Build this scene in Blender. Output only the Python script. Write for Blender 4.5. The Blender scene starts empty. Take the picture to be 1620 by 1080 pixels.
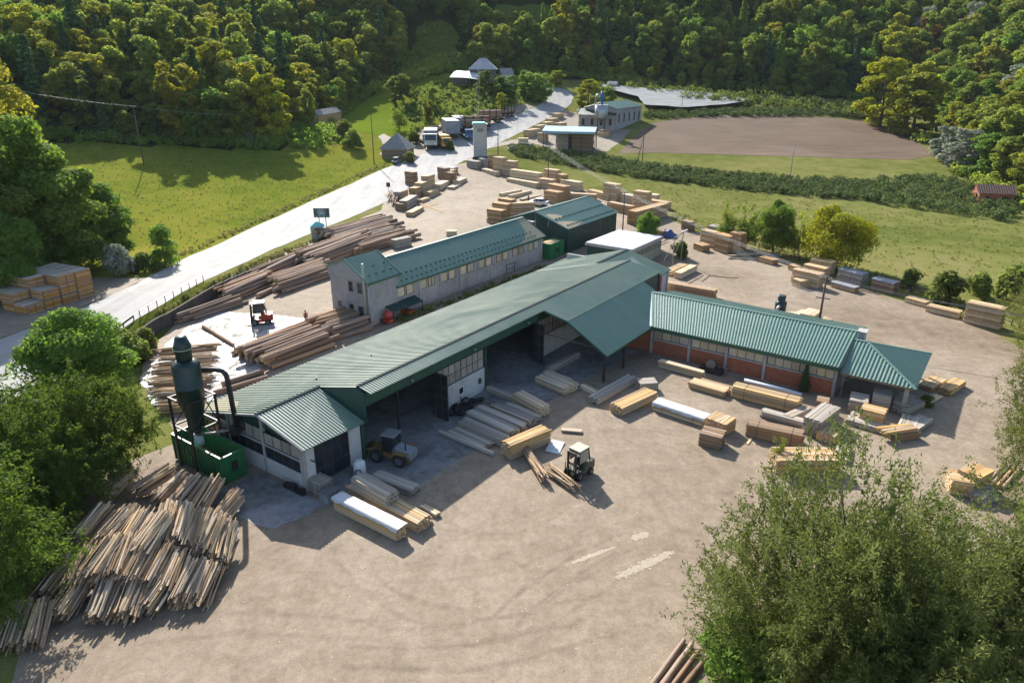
import bpy, math, random
import numpy as np
from math import radians, sin, cos, pi, sqrt
from mathutils import Vector, Matrix

SC = bpy.context.scene
COL = SC.collection
# ------------------------------------------------------------------ camera
FPX, PITCH, CAMH = 1125.0, radians(21.5), 38.0
cam = bpy.data.cameras.new('camera'); camo = bpy.data.objects.new('camera', cam); COL.objects.link(camo)
camo.location = (0, 0, CAMH); camo.rotation_euler = (pi/2 - PITCH, 0, 0)
cam.sensor_width = 36; cam.lens = FPX/1620*36; cam.clip_start = .5; cam.clip_end = 4000
SC.camera = camo
# ------------------------------------------------------------------ light
SUN_AZ, SUN_EL = -21.0, 31.0          # degrees from +Y (clockwise positive), elevation
w = bpy.data.worlds.new('World'); SC.world = w; w.use_nodes = True
wn = w.node_tree.nodes; wl = w.node_tree.links
sky = wn.new('ShaderNodeTexSky'); sky.sky_type = 'NISHITA'; sky.sun_disc = False
sky.sun_elevation = radians(SUN_EL); sky.sun_rotation = radians(SUN_AZ)
sky.air_density = 1.0; sky.dust_density = 1.2; sky.ozone_density = 1.2
wl.new(sky.outputs[0], wn['Background'].inputs[0]); wn['Background'].inputs[1].default_value = 0.115
sl = bpy.data.lights.new('sun', 'SUN'); sl.energy = 5.0; sl.angle = radians(.5); sl.color = (1, .95, .87)
so = bpy.data.objects.new('sun', sl); COL.objects.link(so); so.location = (-150, 400, 260)
sd = Vector((sin(radians(SUN_AZ))*cos(radians(SUN_EL)), cos(radians(SUN_AZ))*cos(radians(SUN_EL)), sin(radians(SUN_EL))))
so.rotation_euler = sd.to_track_quat('Z', 'Y').to_euler()
SC.view_settings.view_transform = 'Standard'; SC.view_settings.look = 'None'
SC.view_settings.exposure = 1.12; SC.view_settings.gamma = 1.0
try:
    SC.cycles.max_bounces = 6; SC.cycles.diffuse_bounces = 3; SC.cycles.glossy_bounces = 3
    SC.cycles.transmission_bounces = 4; SC.cycles.transparent_max_bounces = 6; SC.cycles.caustics_reflective = False
except Exception: pass

# ------------------------------------------------------------------ terrain function
def sstep(t): t = np.clip(t, 0, 1); return t*t*(3-2*t)
VALLEY = np.array([(-420,-200),(-420,200),(-300,240),(-190,238),(-150,246),(-112,256),(-84,262),(-84,300),(-78,345),(-70,400),(-40,428),(0,432),(40,425),(80,408),(120,398),(160,385),(190,372),(196,345),(178,300),(160,262),(148,232),(142,205),(150,170),(190,120),(260,60),(300,-200)], float)
def polydist(px, py, poly):
    d = np.full(px.shape, 1e9); ins = np.zeros(px.shape, bool)
    n = len(poly)
    for i in range(n):
        a = poly[i]; b = poly[(i+1) % n]; e = b-a
        t = np.clip(((px-a[0])*e[0]+(py-a[1])*e[1])/(e@e), 0, 1)
        d = np.minimum(d, np.hypot(px-a[0]-t*e[0], py-a[1]-t*e[1]))
        c = ((a[1] > py) != (b[1] > py)) & (px < (b[0]-a[0])*(py-a[1])/(b[1]-a[1]+1e-12)+a[0])
        ins ^= c
    return np.where(ins, -d, d)
EY = np.array([-50, 71, 78, 89, 100, 103, 118, 142, 160, 200, 250, 280], float)
EX = np.array([-57, -57.2, -57.1, -56.4, -56.4, -55.6, -54, -49.5, -45.5, -42, -36, -30], float)
RY = np.array([-50, 87, 93, 105, 118, 138, 165, 203, 240, 262, 300, 340, 380, 420], float)   # left edge of the road
RX = np.array([-73, -72, -71.5, -68, -65.5, -64.5, -61, -55.5, -47, -40, -29, -16, 2, 12], float)
def terr_fn(x, y):
    z = .00035*np.maximum(0, y-140)**2
    ex = np.interp(y, EY, EX); rx = np.interp(y, RY, RX)
    h = 2.1*(1-sstep((y-112)/44))
    z = z + h*sstep((ex+2.6-x)/1.8)
    off = 4+26*(1-sstep((y-128)/40))
    m = np.maximum(0, rx-x-off)
    fade = 1-sstep((y-285)/50)
    z = z + .10*fade*np.where(m < 12, m*m/24, m-6)
    s = polydist(x, y, VALLEY)
    s = np.maximum(0, s)
    hs = np.where(s < 30, s*s/60, s-15)
    hs = np.where(hs > 150, 150+(hs-150)*.4, hs)
    z = z + .31*hs*(1+.18*np.sin(x*.021+y*.013)*np.cos(y*.017-x*.008))
    # a foothill knoll carrying the farmhouse left of the road
    z = z + 4.0*np.exp(-(((x+28)/45)**2+((y-400)/45)**2))
    z = z + .06*np.sin(x*.31+1.3)*np.sin(y*.23)*sstep((y-185)/30)
    return z
def axis(lo, hi, f0, f1, fine, coarse):
    v = list(np.arange(lo, f0, coarse))+list(np.arange(f0, f1, fine))+list(np.arange(f1, hi+coarse, coarse))
    return np.array(v)
GX = axis(-440, 440, -110, -28, 1.25, 6.0); GY = axis(-60, 760, 58, 170, 2.0, 6.0)
XX, YY = np.meshgrid(GX, GY); GZ = terr_fn(XX, YY)
def terr(x, y):
    i = min(max(int(np.searchsorted(GX, x))-1, 0), len(GX)-2); j = min(max(int(np.searchsorted(GY, y))-1, 0), len(GY)-2)
    u = (x-GX[i])/(GX[i+1]-GX[i]); v = (y-GY[j])/(GY[j+1]-GY[j])
    a, b, c, d = GZ[j, i], GZ[j, i+1], GZ[j+1, i], GZ[j+1, i+1]
    return float(a*(1-u)*(1-v)+b*u*(1-v)+c*(1-u)*v+d*u*v)
CP, SP = cos(PITCH), sin(PITCH)
def ray(px, py):
    x = px-810; yv = -(py-540)
    return Vector((x, yv*SP+FPX*CP, yv*CP-FPX*SP))
def T(px, py):
    """place where a line of sight of the survey photo meets the terrain"""
    d = ray(px, py); d = d/d.y; t = 20.0
    while t < 740:
        z = CAMH+d.z*t
        if z <= terr(d.x*t, t): break
        t += 1.0
    lo, hi = t-1, t
    for _ in range(18):
        m = (lo+hi)/2
        if CAMH+d.z*m <= terr(d.x*m, m): hi = m
        else: lo = m
    return Vector((d.x*hi, hi, terr(d.x*hi, hi)))
def Gz(px, py, z):
    d = ray(px, py); t = (z-CAMH)/d.z
    return Vector((d.x*t, d.y*t, z))
def PJ(p):
    x, y, z = p[0], p[1], p[2]-CAMH
    zc = y*CP-z*SP; return (810+FPX*x/zc, 540-FPX*(y*SP+z*CP)/zc)
def HT(p, ytop):
    """height above p of something whose top is seen at row ytop"""
    lo, hi = 0., 60.
    for _ in range(40):
        m = (lo+hi)/2
        if PJ((p[0], p[1], p[2]+m))[1] > ytop: lo = m
        else: hi = m
    return lo
YAW = radians(35.7)                     # the sawmill's long axis
UA = Vector((sin(YAW), cos(YAW), 0)); VB = Vector((cos(YAW), -sin(YAW), 0))
def AB(a, b, z=0): p = UA*a+VB*b; return Vector((p.x, p.y, z))

# ------------------------------------------------------------------ materials
MATS = {}
def nn(nt, typ, **kw):
    n = nt.nodes.new('ShaderNode'+typ)
    for k, v in kw.items():
        if k.startswith('i_'):
            key = k[2:]; key = int(key) if key.isdigit() else key.replace('_', ' ')
            n.inputs[key].default_value = v
        else: setattr(n, k, v)
    return n
def newmat(name):
    m = bpy.data.materials.new(name); m.use_nodes = True; MATS[name] = m
    nt = m.node_tree; p = nt.nodes['Principled BSDF']
    return m, nt, p
def ramp(nt, fac, stops):
    r = nn(nt, 'ValToRGB'); e = r.color_ramp.elements
    while len(e) < len(stops): e.new(.5)
    for k, (pos, c) in enumerate(stops):
        e[k].position = pos; e[k].color = (*c, 1) if len(c) == 3 else c
    nt.links.new(fac, r.inputs[0]); return r.outputs[0]
def mixc(nt, fac, a, b, typ='MIX'):
    m = nn(nt, 'Mix', data_type='RGBA', blend_type=typ)
    for sock, v in ((m.inputs[0], fac), (m.inputs[6], a), (m.inputs[7], b)):
        if hasattr(v, 'links') or hasattr(v, 'is_linked'): nt.links.new(v, sock)
        elif isinstance(v, (int, float)): sock.default_value = v
        else: sock.default_value = (*v, 1) if len(v) == 3 else v
    return m.outputs[2]
def math_(nt, op, a, b=None, c=None, clamp=False):
    m = nn(nt, 'Math', operation=op, use_clamp=clamp)
    for i, v in enumerate((a, b, c)):
        if v is None: continue
        if hasattr(v, 'is_linked'): nt.links.new(v, m.inputs[i])
        else: m.inputs[i].default_value = v
    return m.outputs[0]
def noise(nt, scale, detail=4, rough=.55, vec=None, dist=0.0, dim='3D'):
    n = nn(nt, 'TexNoise'); n.inputs['Scale'].default_value = scale; n.inputs['Detail'].default_value = detail
    n.inputs['Roughness'].default_value = rough; n.inputs['Distortion'].default_value = dist
    if vec is not None: nt.links.new(vec, n.inputs['Vector'])
    return n.outputs['Fac']
def wpos(nt): return nn(nt, 'NewGeometry').outputs['Position']
def opos(nt): return nn(nt, 'TexCoord').outputs['Object']
def mapv(nt, vec, sc=(1,1,1), rot=(0,0,0), loc=(0,0,0)):
    m = nn(nt, 'Mapping'); nt.links.new(vec, m.inputs[0]); m.inputs['Scale'].default_value = sc
    m.inputs['Rotation'].default_value = rot; m.inputs['Location'].default_value = loc; return m.outputs[0]
def bump(nt, p, h, strength=.3, dist=.05):
    b = nn(nt, 'Bump'); b.inputs['Strength'].default_value = strength; b.inputs['Distance'].default_value = dist
    nt.links.new(h, b.inputs['Height']); nt.links.new(b.outputs[0], p.inputs['Normal'])
def simple(name, c1, c2=None, scale=2.0, rough=.7, metallic=0.0, bumps=0.0, spec=.5, stretch=(1,1,1), obj=True, rnd=0.0, island=0.0, bscale=None):
    """base colour mixed between two tones by noise, with optional value change per object or per piece"""
    m, nt, p = newmat(name)
    v = opos(nt) if obj else wpos(nt); v = mapv(nt, v, stretch)
    f = noise(nt, scale, 5, .6, v)
    c = ramp(nt, f, [(.3, c1), (.7, c2 or tuple(x*.75 for x in c1))])
    if rnd or island:
        src = nn(nt, 'ObjectInfo').outputs['Random'] if rnd else nn(nt, 'NewGeometry').outputs['Random Per Island']
        amt = rnd or island
        val = math_(nt, 'MULTIPLY_ADD', src, 2*amt, 1-amt)
        hs = nn(nt, 'HueSaturation'); nt.links.new(c, hs.inputs['Color']); nt.links.new(val, hs.inputs['Value'])
        sat = math_(nt, 'MULTIPLY_ADD', math_(nt, 'FRACT', math_(nt, 'MULTIPLY', src, 7.31)), .5, .72)
        nt.links.new(sat, hs.inputs['Saturation']); c = hs.outputs[0]
    nt.links.new(c, p.inputs['Base Color'])
    p.inputs['Roughness'].default_value = rough; p.inputs['Metallic'].default_value = metallic
    p.inputs['Specular IOR Level'].default_value = spec
    if bumps: bump(nt, p, noise(nt, bscale or scale*3, 5, .6, v), bumps)
    return m

def M(n): return MATS[n]

# ------------------------------------------------------------------ mesh helpers
def link(o, parent=None):
    COL.objects.link(o)
    if parent is not None: o.parent = parent
    return o
def tag(o, label=None, cat=None, group=None, kind=None):
    if label: o['label'] = label
    if cat: o['category'] = cat
    if group: o['group'] = group
    if kind: o['kind'] = kind
    return o
def empty(name, loc, rz=0.0, label=None, cat=None, group=None):
    o = bpy.data.objects.new(name, None); o.empty_display_size = .2; link(o)
    o.location = loc; o.rotation_euler = (0, 0, rz); tag(o, label, cat, group); return o
class MB:
    def __init__(s): s.v = []; s.f = []; s.m = []; s.sm = []
    def add(s, vs, fs, mi=0, smooth=False):
        n = len(s.v); s.v += [tuple(p) for p in vs]
        for f in fs: s.f.append([i+n for i in f]); s.m.append(mi); s.sm.append(smooth)
        return s
    def box(s, x0, x1, y0, y1, z0, z1, mi=0):
        return s.add([(x0,y0,z0),(x1,y0,z0),(x1,y1,z0),(x0,y1,z0),(x0,y0,z1),(x1,y0,z1),(x1,y1,z1),(x0,y1,z1)],
            [(0,3,2,1),(4,5,6,7),(0,1,5,4),(1,2,6,5),(2,3,7,6),(3,0,4,7)], mi)
    def bar(s, p0, p1, w, h, mi=0, up=(0,0,1)):
        p0 = Vector(p0); p1 = Vector(p1); d = (p1-p0).normalized(); u = Vector(up)
        sx = d.cross(u)
        if sx.length < 1e-4: sx = d.cross(Vector((1,0,0)))
        sx.normalize(); sz = sx.cross(d).normalized()
        vs = [p+sx*a*w/2+sz*b*h/2 for p in (p0, p1) for a, b in ((-1,-1),(1,-1),(1,1),(-1,1))]
        return s.add(vs, [(0,1,2,3),(7,6,5,4),(0,4,5,1),(1,5,6,2),(2,6,7,3),(3,7,4,0)], mi)
    def tube(s, pts, rs, n=8, mi=0, cap=True, smooth=True, capmi=None):
        pts = [Vector(p) for p in pts]
        if not hasattr(rs, '__len__'): rs = [rs]*len(pts)
        vs = []; fs = []; prev = None
        for i, p in enumerate(pts):
            d = (pts[min(i+1, len(pts)-1)]-pts[max(i-1, 0)]).normalized()
            if prev is None: u = d.orthogonal().normalized()
            else: u = (prev-d*prev.dot(d)).normalized()
            prev = u; w_ = d.cross(u)
            for k in range(n):
                a = 2*pi*k/n; vs.append(p+(u*cos(a)+w_*sin(a))*rs[i])
        for i in range(len(pts)-1):
            for k in range(n):
                k2 = (k+1) % n; fs.append((i*n+k, i*n+k2, (i+1)*n+k2, (i+1)*n+k))
        s.add(vs, fs, mi, smooth)
        if cap:
            base = len(s.v)-len(vs); L = len(pts)-1
            s.f.append([base+k for k in range(n)][::-1]); s.m.append(mi if capmi is None else capmi); s.sm.append(False)
            s.f.append([base+L*n+k for k in range(n)]); s.m.append(mi if capmi is None else capmi); s.sm.append(False)
        return s
    def lathe(s, c, prof, n=20, mi=0):
        """prof: list of (radius, z)"""
        return s.tube([(c[0], c[1], c[2]+z) for r, z in prof], [max(r, .002) for r, z in prof], n, mi) if all(abs(prof[i+1][1]-prof[i][1]) > 1e-5 for i in range(len(prof)-1)) else s
    def quad(s, a, b, c, d, mi=0): return s.add([a, b, c, d], [(0,1,2,3)], mi)
    def slab(s, poly, thick, mi=0):
        """thickened polygon (list of 3-d points), extruded against its normal"""
        ps = [Vector(p) for p in poly]; n = (ps[1]-ps[0]).cross(ps[2]-ps[0]).normalized(); k = len(ps)
        vs = ps+[p-n*thick for p in ps]
        fs = [tuple(range(k)), tuple(range(2*k-1, k-1, -1))]+[(i, k+i, k+(i+1) % k, (i+1) % k) for i in range(k)]
        return s.add(vs, fs, mi)
    def corr(s, e0, e1, r1, r0, pitch=.34, h=.045, mi=0, thick=.0):
        """ribbed sheet: eave e0-e1, ridge r0-r1, ribs run eave to ridge"""
        e0, e1, r0, r1 = map(Vector, (e0, e1, r0, r1))
        n = (e1-e0).cross(r0-e0).normalized()
        if n.z < 0: n = -n
        L = max((e1-e0).length, (r1-r0).length); k = max(1, round(L/pitch))
        ts = []
        for i in range(k):
            for f, hh in ((0, 0), (.42, 0), (.56, 1), (.84, 1), (.98, 0)): ts.append(((i+f)/k, hh))
        ts.append((1, 0))
        vs = []
        for t, hh in ts:
            o = n*h*hh; vs += [e0.lerp(e1, t)+o, r0.lerp(r1, t)+o]
        fs = [(2*i, 2*i+2, 2*i+3, 2*i+1) for i in range(len(ts)-1)]
        return s.add(vs, fs, mi)
    def corrpoly(s, e0, e1, tops, pitch=.4, h=.085):
        """ribbed sheet with parallel ribs under a broken upper edge: tops = [(t, point)] along the eave"""
        e0, e1 = Vector(e0), Vector(e1); tops = [(t, Vector(p)) for t, p in tops]
        def up(t):
            for (t0, p0), (t1, p1) in zip(tops[:-1], tops[1:]):
                if t <= t1+1e-9: return p0.lerp(p1, (t-t0)/max(1e-9, t1-t0))
            return tops[-1][1]
        n = (e1-e0).cross(up(.5)-e0).normalized(); n = -n if n.z < 0 else n
        k = max(1, round((e1-e0).length/pitch)); ts = sorted({round((i+f)/k, 6) for i in range(k) for f in (0, .42, .56, .84, .98)}|{1.0}|{t for t, _ in tops})
        prof = lambda t: min(1, max(0, min(((t*k) % 1-.42)/.14, (.98-(t*k) % 1)/.14)))
        vs = []
        for t in ts: o = n*h*prof(t); vs += [e0.lerp(e1, t)+o, up(t)+o]
        return s.add(vs, [(2*i, 2*i+2, 2*i+3, 2*i+1) for i in range(len(ts)-1)])
    def build(s, name, mats, parent=None, loc=None, rot=None):
        me = bpy.data.meshes.new(name); me.from_pydata(s.v, [], s.f)
        if not isinstance(mats, (list, tuple)): mats = [mats]
        for m in mats: me.materials.append(M(m) if isinstance(m, str) else m)
        if len(mats) > 1: me.polygons.foreach_set('material_index', s.m)
        if any(s.sm): me.polygons.foreach_set('use_smooth', s.sm)
        me.update()
        o = bpy.data.objects.new(name, me); link(o, parent)
        if loc is not None: o.location = loc
        if rot is not None: o.rotation_euler = rot
        return o
def inst(me, name, parent=None, loc=(0,0,0), rot=(0,0,0), sc=(1,1,1)):
    o = bpy.data.objects.new(name, me); link(o, parent); o.location = loc; o.rotation_euler = rot; o.scale = sc; return o
def copytree(o, parent=None):
    c = o.copy(); COL.objects.link(c); c.parent = parent
    for ch in list(o.children): copytree(ch, c)
    return c
def meshnp(name, verts, quads, mats, midx=None, smooth=False):
    me = bpy.data.meshes.new(name); n = len(verts); q = len(quads); k = quads.shape[1]
    me.vertices.add(n); me.vertices.foreach_set('co', verts.astype(np.float32).ravel())
    me.loops.add(q*k); me.loops.foreach_set('vertex_index', quads.astype(np.int32).ravel())
    me.polygons.add(q); me.polygons.foreach_set('loop_start', np.arange(0, q*k, k, dtype=np.int32))
    me.polygons.foreach_set('loop_total', np.full(q, k, np.int32))
    for m in mats: me.materials.append(M(m) if isinstance(m, str) else m)
    if midx is not None: me.polygons.foreach_set('material_index', midx.astype(np.int32))
    if smooth: me.polygons.foreach_set('use_smooth', np.ones(q, bool))
    me.update(calc_edges=True); me.validate(); return me
RNG = random.Random(7)
NR = np.random.default_rng(11)
# ------------------------------------------------------------------ material library
def grass_mat(name, stops, tuft=.5):
    m, nt, p = newmat(name); v = wpos(nt)
    big = noise(nt, .022, 4, .6, v, .6); mid = noise(nt, .22, 4, .65, v, .3); fine = noise(nt, 2.6, 3, .7, v)
    f = math_(nt, 'ADD', math_(nt, 'MULTIPLY', big, .55), math_(nt, 'MULTIPLY', mid, .45))
    c = ramp(nt, f, stops)
    c = mixc(nt, math_(nt, 'MULTIPLY', math_(nt, 'GREATER_THAN', fine, .58), tuft), c, (.030, .048, .010))
    c = mixc(nt, .5, c, ramp(nt, fine, [(.3, (.3,.3,.3)), (.7, (.75,.75,.72))]), 'OVERLAY')
    nt.links.new(c, p.inputs['Base Color']); p.inputs['Roughness'].default_value = .95
    p.inputs['Specular IOR Level'].default_value = .0
    bump(nt, p, fine, .8, .25)
    return m
grass_mat('meadow', [(.36, (.086,.122,.016)), (.5, (.150,.172,.024)), (.64, (.215,.198,.034))], .35)
grass_mat('pasture', [(.36, (.092,.114,.026)), (.5, (.155,.160,.048)), (.64, (.215,.190,.080))], .4)
grass_mat('verge', [(.3, (.055,.085,.014)), (.55, (.10,.12,.022)), (.75, (.19,.16,.07))], .45)
grass_mat('lush', [(.3, (.085,.140,.015)), (.6, (.140,.185,.020)), (.8, (.18,.19,.03))], .2)
grass_mat('forest_floor', [(.3, (.020,.028,.008)), (.6, (.035,.042,.012)), (.8, (.06,.055,.02))], .3)

TRACKS = [((806,972),(880,915),(975,865),.55,.8), ((850,985),(930,930),(1040,872),.5,.6), ((545,1035),(760,1035),(900,1005),.6,.7), ((545,1000),(740,1003),(880,972),.5,.55), ((540,850),(600,930),(720,985),.6,.55), ((690,790),(760,830),(880,800),.5,.45), ((1000,750),(1060,800),(1090,880),.5,.5), ((250,1000),(420,985),(600,1000),.6,.6), ((1130,445),(1250,462),(1400,512),.6,.4), ((1150,428),(1300,462),(1450,525),.6,.35), ((1400,560),(1480,600),(1520,680),.5,.4), ((620,900),(760,900),(900,850),.5,.45), ((930,640),(1000,690),(1110,730),.5,.4)]
def gravel_mat(name, stops, tracks=True, rough=.85, spec=.3):
    m, nt, p = newmat(name); v = wpos(nt)
    big = noise(nt, .035, 5, .6, v, .8); mid = noise(nt, .5, 5, .65, v, .4); fine = noise(nt, 9, 4, .7, v)
    f = math_(nt, 'ADD', math_(nt, 'MULTIPLY', big, .6), math_(nt, 'MULTIPLY', mid, .4))
    c = ramp(nt, f, stops)
    if tracks:
        sep = nn(nt, 'SeparateXYZ'); nt.links.new(v, sep.inputs[0]); wob = math_(nt, 'MULTIPLY', math_(nt, 'SUBTRACT', noise(nt, .16, 2, .5, v), .5), 2.2)
        brk = noise(nt, .55, 4, .65, v, .5); total = None
        for p1, p2, p3, wd, amt in TRACKS:
            (x1, y1), (x2, y2), (x3, y3) = [T(*q)[:2] for q in (p1, p2, p3)]
            D = 2*(x1*(y2-y3)+x2*(y3-y1)+x3*(y1-y2)); A1, A2, A3 = x1*x1+y1*y1, x2*x2+y2*y2, x3*x3+y3*y3
            cx = (A1*(y2-y3)+A2*(y3-y1)+A3*(y1-y2))/D; cy = (A1*(x3-x2)+A2*(x1-x3)+A3*(x2-x1))/D; r0 = math.hypot(x1-cx, y1-cy)
            mx, my = (x2-cx)/r0, (y2-cy)/r0; half = max(math.acos(max(-1, min(1, ((x1-cx)*mx+(y1-cy)*my)/r0))), math.acos(max(-1, min(1, ((x3-cx)*mx+(y3-cy)*my)/r0))))
            dx = math_(nt, 'SUBTRACT', sep.outputs[0], cx); dy = math_(nt, 'SUBTRACT', sep.outputs[1], cy)
            r = math_(nt, 'SQRT', math_(nt, 'ADD', math_(nt, 'MULTIPLY', dx, dx), math_(nt, 'MULTIPLY', dy, dy)))
            ca = math_(nt, 'DIVIDE', math_(nt, 'ADD', math_(nt, 'MULTIPLY', dx, mx), math_(nt, 'MULTIPLY', dy, my)), r)
            am = math_(nt, 'MULTIPLY', math_(nt, 'SUBTRACT', ca, cos(half*1.25)), 1/(cos(half*.75)-cos(half*1.25)), clamp=True)
            e = math_(nt, 'SUBTRACT', math_(nt, 'ADD', r, wob), r0)
            # two wheel lanes
            l1 = math_(nt, 'SUBTRACT', 1.0, math_(nt, 'DIVIDE', math_(nt, 'ABSOLUTE', math_(nt, 'SUBTRACT', math_(nt, 'ABSOLUTE', e), .95)), wd*.75), clamp=True)
            t = math_(nt, 'MULTIPLY', math_(nt, 'MULTIPLY', l1, am), amt)
            total = t if total is None else math_(nt, 'MAXIMUM', total, t)
        msk = math_(nt, 'MULTIPLY', total, math_(nt, 'MULTIPLY_ADD', brk, 2.2, -.60, clamp=True))
        c = mixc(nt, msk, c, (.115,.082,.054))
    blot = noise(nt, .11, 6, .72, v, 1.0)
    c = mixc(nt, math_(nt, 'MULTIPLY', math_(nt, 'MULTIPLY_ADD', blot, 5.0, -2.75, clamp=True), .55), c, (.125,.090,.060))
    c = mixc(nt, .5, c, ramp(nt, fine, [(.28, (.32,.32,.32)), (.72, (.70,.70,.70))]), 'OVERLAY')
    gr = noise(nt, 1.6, 6, .75, v, .4); sk = noise(nt, .9, 5, .7, mapv(nt, v, (2.2,.35,1), (0,0,radians(-35))))
    c = mixc(nt, .45, c, ramp(nt, math_(nt, 'ADD', math_(nt, 'MULTIPLY', gr, .75), math_(nt, 'MULTIPLY', sk, .25)), [(.36, (.30,.29,.28)), (.5, (.5,.5,.5)), (.64, (.70,.70,.69))]), 'OVERLAY')
    peb = nn(nt, 'TexVoronoi'); peb.inputs['Scale'].default_value = 1.3; nt.links.new(v, peb.inputs['Vector'])
    chip = math_(nt, 'LESS_THAN', peb.outputs['Distance'], .05)
    sc_ = nn(nt, 'SeparateColor'); nt.links.new(peb.outputs['Color'], sc_.inputs[0])
    c = mixc(nt, math_(nt, 'MULTIPLY', chip, math_(nt, 'GREATER_THAN', sc_.outputs[0], .62)), c, (.62,.56,.46))
    nt.links.new(c, p.inputs['Base Color']); p.inputs['Roughness'].default_value = rough
    p.inputs['Specular IOR Level'].default_value = spec
    bump(nt, p, math_(nt, 'ADD', fine, math_(nt, 'MULTIPLY', mid, 2.0)), .5, .06)
    return m
gravel_mat('yard', [(.30, (.120,.085,.055)), (.43, (.198,.150,.102)), (.56, (.258,.205,.147)), (.72, (.325,.270,.205))])
gravel_mat('gravel', [(.3, (.17,.135,.095)), (.55, (.235,.195,.145)), (.75, (.30,.255,.20))], False)
def road_mat():
    m, nt, p = newmat('asphalt'); v = wpos(nt)
    mid = noise(nt, .25, 5, .6, v, .3); fine = noise(nt, 7, 4, .7, v)
    st = noise(nt, .35, 4, .6, mapv(nt, v, (1.6,.05,1), (0,0,radians(-14))))
    c = ramp(nt, math_(nt, 'ADD', math_(nt, 'MULTIPLY', mid, .4), math_(nt, 'MULTIPLY', st, .6)), [(.34, (.21,.205,.195)), (.52, (.285,.28,.268)), (.7, (.345,.335,.32))])
    c = mixc(nt, .4, c, ramp(nt, fine, [(.3, (.35,.35,.35)), (.7, (.66,.66,.66))]), 'OVERLAY')
    nt.links.new(c, p.inputs['Base Color']); p.inputs['Roughness'].default_value = .75; p.inputs['Specular IOR Level'].default_value = .12
    bump(nt, p, fine, .25, .02); return m
road_mat()
def conc_mat(name, c1, c2, c3, rough=.75, spec=.4):
    m, nt, p = newmat(name); v = wpos(nt)
    big = noise(nt, .12, 5, .65, v, .8); mid = noise(nt, 1.1, 5, .7, v, .3)
    c = ramp(nt, math_(nt, 'ADD', math_(nt, 'MULTIPLY', big, .6), math_(nt, 'MULTIPLY', mid, .4)), [(.35, c1), (.5, c2), (.66, c3)])
    nt.links.new(c, p.inputs['Base Color']); p.inputs['Roughness'].default_value = rough; p.inputs['Specular IOR Level'].default_value = spec
    bump(nt, p, noise(nt, 6, 4, .7, v), .2, .03); return m
conc_mat('apron', (.075,.068,.06), (.20,.195,.19), (.31,.30,.295))
# wet, polished slab in the log yard
def wet():
    m, nt, p = newmat('wet_slab'); v = wpos(nt)
    big = noise(nt, .30, 7, .7, v, 1.5)
    c = ramp(nt, big, [(.40, (.17,.145,.12)), (.52, (.30,.29,.285)), (.66, (.36,.35,.345))])
    nt.links.new(c, p.inputs['Base Color']); p.inputs['Specular IOR Level'].default_value = .45
    r = ramp(nt, big, [(.40, (.85,.85,.85)), (.50, (.58,.58,.58)), (.60, (.40,.40,.40))])
    nt.links.new(r, p.inputs['Roughness']); bump(nt, p, noise(nt, 1.4, 5, .7, v), .16, .06)
wet()
def field():
    m, nt, p = newmat('ploughed'); v = wpos(nt)
    big = noise(nt, .03, 4, .6, v, .5); rows = noise(nt, .9, 4, .7, mapv(nt, v, (.06,1.3,1), (0,0,radians(8)))); fine = noise(nt, 3, 3, .7, v)
    c = ramp(nt, math_(nt, 'ADD', math_(nt, 'MULTIPLY', big, .4), math_(nt, 'MULTIPLY', rows, .6)), [(.33, (.098,.068,.046)), (.5, (.140,.100,.070)), (.67, (.19,.142,.102))])
    c = mixc(nt, .4, c, ramp(nt, fine, [(.3, (.33,.33,.33)), (.7, (.68,.68,.68))]), 'OVERLAY')
    nt.links.new(c, p.inputs['Base Color']); p.inputs['Roughness'].default_value = .95; p.inputs['Specular IOR Level'].default_value = .1
    bump(nt, p, rows, .8, .3)
field()
# ribbed painted roof steel with dust and sawdust
def roofmat(name, c, dust, rough=.36, damt=.5):
    m, nt, p = newmat(name); v = wpos(nt)
    big = noise(nt, .10, 5, .65, v, .6); st = noise(nt, .6, 4, .6, mapv(nt, v, (1,1,.3))); fine = noise(nt, 5, 3, .6, v)
    sheetv = noise(nt, 1.05, 1, .3, mapv(nt, opos(nt), (.04,1,.04))); run = noise(nt, 3.2, 3, .6, mapv(nt, opos(nt), (.10,1,.10)))
    base = mixc(nt, math_(nt, 'MULTIPLY', math_(nt, 'ADD', sheetv, run), .38), tuple(x*.78 for x in c), tuple(x*1.35 for x in c))
    f = math_(nt, 'MULTIPLY', math_(nt, 'SUBTRACT', math_(nt, 'ADD', math_(nt, 'MULTIPLY', big, .6), math_(nt, 'MULTIPLY', st, .4)), .36), damt*3.2, clamp=True)
    cc = mixc(nt, math_(nt, 'MULTIPLY', f, .55), base, dust)
    cc = mixc(nt, .25, cc, ramp(nt, fine, [(.3, (.38,.38,.38)), (.7, (.62,.62,.62))]), 'OVERLAY')
    nt.links.new(cc, p.inputs['Base Color'])
    nt.links.new(ramp(nt, big, [(.3, (rough-.06,)*3), (.7, (rough+.14,)*3)]), p.inputs['Roughness'])
    p.inputs['Specular IOR Level'].default_value = .5
    return m
roofmat('roof_green', (.115,.185,.145), (.27,.29,.22), .42, .7)
roofmat('roof_main', (.105,.175,.128), (.33,.33,.23), .36, .65)  # paler dust tone on this slope also puts sun glare into the colour
roofmat('roof_teal', (.100,.190,.152), (.22,.27,.225), .42, .6)
roofmat('fascia_green', (.020,.078,.046), (.05,.08,.05), .5, .3)
roofmat('clad_green', (.012,.048,.038), (.03,.07,.055), .45, .3)
roofmat('roof_pale', (.42,.42,.43), (.34,.33,.31), .6, .5)
roofmat('roof_blue', (.22,.38,.46), (.35,.40,.42), .5, .4)
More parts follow.
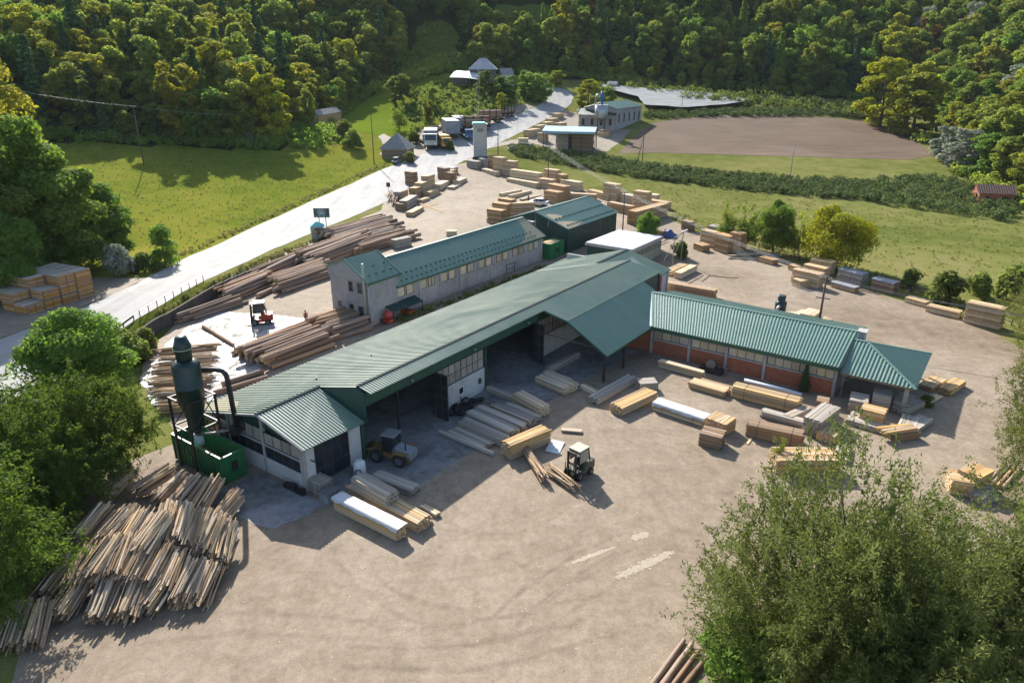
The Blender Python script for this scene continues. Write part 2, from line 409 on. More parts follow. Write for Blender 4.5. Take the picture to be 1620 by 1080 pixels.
simple('flash_dark', (.02,.032,.034), (.03,.042,.045), 3, .9, spec=.08)  # near-black so the hall ridge caps carry a painted shadow line
simple('guard_dark', (.02,.055,.045), (.03,.07,.055), 3, .9, spec=.1)
simple('flash_light', (.55,.62,.60), (.42,.50,.47), 2, .5)
simple('sawdust', (.50,.36,.20), (.38,.26,.14), 3, .95, bumps=.4)
conc_mat('render_wall', (.20,.195,.19), (.30,.29,.28), (.37,.36,.35), .9, .2)
conc_mat('block_white', (.36,.35,.34), (.50,.49,.48), (.60,.59,.57), .9, .2)
conc_mat('concrete', (.22,.21,.20), (.34,.325,.31), (.44,.425,.405), .9, .2)
conc_mat('tower_wall', (.26,.25,.235), (.37,.355,.335), (.44,.43,.41), .9, .2)
def brick():
    m, nt, p = newmat('brick'); v = opos(nt)
    sep = nn(nt, 'SeparateXYZ'); nt.links.new(v, sep.inputs[0]); cb = nn(nt, 'CombineXYZ')
    nt.links.new(math_(nt, 'ADD', sep.outputs[0], sep.outputs[1]), cb.inputs[0]); nt.links.new(sep.outputs[2], cb.inputs[1])
    b = nn(nt, 'TexBrick'); nt.links.new(cb.outputs[0], b.inputs['Vector']); b.inputs['Scale'].default_value = 1.0
    b.inputs['Brick Width'].default_value = .26; b.inputs['Row Height'].default_value = .15; b.inputs['Mortar Size'].default_value = .012
    b.inputs['Color1'].default_value = (.36,.088,.034,1); b.inputs['Color2'].default_value = (.25,.060,.026,1); b.inputs['Mortar'].default_value = (.26,.17,.12,1)
    c = mixc(nt, .5, b.outputs[0], ramp(nt, noise(nt, .7, 4, .6, v), [(.3, (.32,.32,.32)), (.7, (.66,.66,.66))]), 'OVERLAY')
    nt.links.new(c, p.inputs['Base Color']); p.inputs['Roughness'].default_value = .9; bump(nt, p, b.outputs['Fac'], -.4, .02)
brick()
simple('steel_dark', (.02,.022,.024), (.05,.04,.032), 3, .55, .3)
simple('steel_grey', (.22,.22,.22), (.14,.13,.12), 4, .5, .5)
simple('galv', (.42,.43,.44), (.30,.31,.32), 3, .45, .6)
simple('frame_dark', (.035,.04,.042), (.06,.06,.058), 3, .6)
simple('paint_dgreen', (.005,.020,.017), (.009,.030,.024), 1.2, .38, rnd=.1)  # green darkened further: the cyclone's backlit shade is in the colour
simple('paint_green', (.014,.120,.038), (.022,.165,.055), .8, .42)
simple('paint_blue', (.015,.095,.26), (.02,.12,.32), 1, .4)
simple('paint_orange', (.55,.11,.015), (.45,.08,.012), 1, .45)
simple('paint_red', (.38,.035,.02), (.28,.03,.02), 2, .45)
simple('paint_yellow', (.60,.36,.035), (.50,.28,.03), 2, .45)
simple('paint_white', (.72,.72,.70), (.60,.60,.58), 2, .4)
simple('grimy_green', (.10,.12,.085), (.055,.06,.045), 3, .6)
simple('paint_cream', (.42,.42,.32), (.30,.30,.23), 2, .5)
simple('paint_silver', (.36,.37,.38), (.30,.31,.32), 2, .3, .4)
simple('rubber', (.016,.016,.017), (.03,.028,.026), 4, .85)
simple('glass_dusty', (.30,.27,.235), (.42,.375,.32), 1.1, .28, rnd=.22)
simple('glass_curtain', (.50,.42,.30), (.38,.32,.23), 1.5, .22, rnd=.3)
simple('glass_dark', (.02,.024,.03), (.035,.038,.042), 1, .12, rnd=.2)
simple('tarp_white', (.58,.58,.58), (.44,.45,.47), 1.2, .65, bumps=.4)
simple('tarp_grey', (.16,.17,.19), (.28,.29,.31), 1.0, .6, bumps=.3)
simple('tarp_blue', (.03,.06,.20), (.05,.09,.26), 1.5, .6, bumps=.5)
simple('pipe_plastic', (.42,.48,.58), (.34,.40,.50), 1, .4)
simple('shingle', (.30,.285,.27), (.17,.16,.155), 1.6, .9, bumps=.5)
simple('oldwood', (.20,.175,.15), (.11,.095,.08), 2, .9, rnd=.3)
simple('pole_wood', (.075,.058,.045), (.12,.10,.085), 1.5, .9, stretch=(3,3,.3))
# sawn timber: fresh, seasoned and grey; boards differ piece by piece
def wood(name, c1, c2, amt=.28):
    return simple(name, c1, c2, 2.2, .8, island=amt, stretch=(1,1,1), bumps=.25, spec=.3, bscale=5)
wood('lumber', (.55,.41,.25), (.42,.29,.165), .32)
wood('lumber_pale', (.62,.50,.345), (.52,.40,.255), .18)
wood('lumber_orange', (.47,.31,.165), (.33,.20,.10), .35)
wood('lumber_grey', (.40,.355,.30), (.27,.235,.195), .3)
wood('lumber_brown', (.30,.20,.12), (.20,.13,.08), .35)
for nm, a, b in (('board', (.54,.37,.19), (.42,.265,.125)), ('board_pale', (.60,.48,.33), (.50,.375,.24)), ('board_grey', (.44,.385,.315), (.30,.255,.205)), ('board_brown', (.33,.215,.125), (.21,.135,.08)), ('slab', (.64,.48,.30), (.42,.29,.17)), ('slab_dark', (.38,.26,.16), (.19,.125,.08))):
    simple(nm, a, b, 2.0, .85, rnd=.34, stretch=(.6,3,3), bumps=.4, spec=.25, bscale=5)
simple('bark', (.35,.235,.155), (.15,.090,.058), 2.2, .95, rnd=.35, stretch=(.35,2,2), bumps=.8, bscale=4)
simple('logend', (.50,.36,.21), (.36,.24,.13), 3, .9, rnd=.3)
simple('skin', (.45,.27,.19), rough=.6); simple('cloth_red', (.38,.04,.04), rough=.9); simple('cloth_dark', (.05,.055,.07), rough=.9); simple('hair', (.03,.02,.015), rough=.7)
simple('sign_green', (.03,.06,.055), (.04,.075,.07), 2, .5); simple('sign_white', (.6,.62,.62), rough=.5)
simple('booth_roof', (.10,.44,.40), (.14,.50,.46), 2, .5)
simple('wire', (.22,.22,.23), rough=.5, metallic=.3); simple('wire_dark', (.03,.03,.03), rough=.6)
simple('clay_tile', (.16,.085,.06), (.10,.06,.048), 2, .9)
simple('netting', (.27,.285,.29), (.11,.125,.12), .35, .9, stretch=(.4,3,1), obj=False, bumps=.5)
simple('flag_red', (.5,.04,.05)); simple('soil_dark', (.05,.042,.034), (.09,.075,.06), 1, .95, bumps=.6)
# foliage
def leafmat(name, c1, c2, trans=.52, rnd=.25, hue=.014):
    m, nt, p = newmat(name)
    isl = nn(nt, 'NewGeometry').outputs['Random Per Island']; oi = nn(nt, 'ObjectInfo').outputs['Random']
    big = noise(nt, .55, 2, .5, opos(nt))
    c = mixc(nt, math_(nt, 'ADD', math_(nt, 'MULTIPLY', isl, .45), math_(nt, 'MULTIPLY', math_(nt, 'SUBTRACT', big, .22), .95), clamp=True), c1, c2)
    hs = nn(nt, 'HueSaturation'); nt.links.new(c, hs.inputs['Color'])
    nt.links.new(math_(nt, 'MULTIPLY_ADD', oi, 2*hue, .5-hue*1.3), hs.inputs['Hue'])
    nt.links.new(math_(nt, 'MULTIPLY_ADD', math_(nt, 'FRACT', math_(nt, 'MULTIPLY', oi, 13.7)), 2*rnd, 1-rnd), hs.inputs['Value'])
    nt.links.new(hs.outputs[0], p.inputs['Base Color']); p.inputs['Roughness'].default_value = .75; p.inputs['Specular IOR Level'].default_value = .10
    tr = nn(nt, 'BsdfTranslucent'); br = nn(nt, 'HueSaturation'); br.inputs['Value'].default_value = 1.35; br.inputs['Saturation'].default_value = 1.1
    nt.links.new(hs.outputs[0], br.inputs['Color']); nt.links.new(br.outputs[0], tr.inputs['Color'])
    mx = nn(nt, 'MixShader'); mx.inputs[0].default_value = trans
    nt.links.new(p.outputs[0], mx.inputs[1]); nt.links.new(tr.outputs[0], mx.inputs[2])
    nt.links.new(mx.outputs[0], nt.nodes['Material Output'].inputs['Surface']); return m
leafmat('leaf_green', (0.079,0.152,0.030), (0.209,0.296,0.054))
leafmat('leaf_mid', (0.109,0.168,0.034), (0.288,0.323,0.062))
leafmat('leaf_yellow', (0.160,0.185,0.028), (0.345,0.335,0.048))
leafmat('leaf_bright', (0.171,0.222,0.021), (0.375,0.359,0.031), .4, .15)
leafmat('leaf_russet', (0.135,0.095,0.030), (0.250,0.170,0.050))
leafmat('leaf_dark', (0.034,0.084,0.032), (0.086,0.147,0.049), .2)
leafmat('leaf_willow', (0.085,0.115,0.032), (0.195,0.212,0.062), .35, .12, .015)
leafmat('leaf_acacia', (.052,.100,.018), (.128,.185,.032), .4, .15)
leafmat('leaf_silver', (0.198,0.223,0.162), (0.347,0.359,0.273), .3, .15)
leafmat('leaf_bush', (0.086,0.132,0.030), (0.214,0.246,0.063))
leafmat('leaf_crop', (0.057,0.093,0.029), (0.133,0.160,0.053), .25, .1)
leafmat('weed', (0.155,0.186,0.046), (0.372,0.326,0.139), .35)
simple('trunk', (.10,.08,.06), (.055,.043,.033), 1.5, .95, stretch=(2,2,.4), bumps=.5)
# ------------------------------------------------------------------ ground
import bmesh
from mathutils.geometry import delaunay_2d_cdt
def build_ground():
    ny, nx = GZ.shape
    vs = np.stack([XX.ravel(), YY.ravel(), GZ.ravel()], 1)
    i = np.arange(nx-1); j = np.arange(ny-1); I, J = np.meshgrid(i, j)
    a = (J*nx+I).ravel(); q = np.stack([a, a+1, a+nx+1, a+nx], 1)
    cx = (XX[:-1,:-1]+XX[1:,1:])/2; cy = (YY[:-1,:-1]+YY[1:,1:])/2
    s = polydist(cx, cy, VALLEY); rx = np.interp(cy, RY, RX)
    mi = np.where(s > -2, 2, np.where(cx < rx+4, 0, 1)); mi = np.where((cy < 120) & (cx < -50), 3, mi)
    me = meshnp('ground', vs, q, ['meadow', 'pasture', 'forest_floor', 'verge'], mi.ravel(), True)
    o = bpy.data.objects.new('ground', me); link(o); tag(o, 'grassy valley floor rising into wooded hillsides', kind='structure'); return o
build_ground()
def jag(poly, step, amp, seed=1):
    r = random.Random(seed); out = []
    n = len(poly)
    for i in range(n):
        a, b = Vector(poly[i][:2]), Vector(poly[(i+1) % n][:2]); L = (b-a).length; k = max(1, int(L/step))
        for t in range(k):
            p = a.lerp(b, t/k); nrm = Vector((-(b-a).y, (b-a).x)).normalized()
            out.append(p+nrm*r.uniform(-amp, amp)*(1 if 0 < t else .3))
    return out
def sheet(name, poly, mat, eps, label=None, kind='structure', step=3.0, amp=.25, seed=1, px=True, cut=True):
    pts = [T(*p) for p in poly] if px else [Vector((*p[:2], 0)) for p in poly]
    if amp: pts = jag(pts, step, amp, seed)
    bm = bmesh.new(); n = len(pts)
    cv, _, cf, *_r = delaunay_2d_cdt([Vector((p[0], p[1])) for p in pts], [(i, (i+1) % n) for i in range(n)], [], 1, 1e-5)
    vs = [bm.verts.new((p[0], p[1], 0)) for p in cv]
    for c in cf: bm.faces.new([vs[i] for i in c])
    xs = [p[0] for p in pts]; ys = [p[1] for p in pts]
    if cut:
        for ax, lines, lo, hi in ((0, GX, min(xs), max(xs)), (1, GY, min(ys), max(ys))):
            for c in lines:
                if lo < c < hi:
                    co = (c, 0, 0) if ax == 0 else (0, c, 0); no = (1, 0, 0) if ax == 0 else (0, 1, 0)
                    bmesh.ops.bisect_plane(bm, geom=bm.verts[:]+bm.edges[:]+bm.faces[:], plane_co=co, plane_no=no, dist=1e-4)
    for v in bm.verts: v.co.z = terr(v.co.x, v.co.y)+eps
    for f in bm.faces:
        f.normal_update()
        if f.normal.z < 0: f.normal_flip()
    me = bpy.data.meshes.new(name); bm.to_mesh(me); bm.free(); me.materials.append(M(mat))
    o = bpy.data.objects.new(name, me); link(o); tag(o, label, kind=kind); return o
sheet('yard', [(60,1180),(20,1080),(40,1000),(150,880),(130,800),(170,745),(280,700),(262,640),(222,600),(240,545),(275,515),(335,462),(425,408),(510,374),(560,350),(604,332),(612,300),(660,280),(715,262),(745,256),(775,262),(830,277),(900,292),(960,312),(1060,343),(1085,362),(1140,378),(1200,398),(1300,432),(1400,468),(1480,490),(1560,520),(1640,565),(1660,720),(1600,800),(1700,1000),(1600,1180)], 'yard', .03, 'beige gravel work yard of the sawmill', step=2.5, amp=.35)
sheet('road', [(-150,700),(-60,680),(0,646),(60,606),(150,551),(216,506),(236,494),(325,444),(432,394),(510,362),(560,342),(606,322),(640,300),(690,278),(735,254),(790,226),(850,196),(890,176),(904,163),(908,152),(897,142),(872,136),(864,139),(869,148),(864,158),(850,168),(800,188),(740,213),(690,233),(655,250),(600,270),(500,315),(400,360),(300,405),(215,450),(120,492),(0,537),(-60,560),(-150,590)], 'asphalt', .06, 'pale asphalt road running up the valley', step=4, amp=.12)
sheet('gravel_lot', [(-80,560),(0,536),(120,491),(215,449),(232,440),(150,440),(100,455),(20,470),(-80,500)], 'gravel', .075, 'gravel lot beside the road with the pallet crates', amp=.3)
sheet('gravel_verge', [(560,214),(520,226),(470,232),(430,232),(420,215),(470,205),(560,200)] if False else [(655,250),(690,234),(745,211),(800,187),(845,169),(836,165),(790,172),(720,190),(670,205),(640,222),(632,236)], 'gravel', .085, 'dirt lay-by with parked trucks beside the road', amp=.4)
sheet('gravel_path', [(632,238),(625,222),(608,212),(598,216),(608,230),(600,244),(620,252),(655,250)], 'gravel', .075, 'gravel path beside the shingled hut', amp=.3)
sheet('gravel_drive', [(760,238),(800,230),(870,222),(905,215),(912,200),(905,178),(893,174),(889,178),(893,196),(880,210),(845,215),(790,226),(735,254),(750,258)], 'gravel', .085, 'gravel drive leading to the far timber yard', amp=.3)
sheet('timber_yard', [(838,206),(858,198),(888,181),(912,178),(925,200),(960,205),(1000,205),(985,222),(960,240),(900,240),(838,226)], 'gravel', .07, 'pale gravel yard round the far sawmill buildings', amp=.4)
sheet('ploughed_field', [(980,243),(1003,216),(1035,194),(1080,187),(1140,183),(1220,183),(1300,186),(1380,193),(1425,208),(1455,226),(1478,247),(1440,253),(1300,249),(1150,245),(1040,242)], 'ploughed', .06, 'bare brown ploughed field below the wooded hill', amp=.6, step=6)
sheet('lush_meadow', [(520,176),(560,160),(590,152),(640,168),(660,190),(650,212),(590,214),(545,205),(522,196)], 'lush', .06, 'bright green sloping meadow above the shingled hut', amp=.6)
sheet('wet_concrete_slab', [(222,604),(238,570),(262,545),(300,516),(345,494),(400,496),(450,500),(500,505),(530,516),(505,545),(440,562),(400,590),(362,640),(320,655),(240,640)], 'wet_slab', .055, 'wet glaring concrete patch in the log yard', step=1.2, amp=.35)
def abpoly(l): return [AB(a, b) for a, b in l]
sheet('concrete_apron', abpoly([(35.8,-48.9),(37,-45),(41,-41.6),(52,-41.2),(63,-41.5),(75,-40.6),(84,-40),(85.8,-38.6),(85.8,-48.9)]), 'apron', .05, 'stained concrete apron in front of the sawmill hall', px=False, amp=.12, cut=False)
sheet('hall_floor', abpoly([(35.6,-66.8),(35.6,-49.0),(110.4,-49.0),(110.4,-66.8)]), 'apron', .045, 'concrete floor inside the sawmill hall', px=False, amp=0, cut=False)
sheet('concrete_strip', abpoly([(28.2,-56.2),(35.1,-55.8),(35.1,-46.2),(29.8,-47)]), 'apron', .05, 'concrete strip at the hall gable end', px=False, amp=.2, step=1.0, cut=False)
# pale sawdust streaks dropped on the yard
simple('sawdust_pale', (.39,.33,.245), (.33,.27,.195), 2, .95, bumps=.3)
def flecks(A, B, wd, n, label, seed):
    rg = np.random.default_rng(seed); a, b = T(*A), T(*B); m = MB(); d = (b-a); nr = Vector((-d.y, d.x, 0)).normalized()
    for _ in range(n):
        t = rg.beta(1.6, 1.6); p = a.lerp(b, t)+nr*rg.normal()*wd*(.35+.9*t*(1-t)*2)+Vector((0,0,.036+rg.uniform(0,.012)))
        r = rg.uniform(.03, .15); k = 5; ph = rg.uniform(0, 6)
        m.add([(p.x+r*rg.uniform(.6,1.2)*cos(ph+i*1.2566)*1.3, p.y+r*rg.uniform(.6,1.2)*sin(ph+i*1.2566), p.z) for i in range(k)], [tuple(range(k))])
    tag(m.build('sawdust', 'sawdust_pale'), label, kind='stuff')
flecks((906,890),(972,866), .10, 230, 'narrow pale streak of spilled sawdust on the yard', 1)
flecks((972,916),(1066,872), .26, 520, 'broad pale streak of spilled sawdust on the yard', 2)
flecks((1000,853),(1026,843), .30, 150, 'small round patch of spilled sawdust on the yard', 3)
# road markings
for k, (p, q) in enumerate((((-10,604),(12,592)), ((24,588),(40,580)))):
    a, b = T(*p), T(*q); d = (b-a).normalized(); n = Vector((-d.y, d.x, 0))*.07
    o = MB().quad(a+n*-1+Vector((0,0,.075)), b-n+Vector((0,0,.075)), b+n+Vector((0,0,.075)), a+n+Vector((0,0,.075))).build('road_marking', 'paint_white'); tag(o, 'white dash painted on the road', kind='structure', group='road dashes')
pts = [T(x, y) for x, y in ((200,460),(208,466),(214,476),(219,490),(220,502))]
m = MB()
for a, b in zip(pts[:-1], pts[1:]): m.bar(a+Vector((0,0,.066)), b+Vector((0,0,.066)), .16, .02)
tag(m.build('road_joint', 'concrete'), 'pale joint line across the road surface', kind='structure')

for px, rx, ry, lab in (((838,30), 28, 20, 'small bright clearing high on the central hillside'), ((690,85), 15, 36, 'narrow grassy clearing on the hill left of the farmhouse')):
    c = T(*px); sheet('clearing', [(c.x+rx*cos(a*.5236), c.y+ry*sin(a*.5236)) for a in range(12)], 'verge', .12, lab, px=False, amp=4.5, step=5)
# ------------------------------------------------------------------ sawmill hall
RZ = -YAW
def frame(name, a, b, label, cat, **k):
    e = empty(name, AB(a, b), RZ, label, cat, **k); e['_'] = 0; del e['_']; return e
class F:
    """builder in (b, a, z) coordinates of the sawmill grid, offset to a parent's origin"""
    def __init__(s, par, a0, b0): s.p, s.a0, s.b0 = par, a0, b0
    def q(s, a, b, z): return Vector((b-s.b0, a-s.a0, z))
    def box(s, name, mat, a0, a1, b0, b1, z0, z1, par=None): return MB().box(b0-s.b0, b1-s.b0, a0-s.a0, a1-s.a0, z0, z1).build(name, mat, par or s.p)
    def corr(s, name, mat, e0, e1, r1, r0, pitch=.36, h=.075, par=None):
        m = MB().corr(s.q(*e0), s.q(*e1), s.q(*r1), s.q(*r0), pitch, h)
        # underside sheet
        d = Vector((0,0,-.06)); m.quad(s.q(*r0)+d, s.q(*r1)+d, s.q(*e1)+d, s.q(*e0)+d)
        return m.build(name, mat, par or s.p)
    def bar(s, name, mat, p, q, w, h, par=None): return MB().bar(s.q(*p), s.q(*q), w, h).build(name, mat, par or s.p)
    def slab(s, name, mat, pts, th, par=None): return MB().slab([s.q(*p) for p in pts], th).build(name, mat, par or s.p)
    def winA(s, a0, a1, z0, z1, b, cols, rows, mat='glass_dusty', fr='frame_dark', out=1, fw=.07):
        """window lying in a plane b = const: frame with bars, one pane object for each light"""
        m = MB(); B0, B1 = (b-.06, b+.05) if out > 0 else (b-.05, b+.06)
        for i in range(cols+1):
            x = a0+(a1-a0)*i/cols; m.box(B0-s.b0, B1-s.b0, x-fw/2-s.a0, x+fw/2-s.a0, z0-fw/2, z1+fw/2)
        for j in range(rows+1):
            z = z0+(z1-z0)*j/rows; m.box(B0+.004-s.b0, B1-.004-s.b0, a0-s.a0, a1-s.a0, z-fw/2+.003, z+fw/2-.003)
        w_ = m.build('window', fr, s.p)
        for i in range(cols):
            for j in range(rows):
                x0 = a0+(a1-a0)*i/cols; x1 = a0+(a1-a0)*(i+1)/cols; y0 = z0+(z1-z0)*j/rows; y1 = z0+(z1-z0)*(j+1)/rows
                MB().box(b-.02-s.b0, b+.01-s.b0, x0+fw/2-s.a0, x1-fw/2-s.a0, y0+fw/2, y1-fw/2).build('pane', mat, w_)
        return w_
    def winB(s, b0, b1, z0, z1, a, cols, rows, mat='glass_dusty', fr='frame_dark', fw=.07):
        m = MB()
        for i in range(cols+1):
            x = b0+(b1-b0)*i/cols; m.box(x-fw/2-s.b0, x+fw/2-s.b0, a-.05-s.a0, a+.06-s.a0, z0-fw/2, z1+fw/2)
        for j in range(rows+1):
            z = z0+(z1-z0)*j/rows; m.box(b0-s.b0, b1-s.b0, a-.046-s.a0, a+.056-s.a0, z-fw/2+.003, z+fw/2-.003)
        w_ = m.build('window', fr, s.p)
        for i in range(cols):
            for j in range(rows):
                x0 = b0+(b1-b0)*i/cols; x1 = b0+(b1-b0)*(i+1)/cols; y0 = z0+(z1-z0)*j/rows; y1 = z0+(z1-z0)*(j+1)/rows
                MB().box(x0+fw/2-s.b0, x1-fw/2-s.b0, a-.01-s.a0, a+.02-s.a0, y0+fw/2, y1-fw/2).build('pane', mat, w_)
        return w_
def lz(b): return 6.65+.268*(b+55.2)          # the long rear roof plane
def build_hall():
    h = frame('sawmill_hall', 35.4, -49.4, 'long sawmill hall with ribbed green roof, open bays and a drooping canopy', 'building')
    f = F(h, 35.4, -49.4)
    # roofs
    f.corr('roof_slope', 'roof_main', (34.9,-67.6,lz(-67.6)), (42.6,-67.6,lz(-67.6)), (42.6,-55.2,6.65), (34.9,-55.2,6.65), .52, .13)
    f.corr('roof_slope', 'roof_main', (42.6,-67.6,lz(-67.6)), (101.4,-67.6,lz(-67.6)), (101.4,-49.5,lz(-49.5)), (42.6,-49.5,lz(-49.5)), .52, .13)
    f.corr('roof_slope', 'roof_green', (42.5,-48.5,4.62), (34.9,-48.5,4.95), (34.9,-55.2,6.65), (42.5,-55.2,6.65), .34)
    R2 = lz(-49.5); zs = lambda b: R2-.2*(b+49.5)
    f.corr('roof_slope', 'roof_green', (73.6,-47.7,zs(-47.7)), (42.75,-47.7,zs(-47.7)), (42.75,-49.5,R2), (73.6,-49.5,R2), .34)
    f.corr('canopy_roof', 'roof_green', (101.4,-44.1,zs(-44.1)), (73.6,-44.1,zs(-44.1)), (73.6,-49.5,R2), (101.4,-49.5,R2), .34)
    zl = lambda b: zs(-44.1)-.53*(b+44.1)
    f.corr('canopy_roof', 'roof_teal', (86.6,-38.0,zl(-38)), (73.1,-38.0,zl(-38)), (73.5,-44.2,zl(-44.2)-.03), (86.6,-44.2,zl(-44.2)-.03), .30)
    # part of the lower canopy that meets the brick wing along a valley
    f.corr('canopy_roof', 'roof_teal', (95.4,-42.1,zl(-42.1)), (86.6,-38.0,zl(-38.0)), (86.6,-44.2,zl(-44.2)-.03), (95.4,-44.2,zl(-44.2)-.03), .30)
    # ridge caps and flashings
    for p, q in (((34.85,-55.2,6.72),(42.6,-55.2,6.72)), ((42.7,-49.5,R2+.06),(101.4,-49.5,R2+.06))):
        f.bar('ridge_cap', 'flash_dark', p, q, .36, .09)
    f.bar('seam_flashing', 'fascia_green', (73.5,-44.12,zs(-44.1)+.02), (101.4,-44.12,zs(-44.1)+.02), .14, .06)
    for p, q in (((34.88,-67.5,lz(-67.5)-.06),(34.88,-55.2,6.58)), ((34.88,-55.2,6.58),(34.88,-48.5,4.88))): f.bar('verge_board', 'concrete', p, q, .10, .20)
    for p, q in (((73.5,-49.4,R2-.1),(73.5,-44.1,zs(-44.1)-.1)), ((73.5,-44.1,zs(-44.1)-.1),(73.08,-38,zl(-38)-.1))): f.bar('verge_board', 'fascia_green', p, q, .08, .26)
    f.bar('eave_board', 'fascia_green', (73.08,-37.98,zl(-38)-.1), (86.6,-37.98,zl(-38)-.1), .07, .22)
    # rear section beyond the end of the long roof
    f.corr('roof_slope', 'roof_main', (101.4,-67.6,lz(-67.6)+.02), (111.6,-68.2,3.3), (111.1,-54.8,7.2), (101.4,-55.3,6.8), .46, .08)
    f.corr('roof_slope', 'roof_green', (111.1,-46.3,4.95), (101.4,-46.3,4.95), (101.4,-55.3,6.8), (111.1,-54.8,7.2), .34)
    f.bar('ridge_cap', 'flash_dark', (101.4,-55.3,6.87), (111.1,-54.8,7.27), .5, .09)
    f.bar('edge_flashing', 'flash_light', (101.42,-67.6,lz(-67.6)+.10), (101.42,-55.2,lz(-55.2)+.12), .16, .05)
    f.slab('gable_panel', 'clad_green', [(101.38,-55.2,6.6),(101.38,-44.2,4.5),(101.38,-44.2,zs(-44.2)-.1),(101.38,-49.5,R2-.1)], .1)
    f.box('end_wall', 'block_white', 110.6, 110.9, -66.9, -46.7, 0, 4.8)
    f.slab('gable_panel', 'clad_green', [(110.85,-66.9,3.4),(110.85,-54.8,7.05),(110.85,-46.6,4.85)], .12)
    f.box('corner_pillar', 'brick', 106.6, 107.3, -46.9, -46.3, 0, 4.85); f.box('corner_post', 'block_white', 105.3, 105.65, -46.6, -46.3, 0, 4.9)
    f.box('rear_side_wall', 'block_white', 101.5, 110.6, -47.2, -46.95, 0, 4.8)
    f.box('side_panel', 'clad_green', 95.6, 101.2, -44.5, -44.35, 0, 6.85)
    # fascia over the open bays, ribbed cladding with a lower lip
    m = MB(); n = int((73.4-42.7)/.3)
    for i in range(n):
        x0 = 42.7+i*.3; m.box(-48.45+49.4, -48.34+49.4+.03*(i % 2), x0-35.4, x0+.3-35.4, 6.42, 7.72)
    m.build('fascia', 'fascia_green', h)
    f.box('fascia_lip', 'flash_dark', 42.7, 73.4, -48.5, -48.28, 6.36, 6.42)
    m = MB(); m.slab([f.q(42.58,-48.4,7.7), f.q(42.58,-49.5,R2-.08), f.q(42.58,-55.2,6.6), f.q(42.58,-48.4,4.5)], .1); m.build('step_panel', 'clad_green', h)
    # floodlights on the fascia
    for a in (49.0, 59.5, 70.5):
        m = MB(); m.bar(f.q(a,-48.3,7.1), f.q(a,-48.0,7.05), .06, .06); m.bar(f.q(a-.2,-47.98,7.1), f.q(a-.2,-47.85,6.85), .3, .2); m.build('floodlight', 'steel_grey', h)
    # rear and gable walls
    f.box('rear_wall', 'block_white', 35.4, 110.6, -67.1, -66.9, 0, 3.3)
    A = 35.4
    f.box('gable_wall', 'block_white', A, A+.25, -66.9, -49.7, 0, 1.75)
    for b in (-66.6, -61.1, -55.4): f.box('column', 'concrete', A-.06, A+.3, b-.17, b+.17, 0, lz(b)-.15)
    f.box('column', 'concrete', A-.08, A+.3, -49.85, -49.35, 0, 4.95)
    f.box('band_beam', 'concrete', A-.03, A+.22, -66.5, -49.8, 3.05, 3.25)
    f.slab('gable_panel', 'clad_green', [(A+.1,-66.8,lz(-66.8)-.12),(A+.1,-66.8,3.24),(A+.1,-61.2,4.55),(A+.1,-55.3,4.95),(A+.1,-49.8,4.45),(A+.1,-49.6,4.95),(A+.1,-55.2,6.52)], .1)
    for b0, b1, z1 in ((-66.4,-61.3,3.9), (-60.9,-55.6,4.75), (-55.2,-49.9,4.55)):
        f.winB(b0, b1, 1.8, 3.0, A+.06, 4, 1, 'glass_dark'); f.winB(b0, b1, 3.3, z1, A+.06, 4, 1, 'glass_dusty')
    # front of the low end bay
    f.box('corner_pier', 'block_white', 35.7, 36.7, -49.72, -49.4, 0, 4.9); f.box('pier', 'block_white', 41.0, 42.5, -49.72, -49.4, 0, 4.75)
    d = f.winA(36.75, 40.95, 0.15, 4.3, -49.5, 4, 3, 'glass_dark'); d.name = 'glazed_door'
    f.box('lintel', 'block_white', 36.7, 41.0, -49.7, -49.42, 4.35, 4.8)
    f.box('spout', 'steel_dark', 36.2, 36.3, -49.4, -48.7, 3.0, 3.1)
    # steel gate posts, door leaves and the windowed wall between the open bays
    for a in (42.75, 63.1, 74.4): f.box('gate_post', 'fascia_green', a-.14, a+.14, -49.55, -49.25, 0, 6.4)
    for a in (49.0, 54.3): f.box('gate_post', 'steel_dark', a-.1, a+.1, -50.6, -50.4, 0, 6.5) if a < 50 else None
    def leaf(a, b0, b1, h_=5.7):
        m = MB(); m.box(b0+49.4, b1+49.4, a-.05-35.4, a+.05-35.4, .08, h_)
        lf = m.build('door_leaf', 'frame_dark', h)
        for j in range(4):
            for i in range(2):
                x0 = b0+(b1-b0)*i/2; x1 = b0+(b1-b0)*(i+1)/2; z0 = .2+1.36*j
                MB().box(x0+.08+49.4, x1-.08+49.4, a-.085-35.4, a-.05-35.4, z0, z0+1.22).build('leaf_panel', 'glass_dark', lf)
        return lf
    leaf(54.0, -49.4, -47.6); leaf(73.9, -49.4, -47.9)
    for a0, a1 in ((54.2, 63.0), (74.6, 86.2)):
        f.box('front_wall', 'block_white', a0, a1, -49.65, -49.4, 0, 3.1)
        n = 2 if a1 < 70 else 3
        for i in range(n):
            x0 = a0+.1+(a1-a0-.2)*i/n; x1 = a0+.1+(a1-a0-.2)*(i+1)/n
            f.winA(x0+.04, x1-.04, 3.2, 5.55, -49.52, 4 if n == 2 else 4, 2)
        f.box('lintel', 'fascia_green', a0, a1, -49.6, -49.46, 5.62, 6.6)
    # tall panel hiding the inside under the canopy
    f.box('inner_wall', 'block_white', 86.2, 101, -49.65, -49.4, 0, 6.6)
    sw = f.winA(57.9, 58.8, 1.3, 2.2, -49.36, 1, 1, 'glass_dark', 'paint_white', fw=.12); sw.name = 'small_window'
    f.box('downpipe', 'brick', 58.2, 58.3, -49.38, -49.28, 0, 1.1)
    for a in (55.2, 61.7): f.box('meter_box', 'frame_dark', a, a+.4, -49.4, -49.2, 1.4, 2.0)
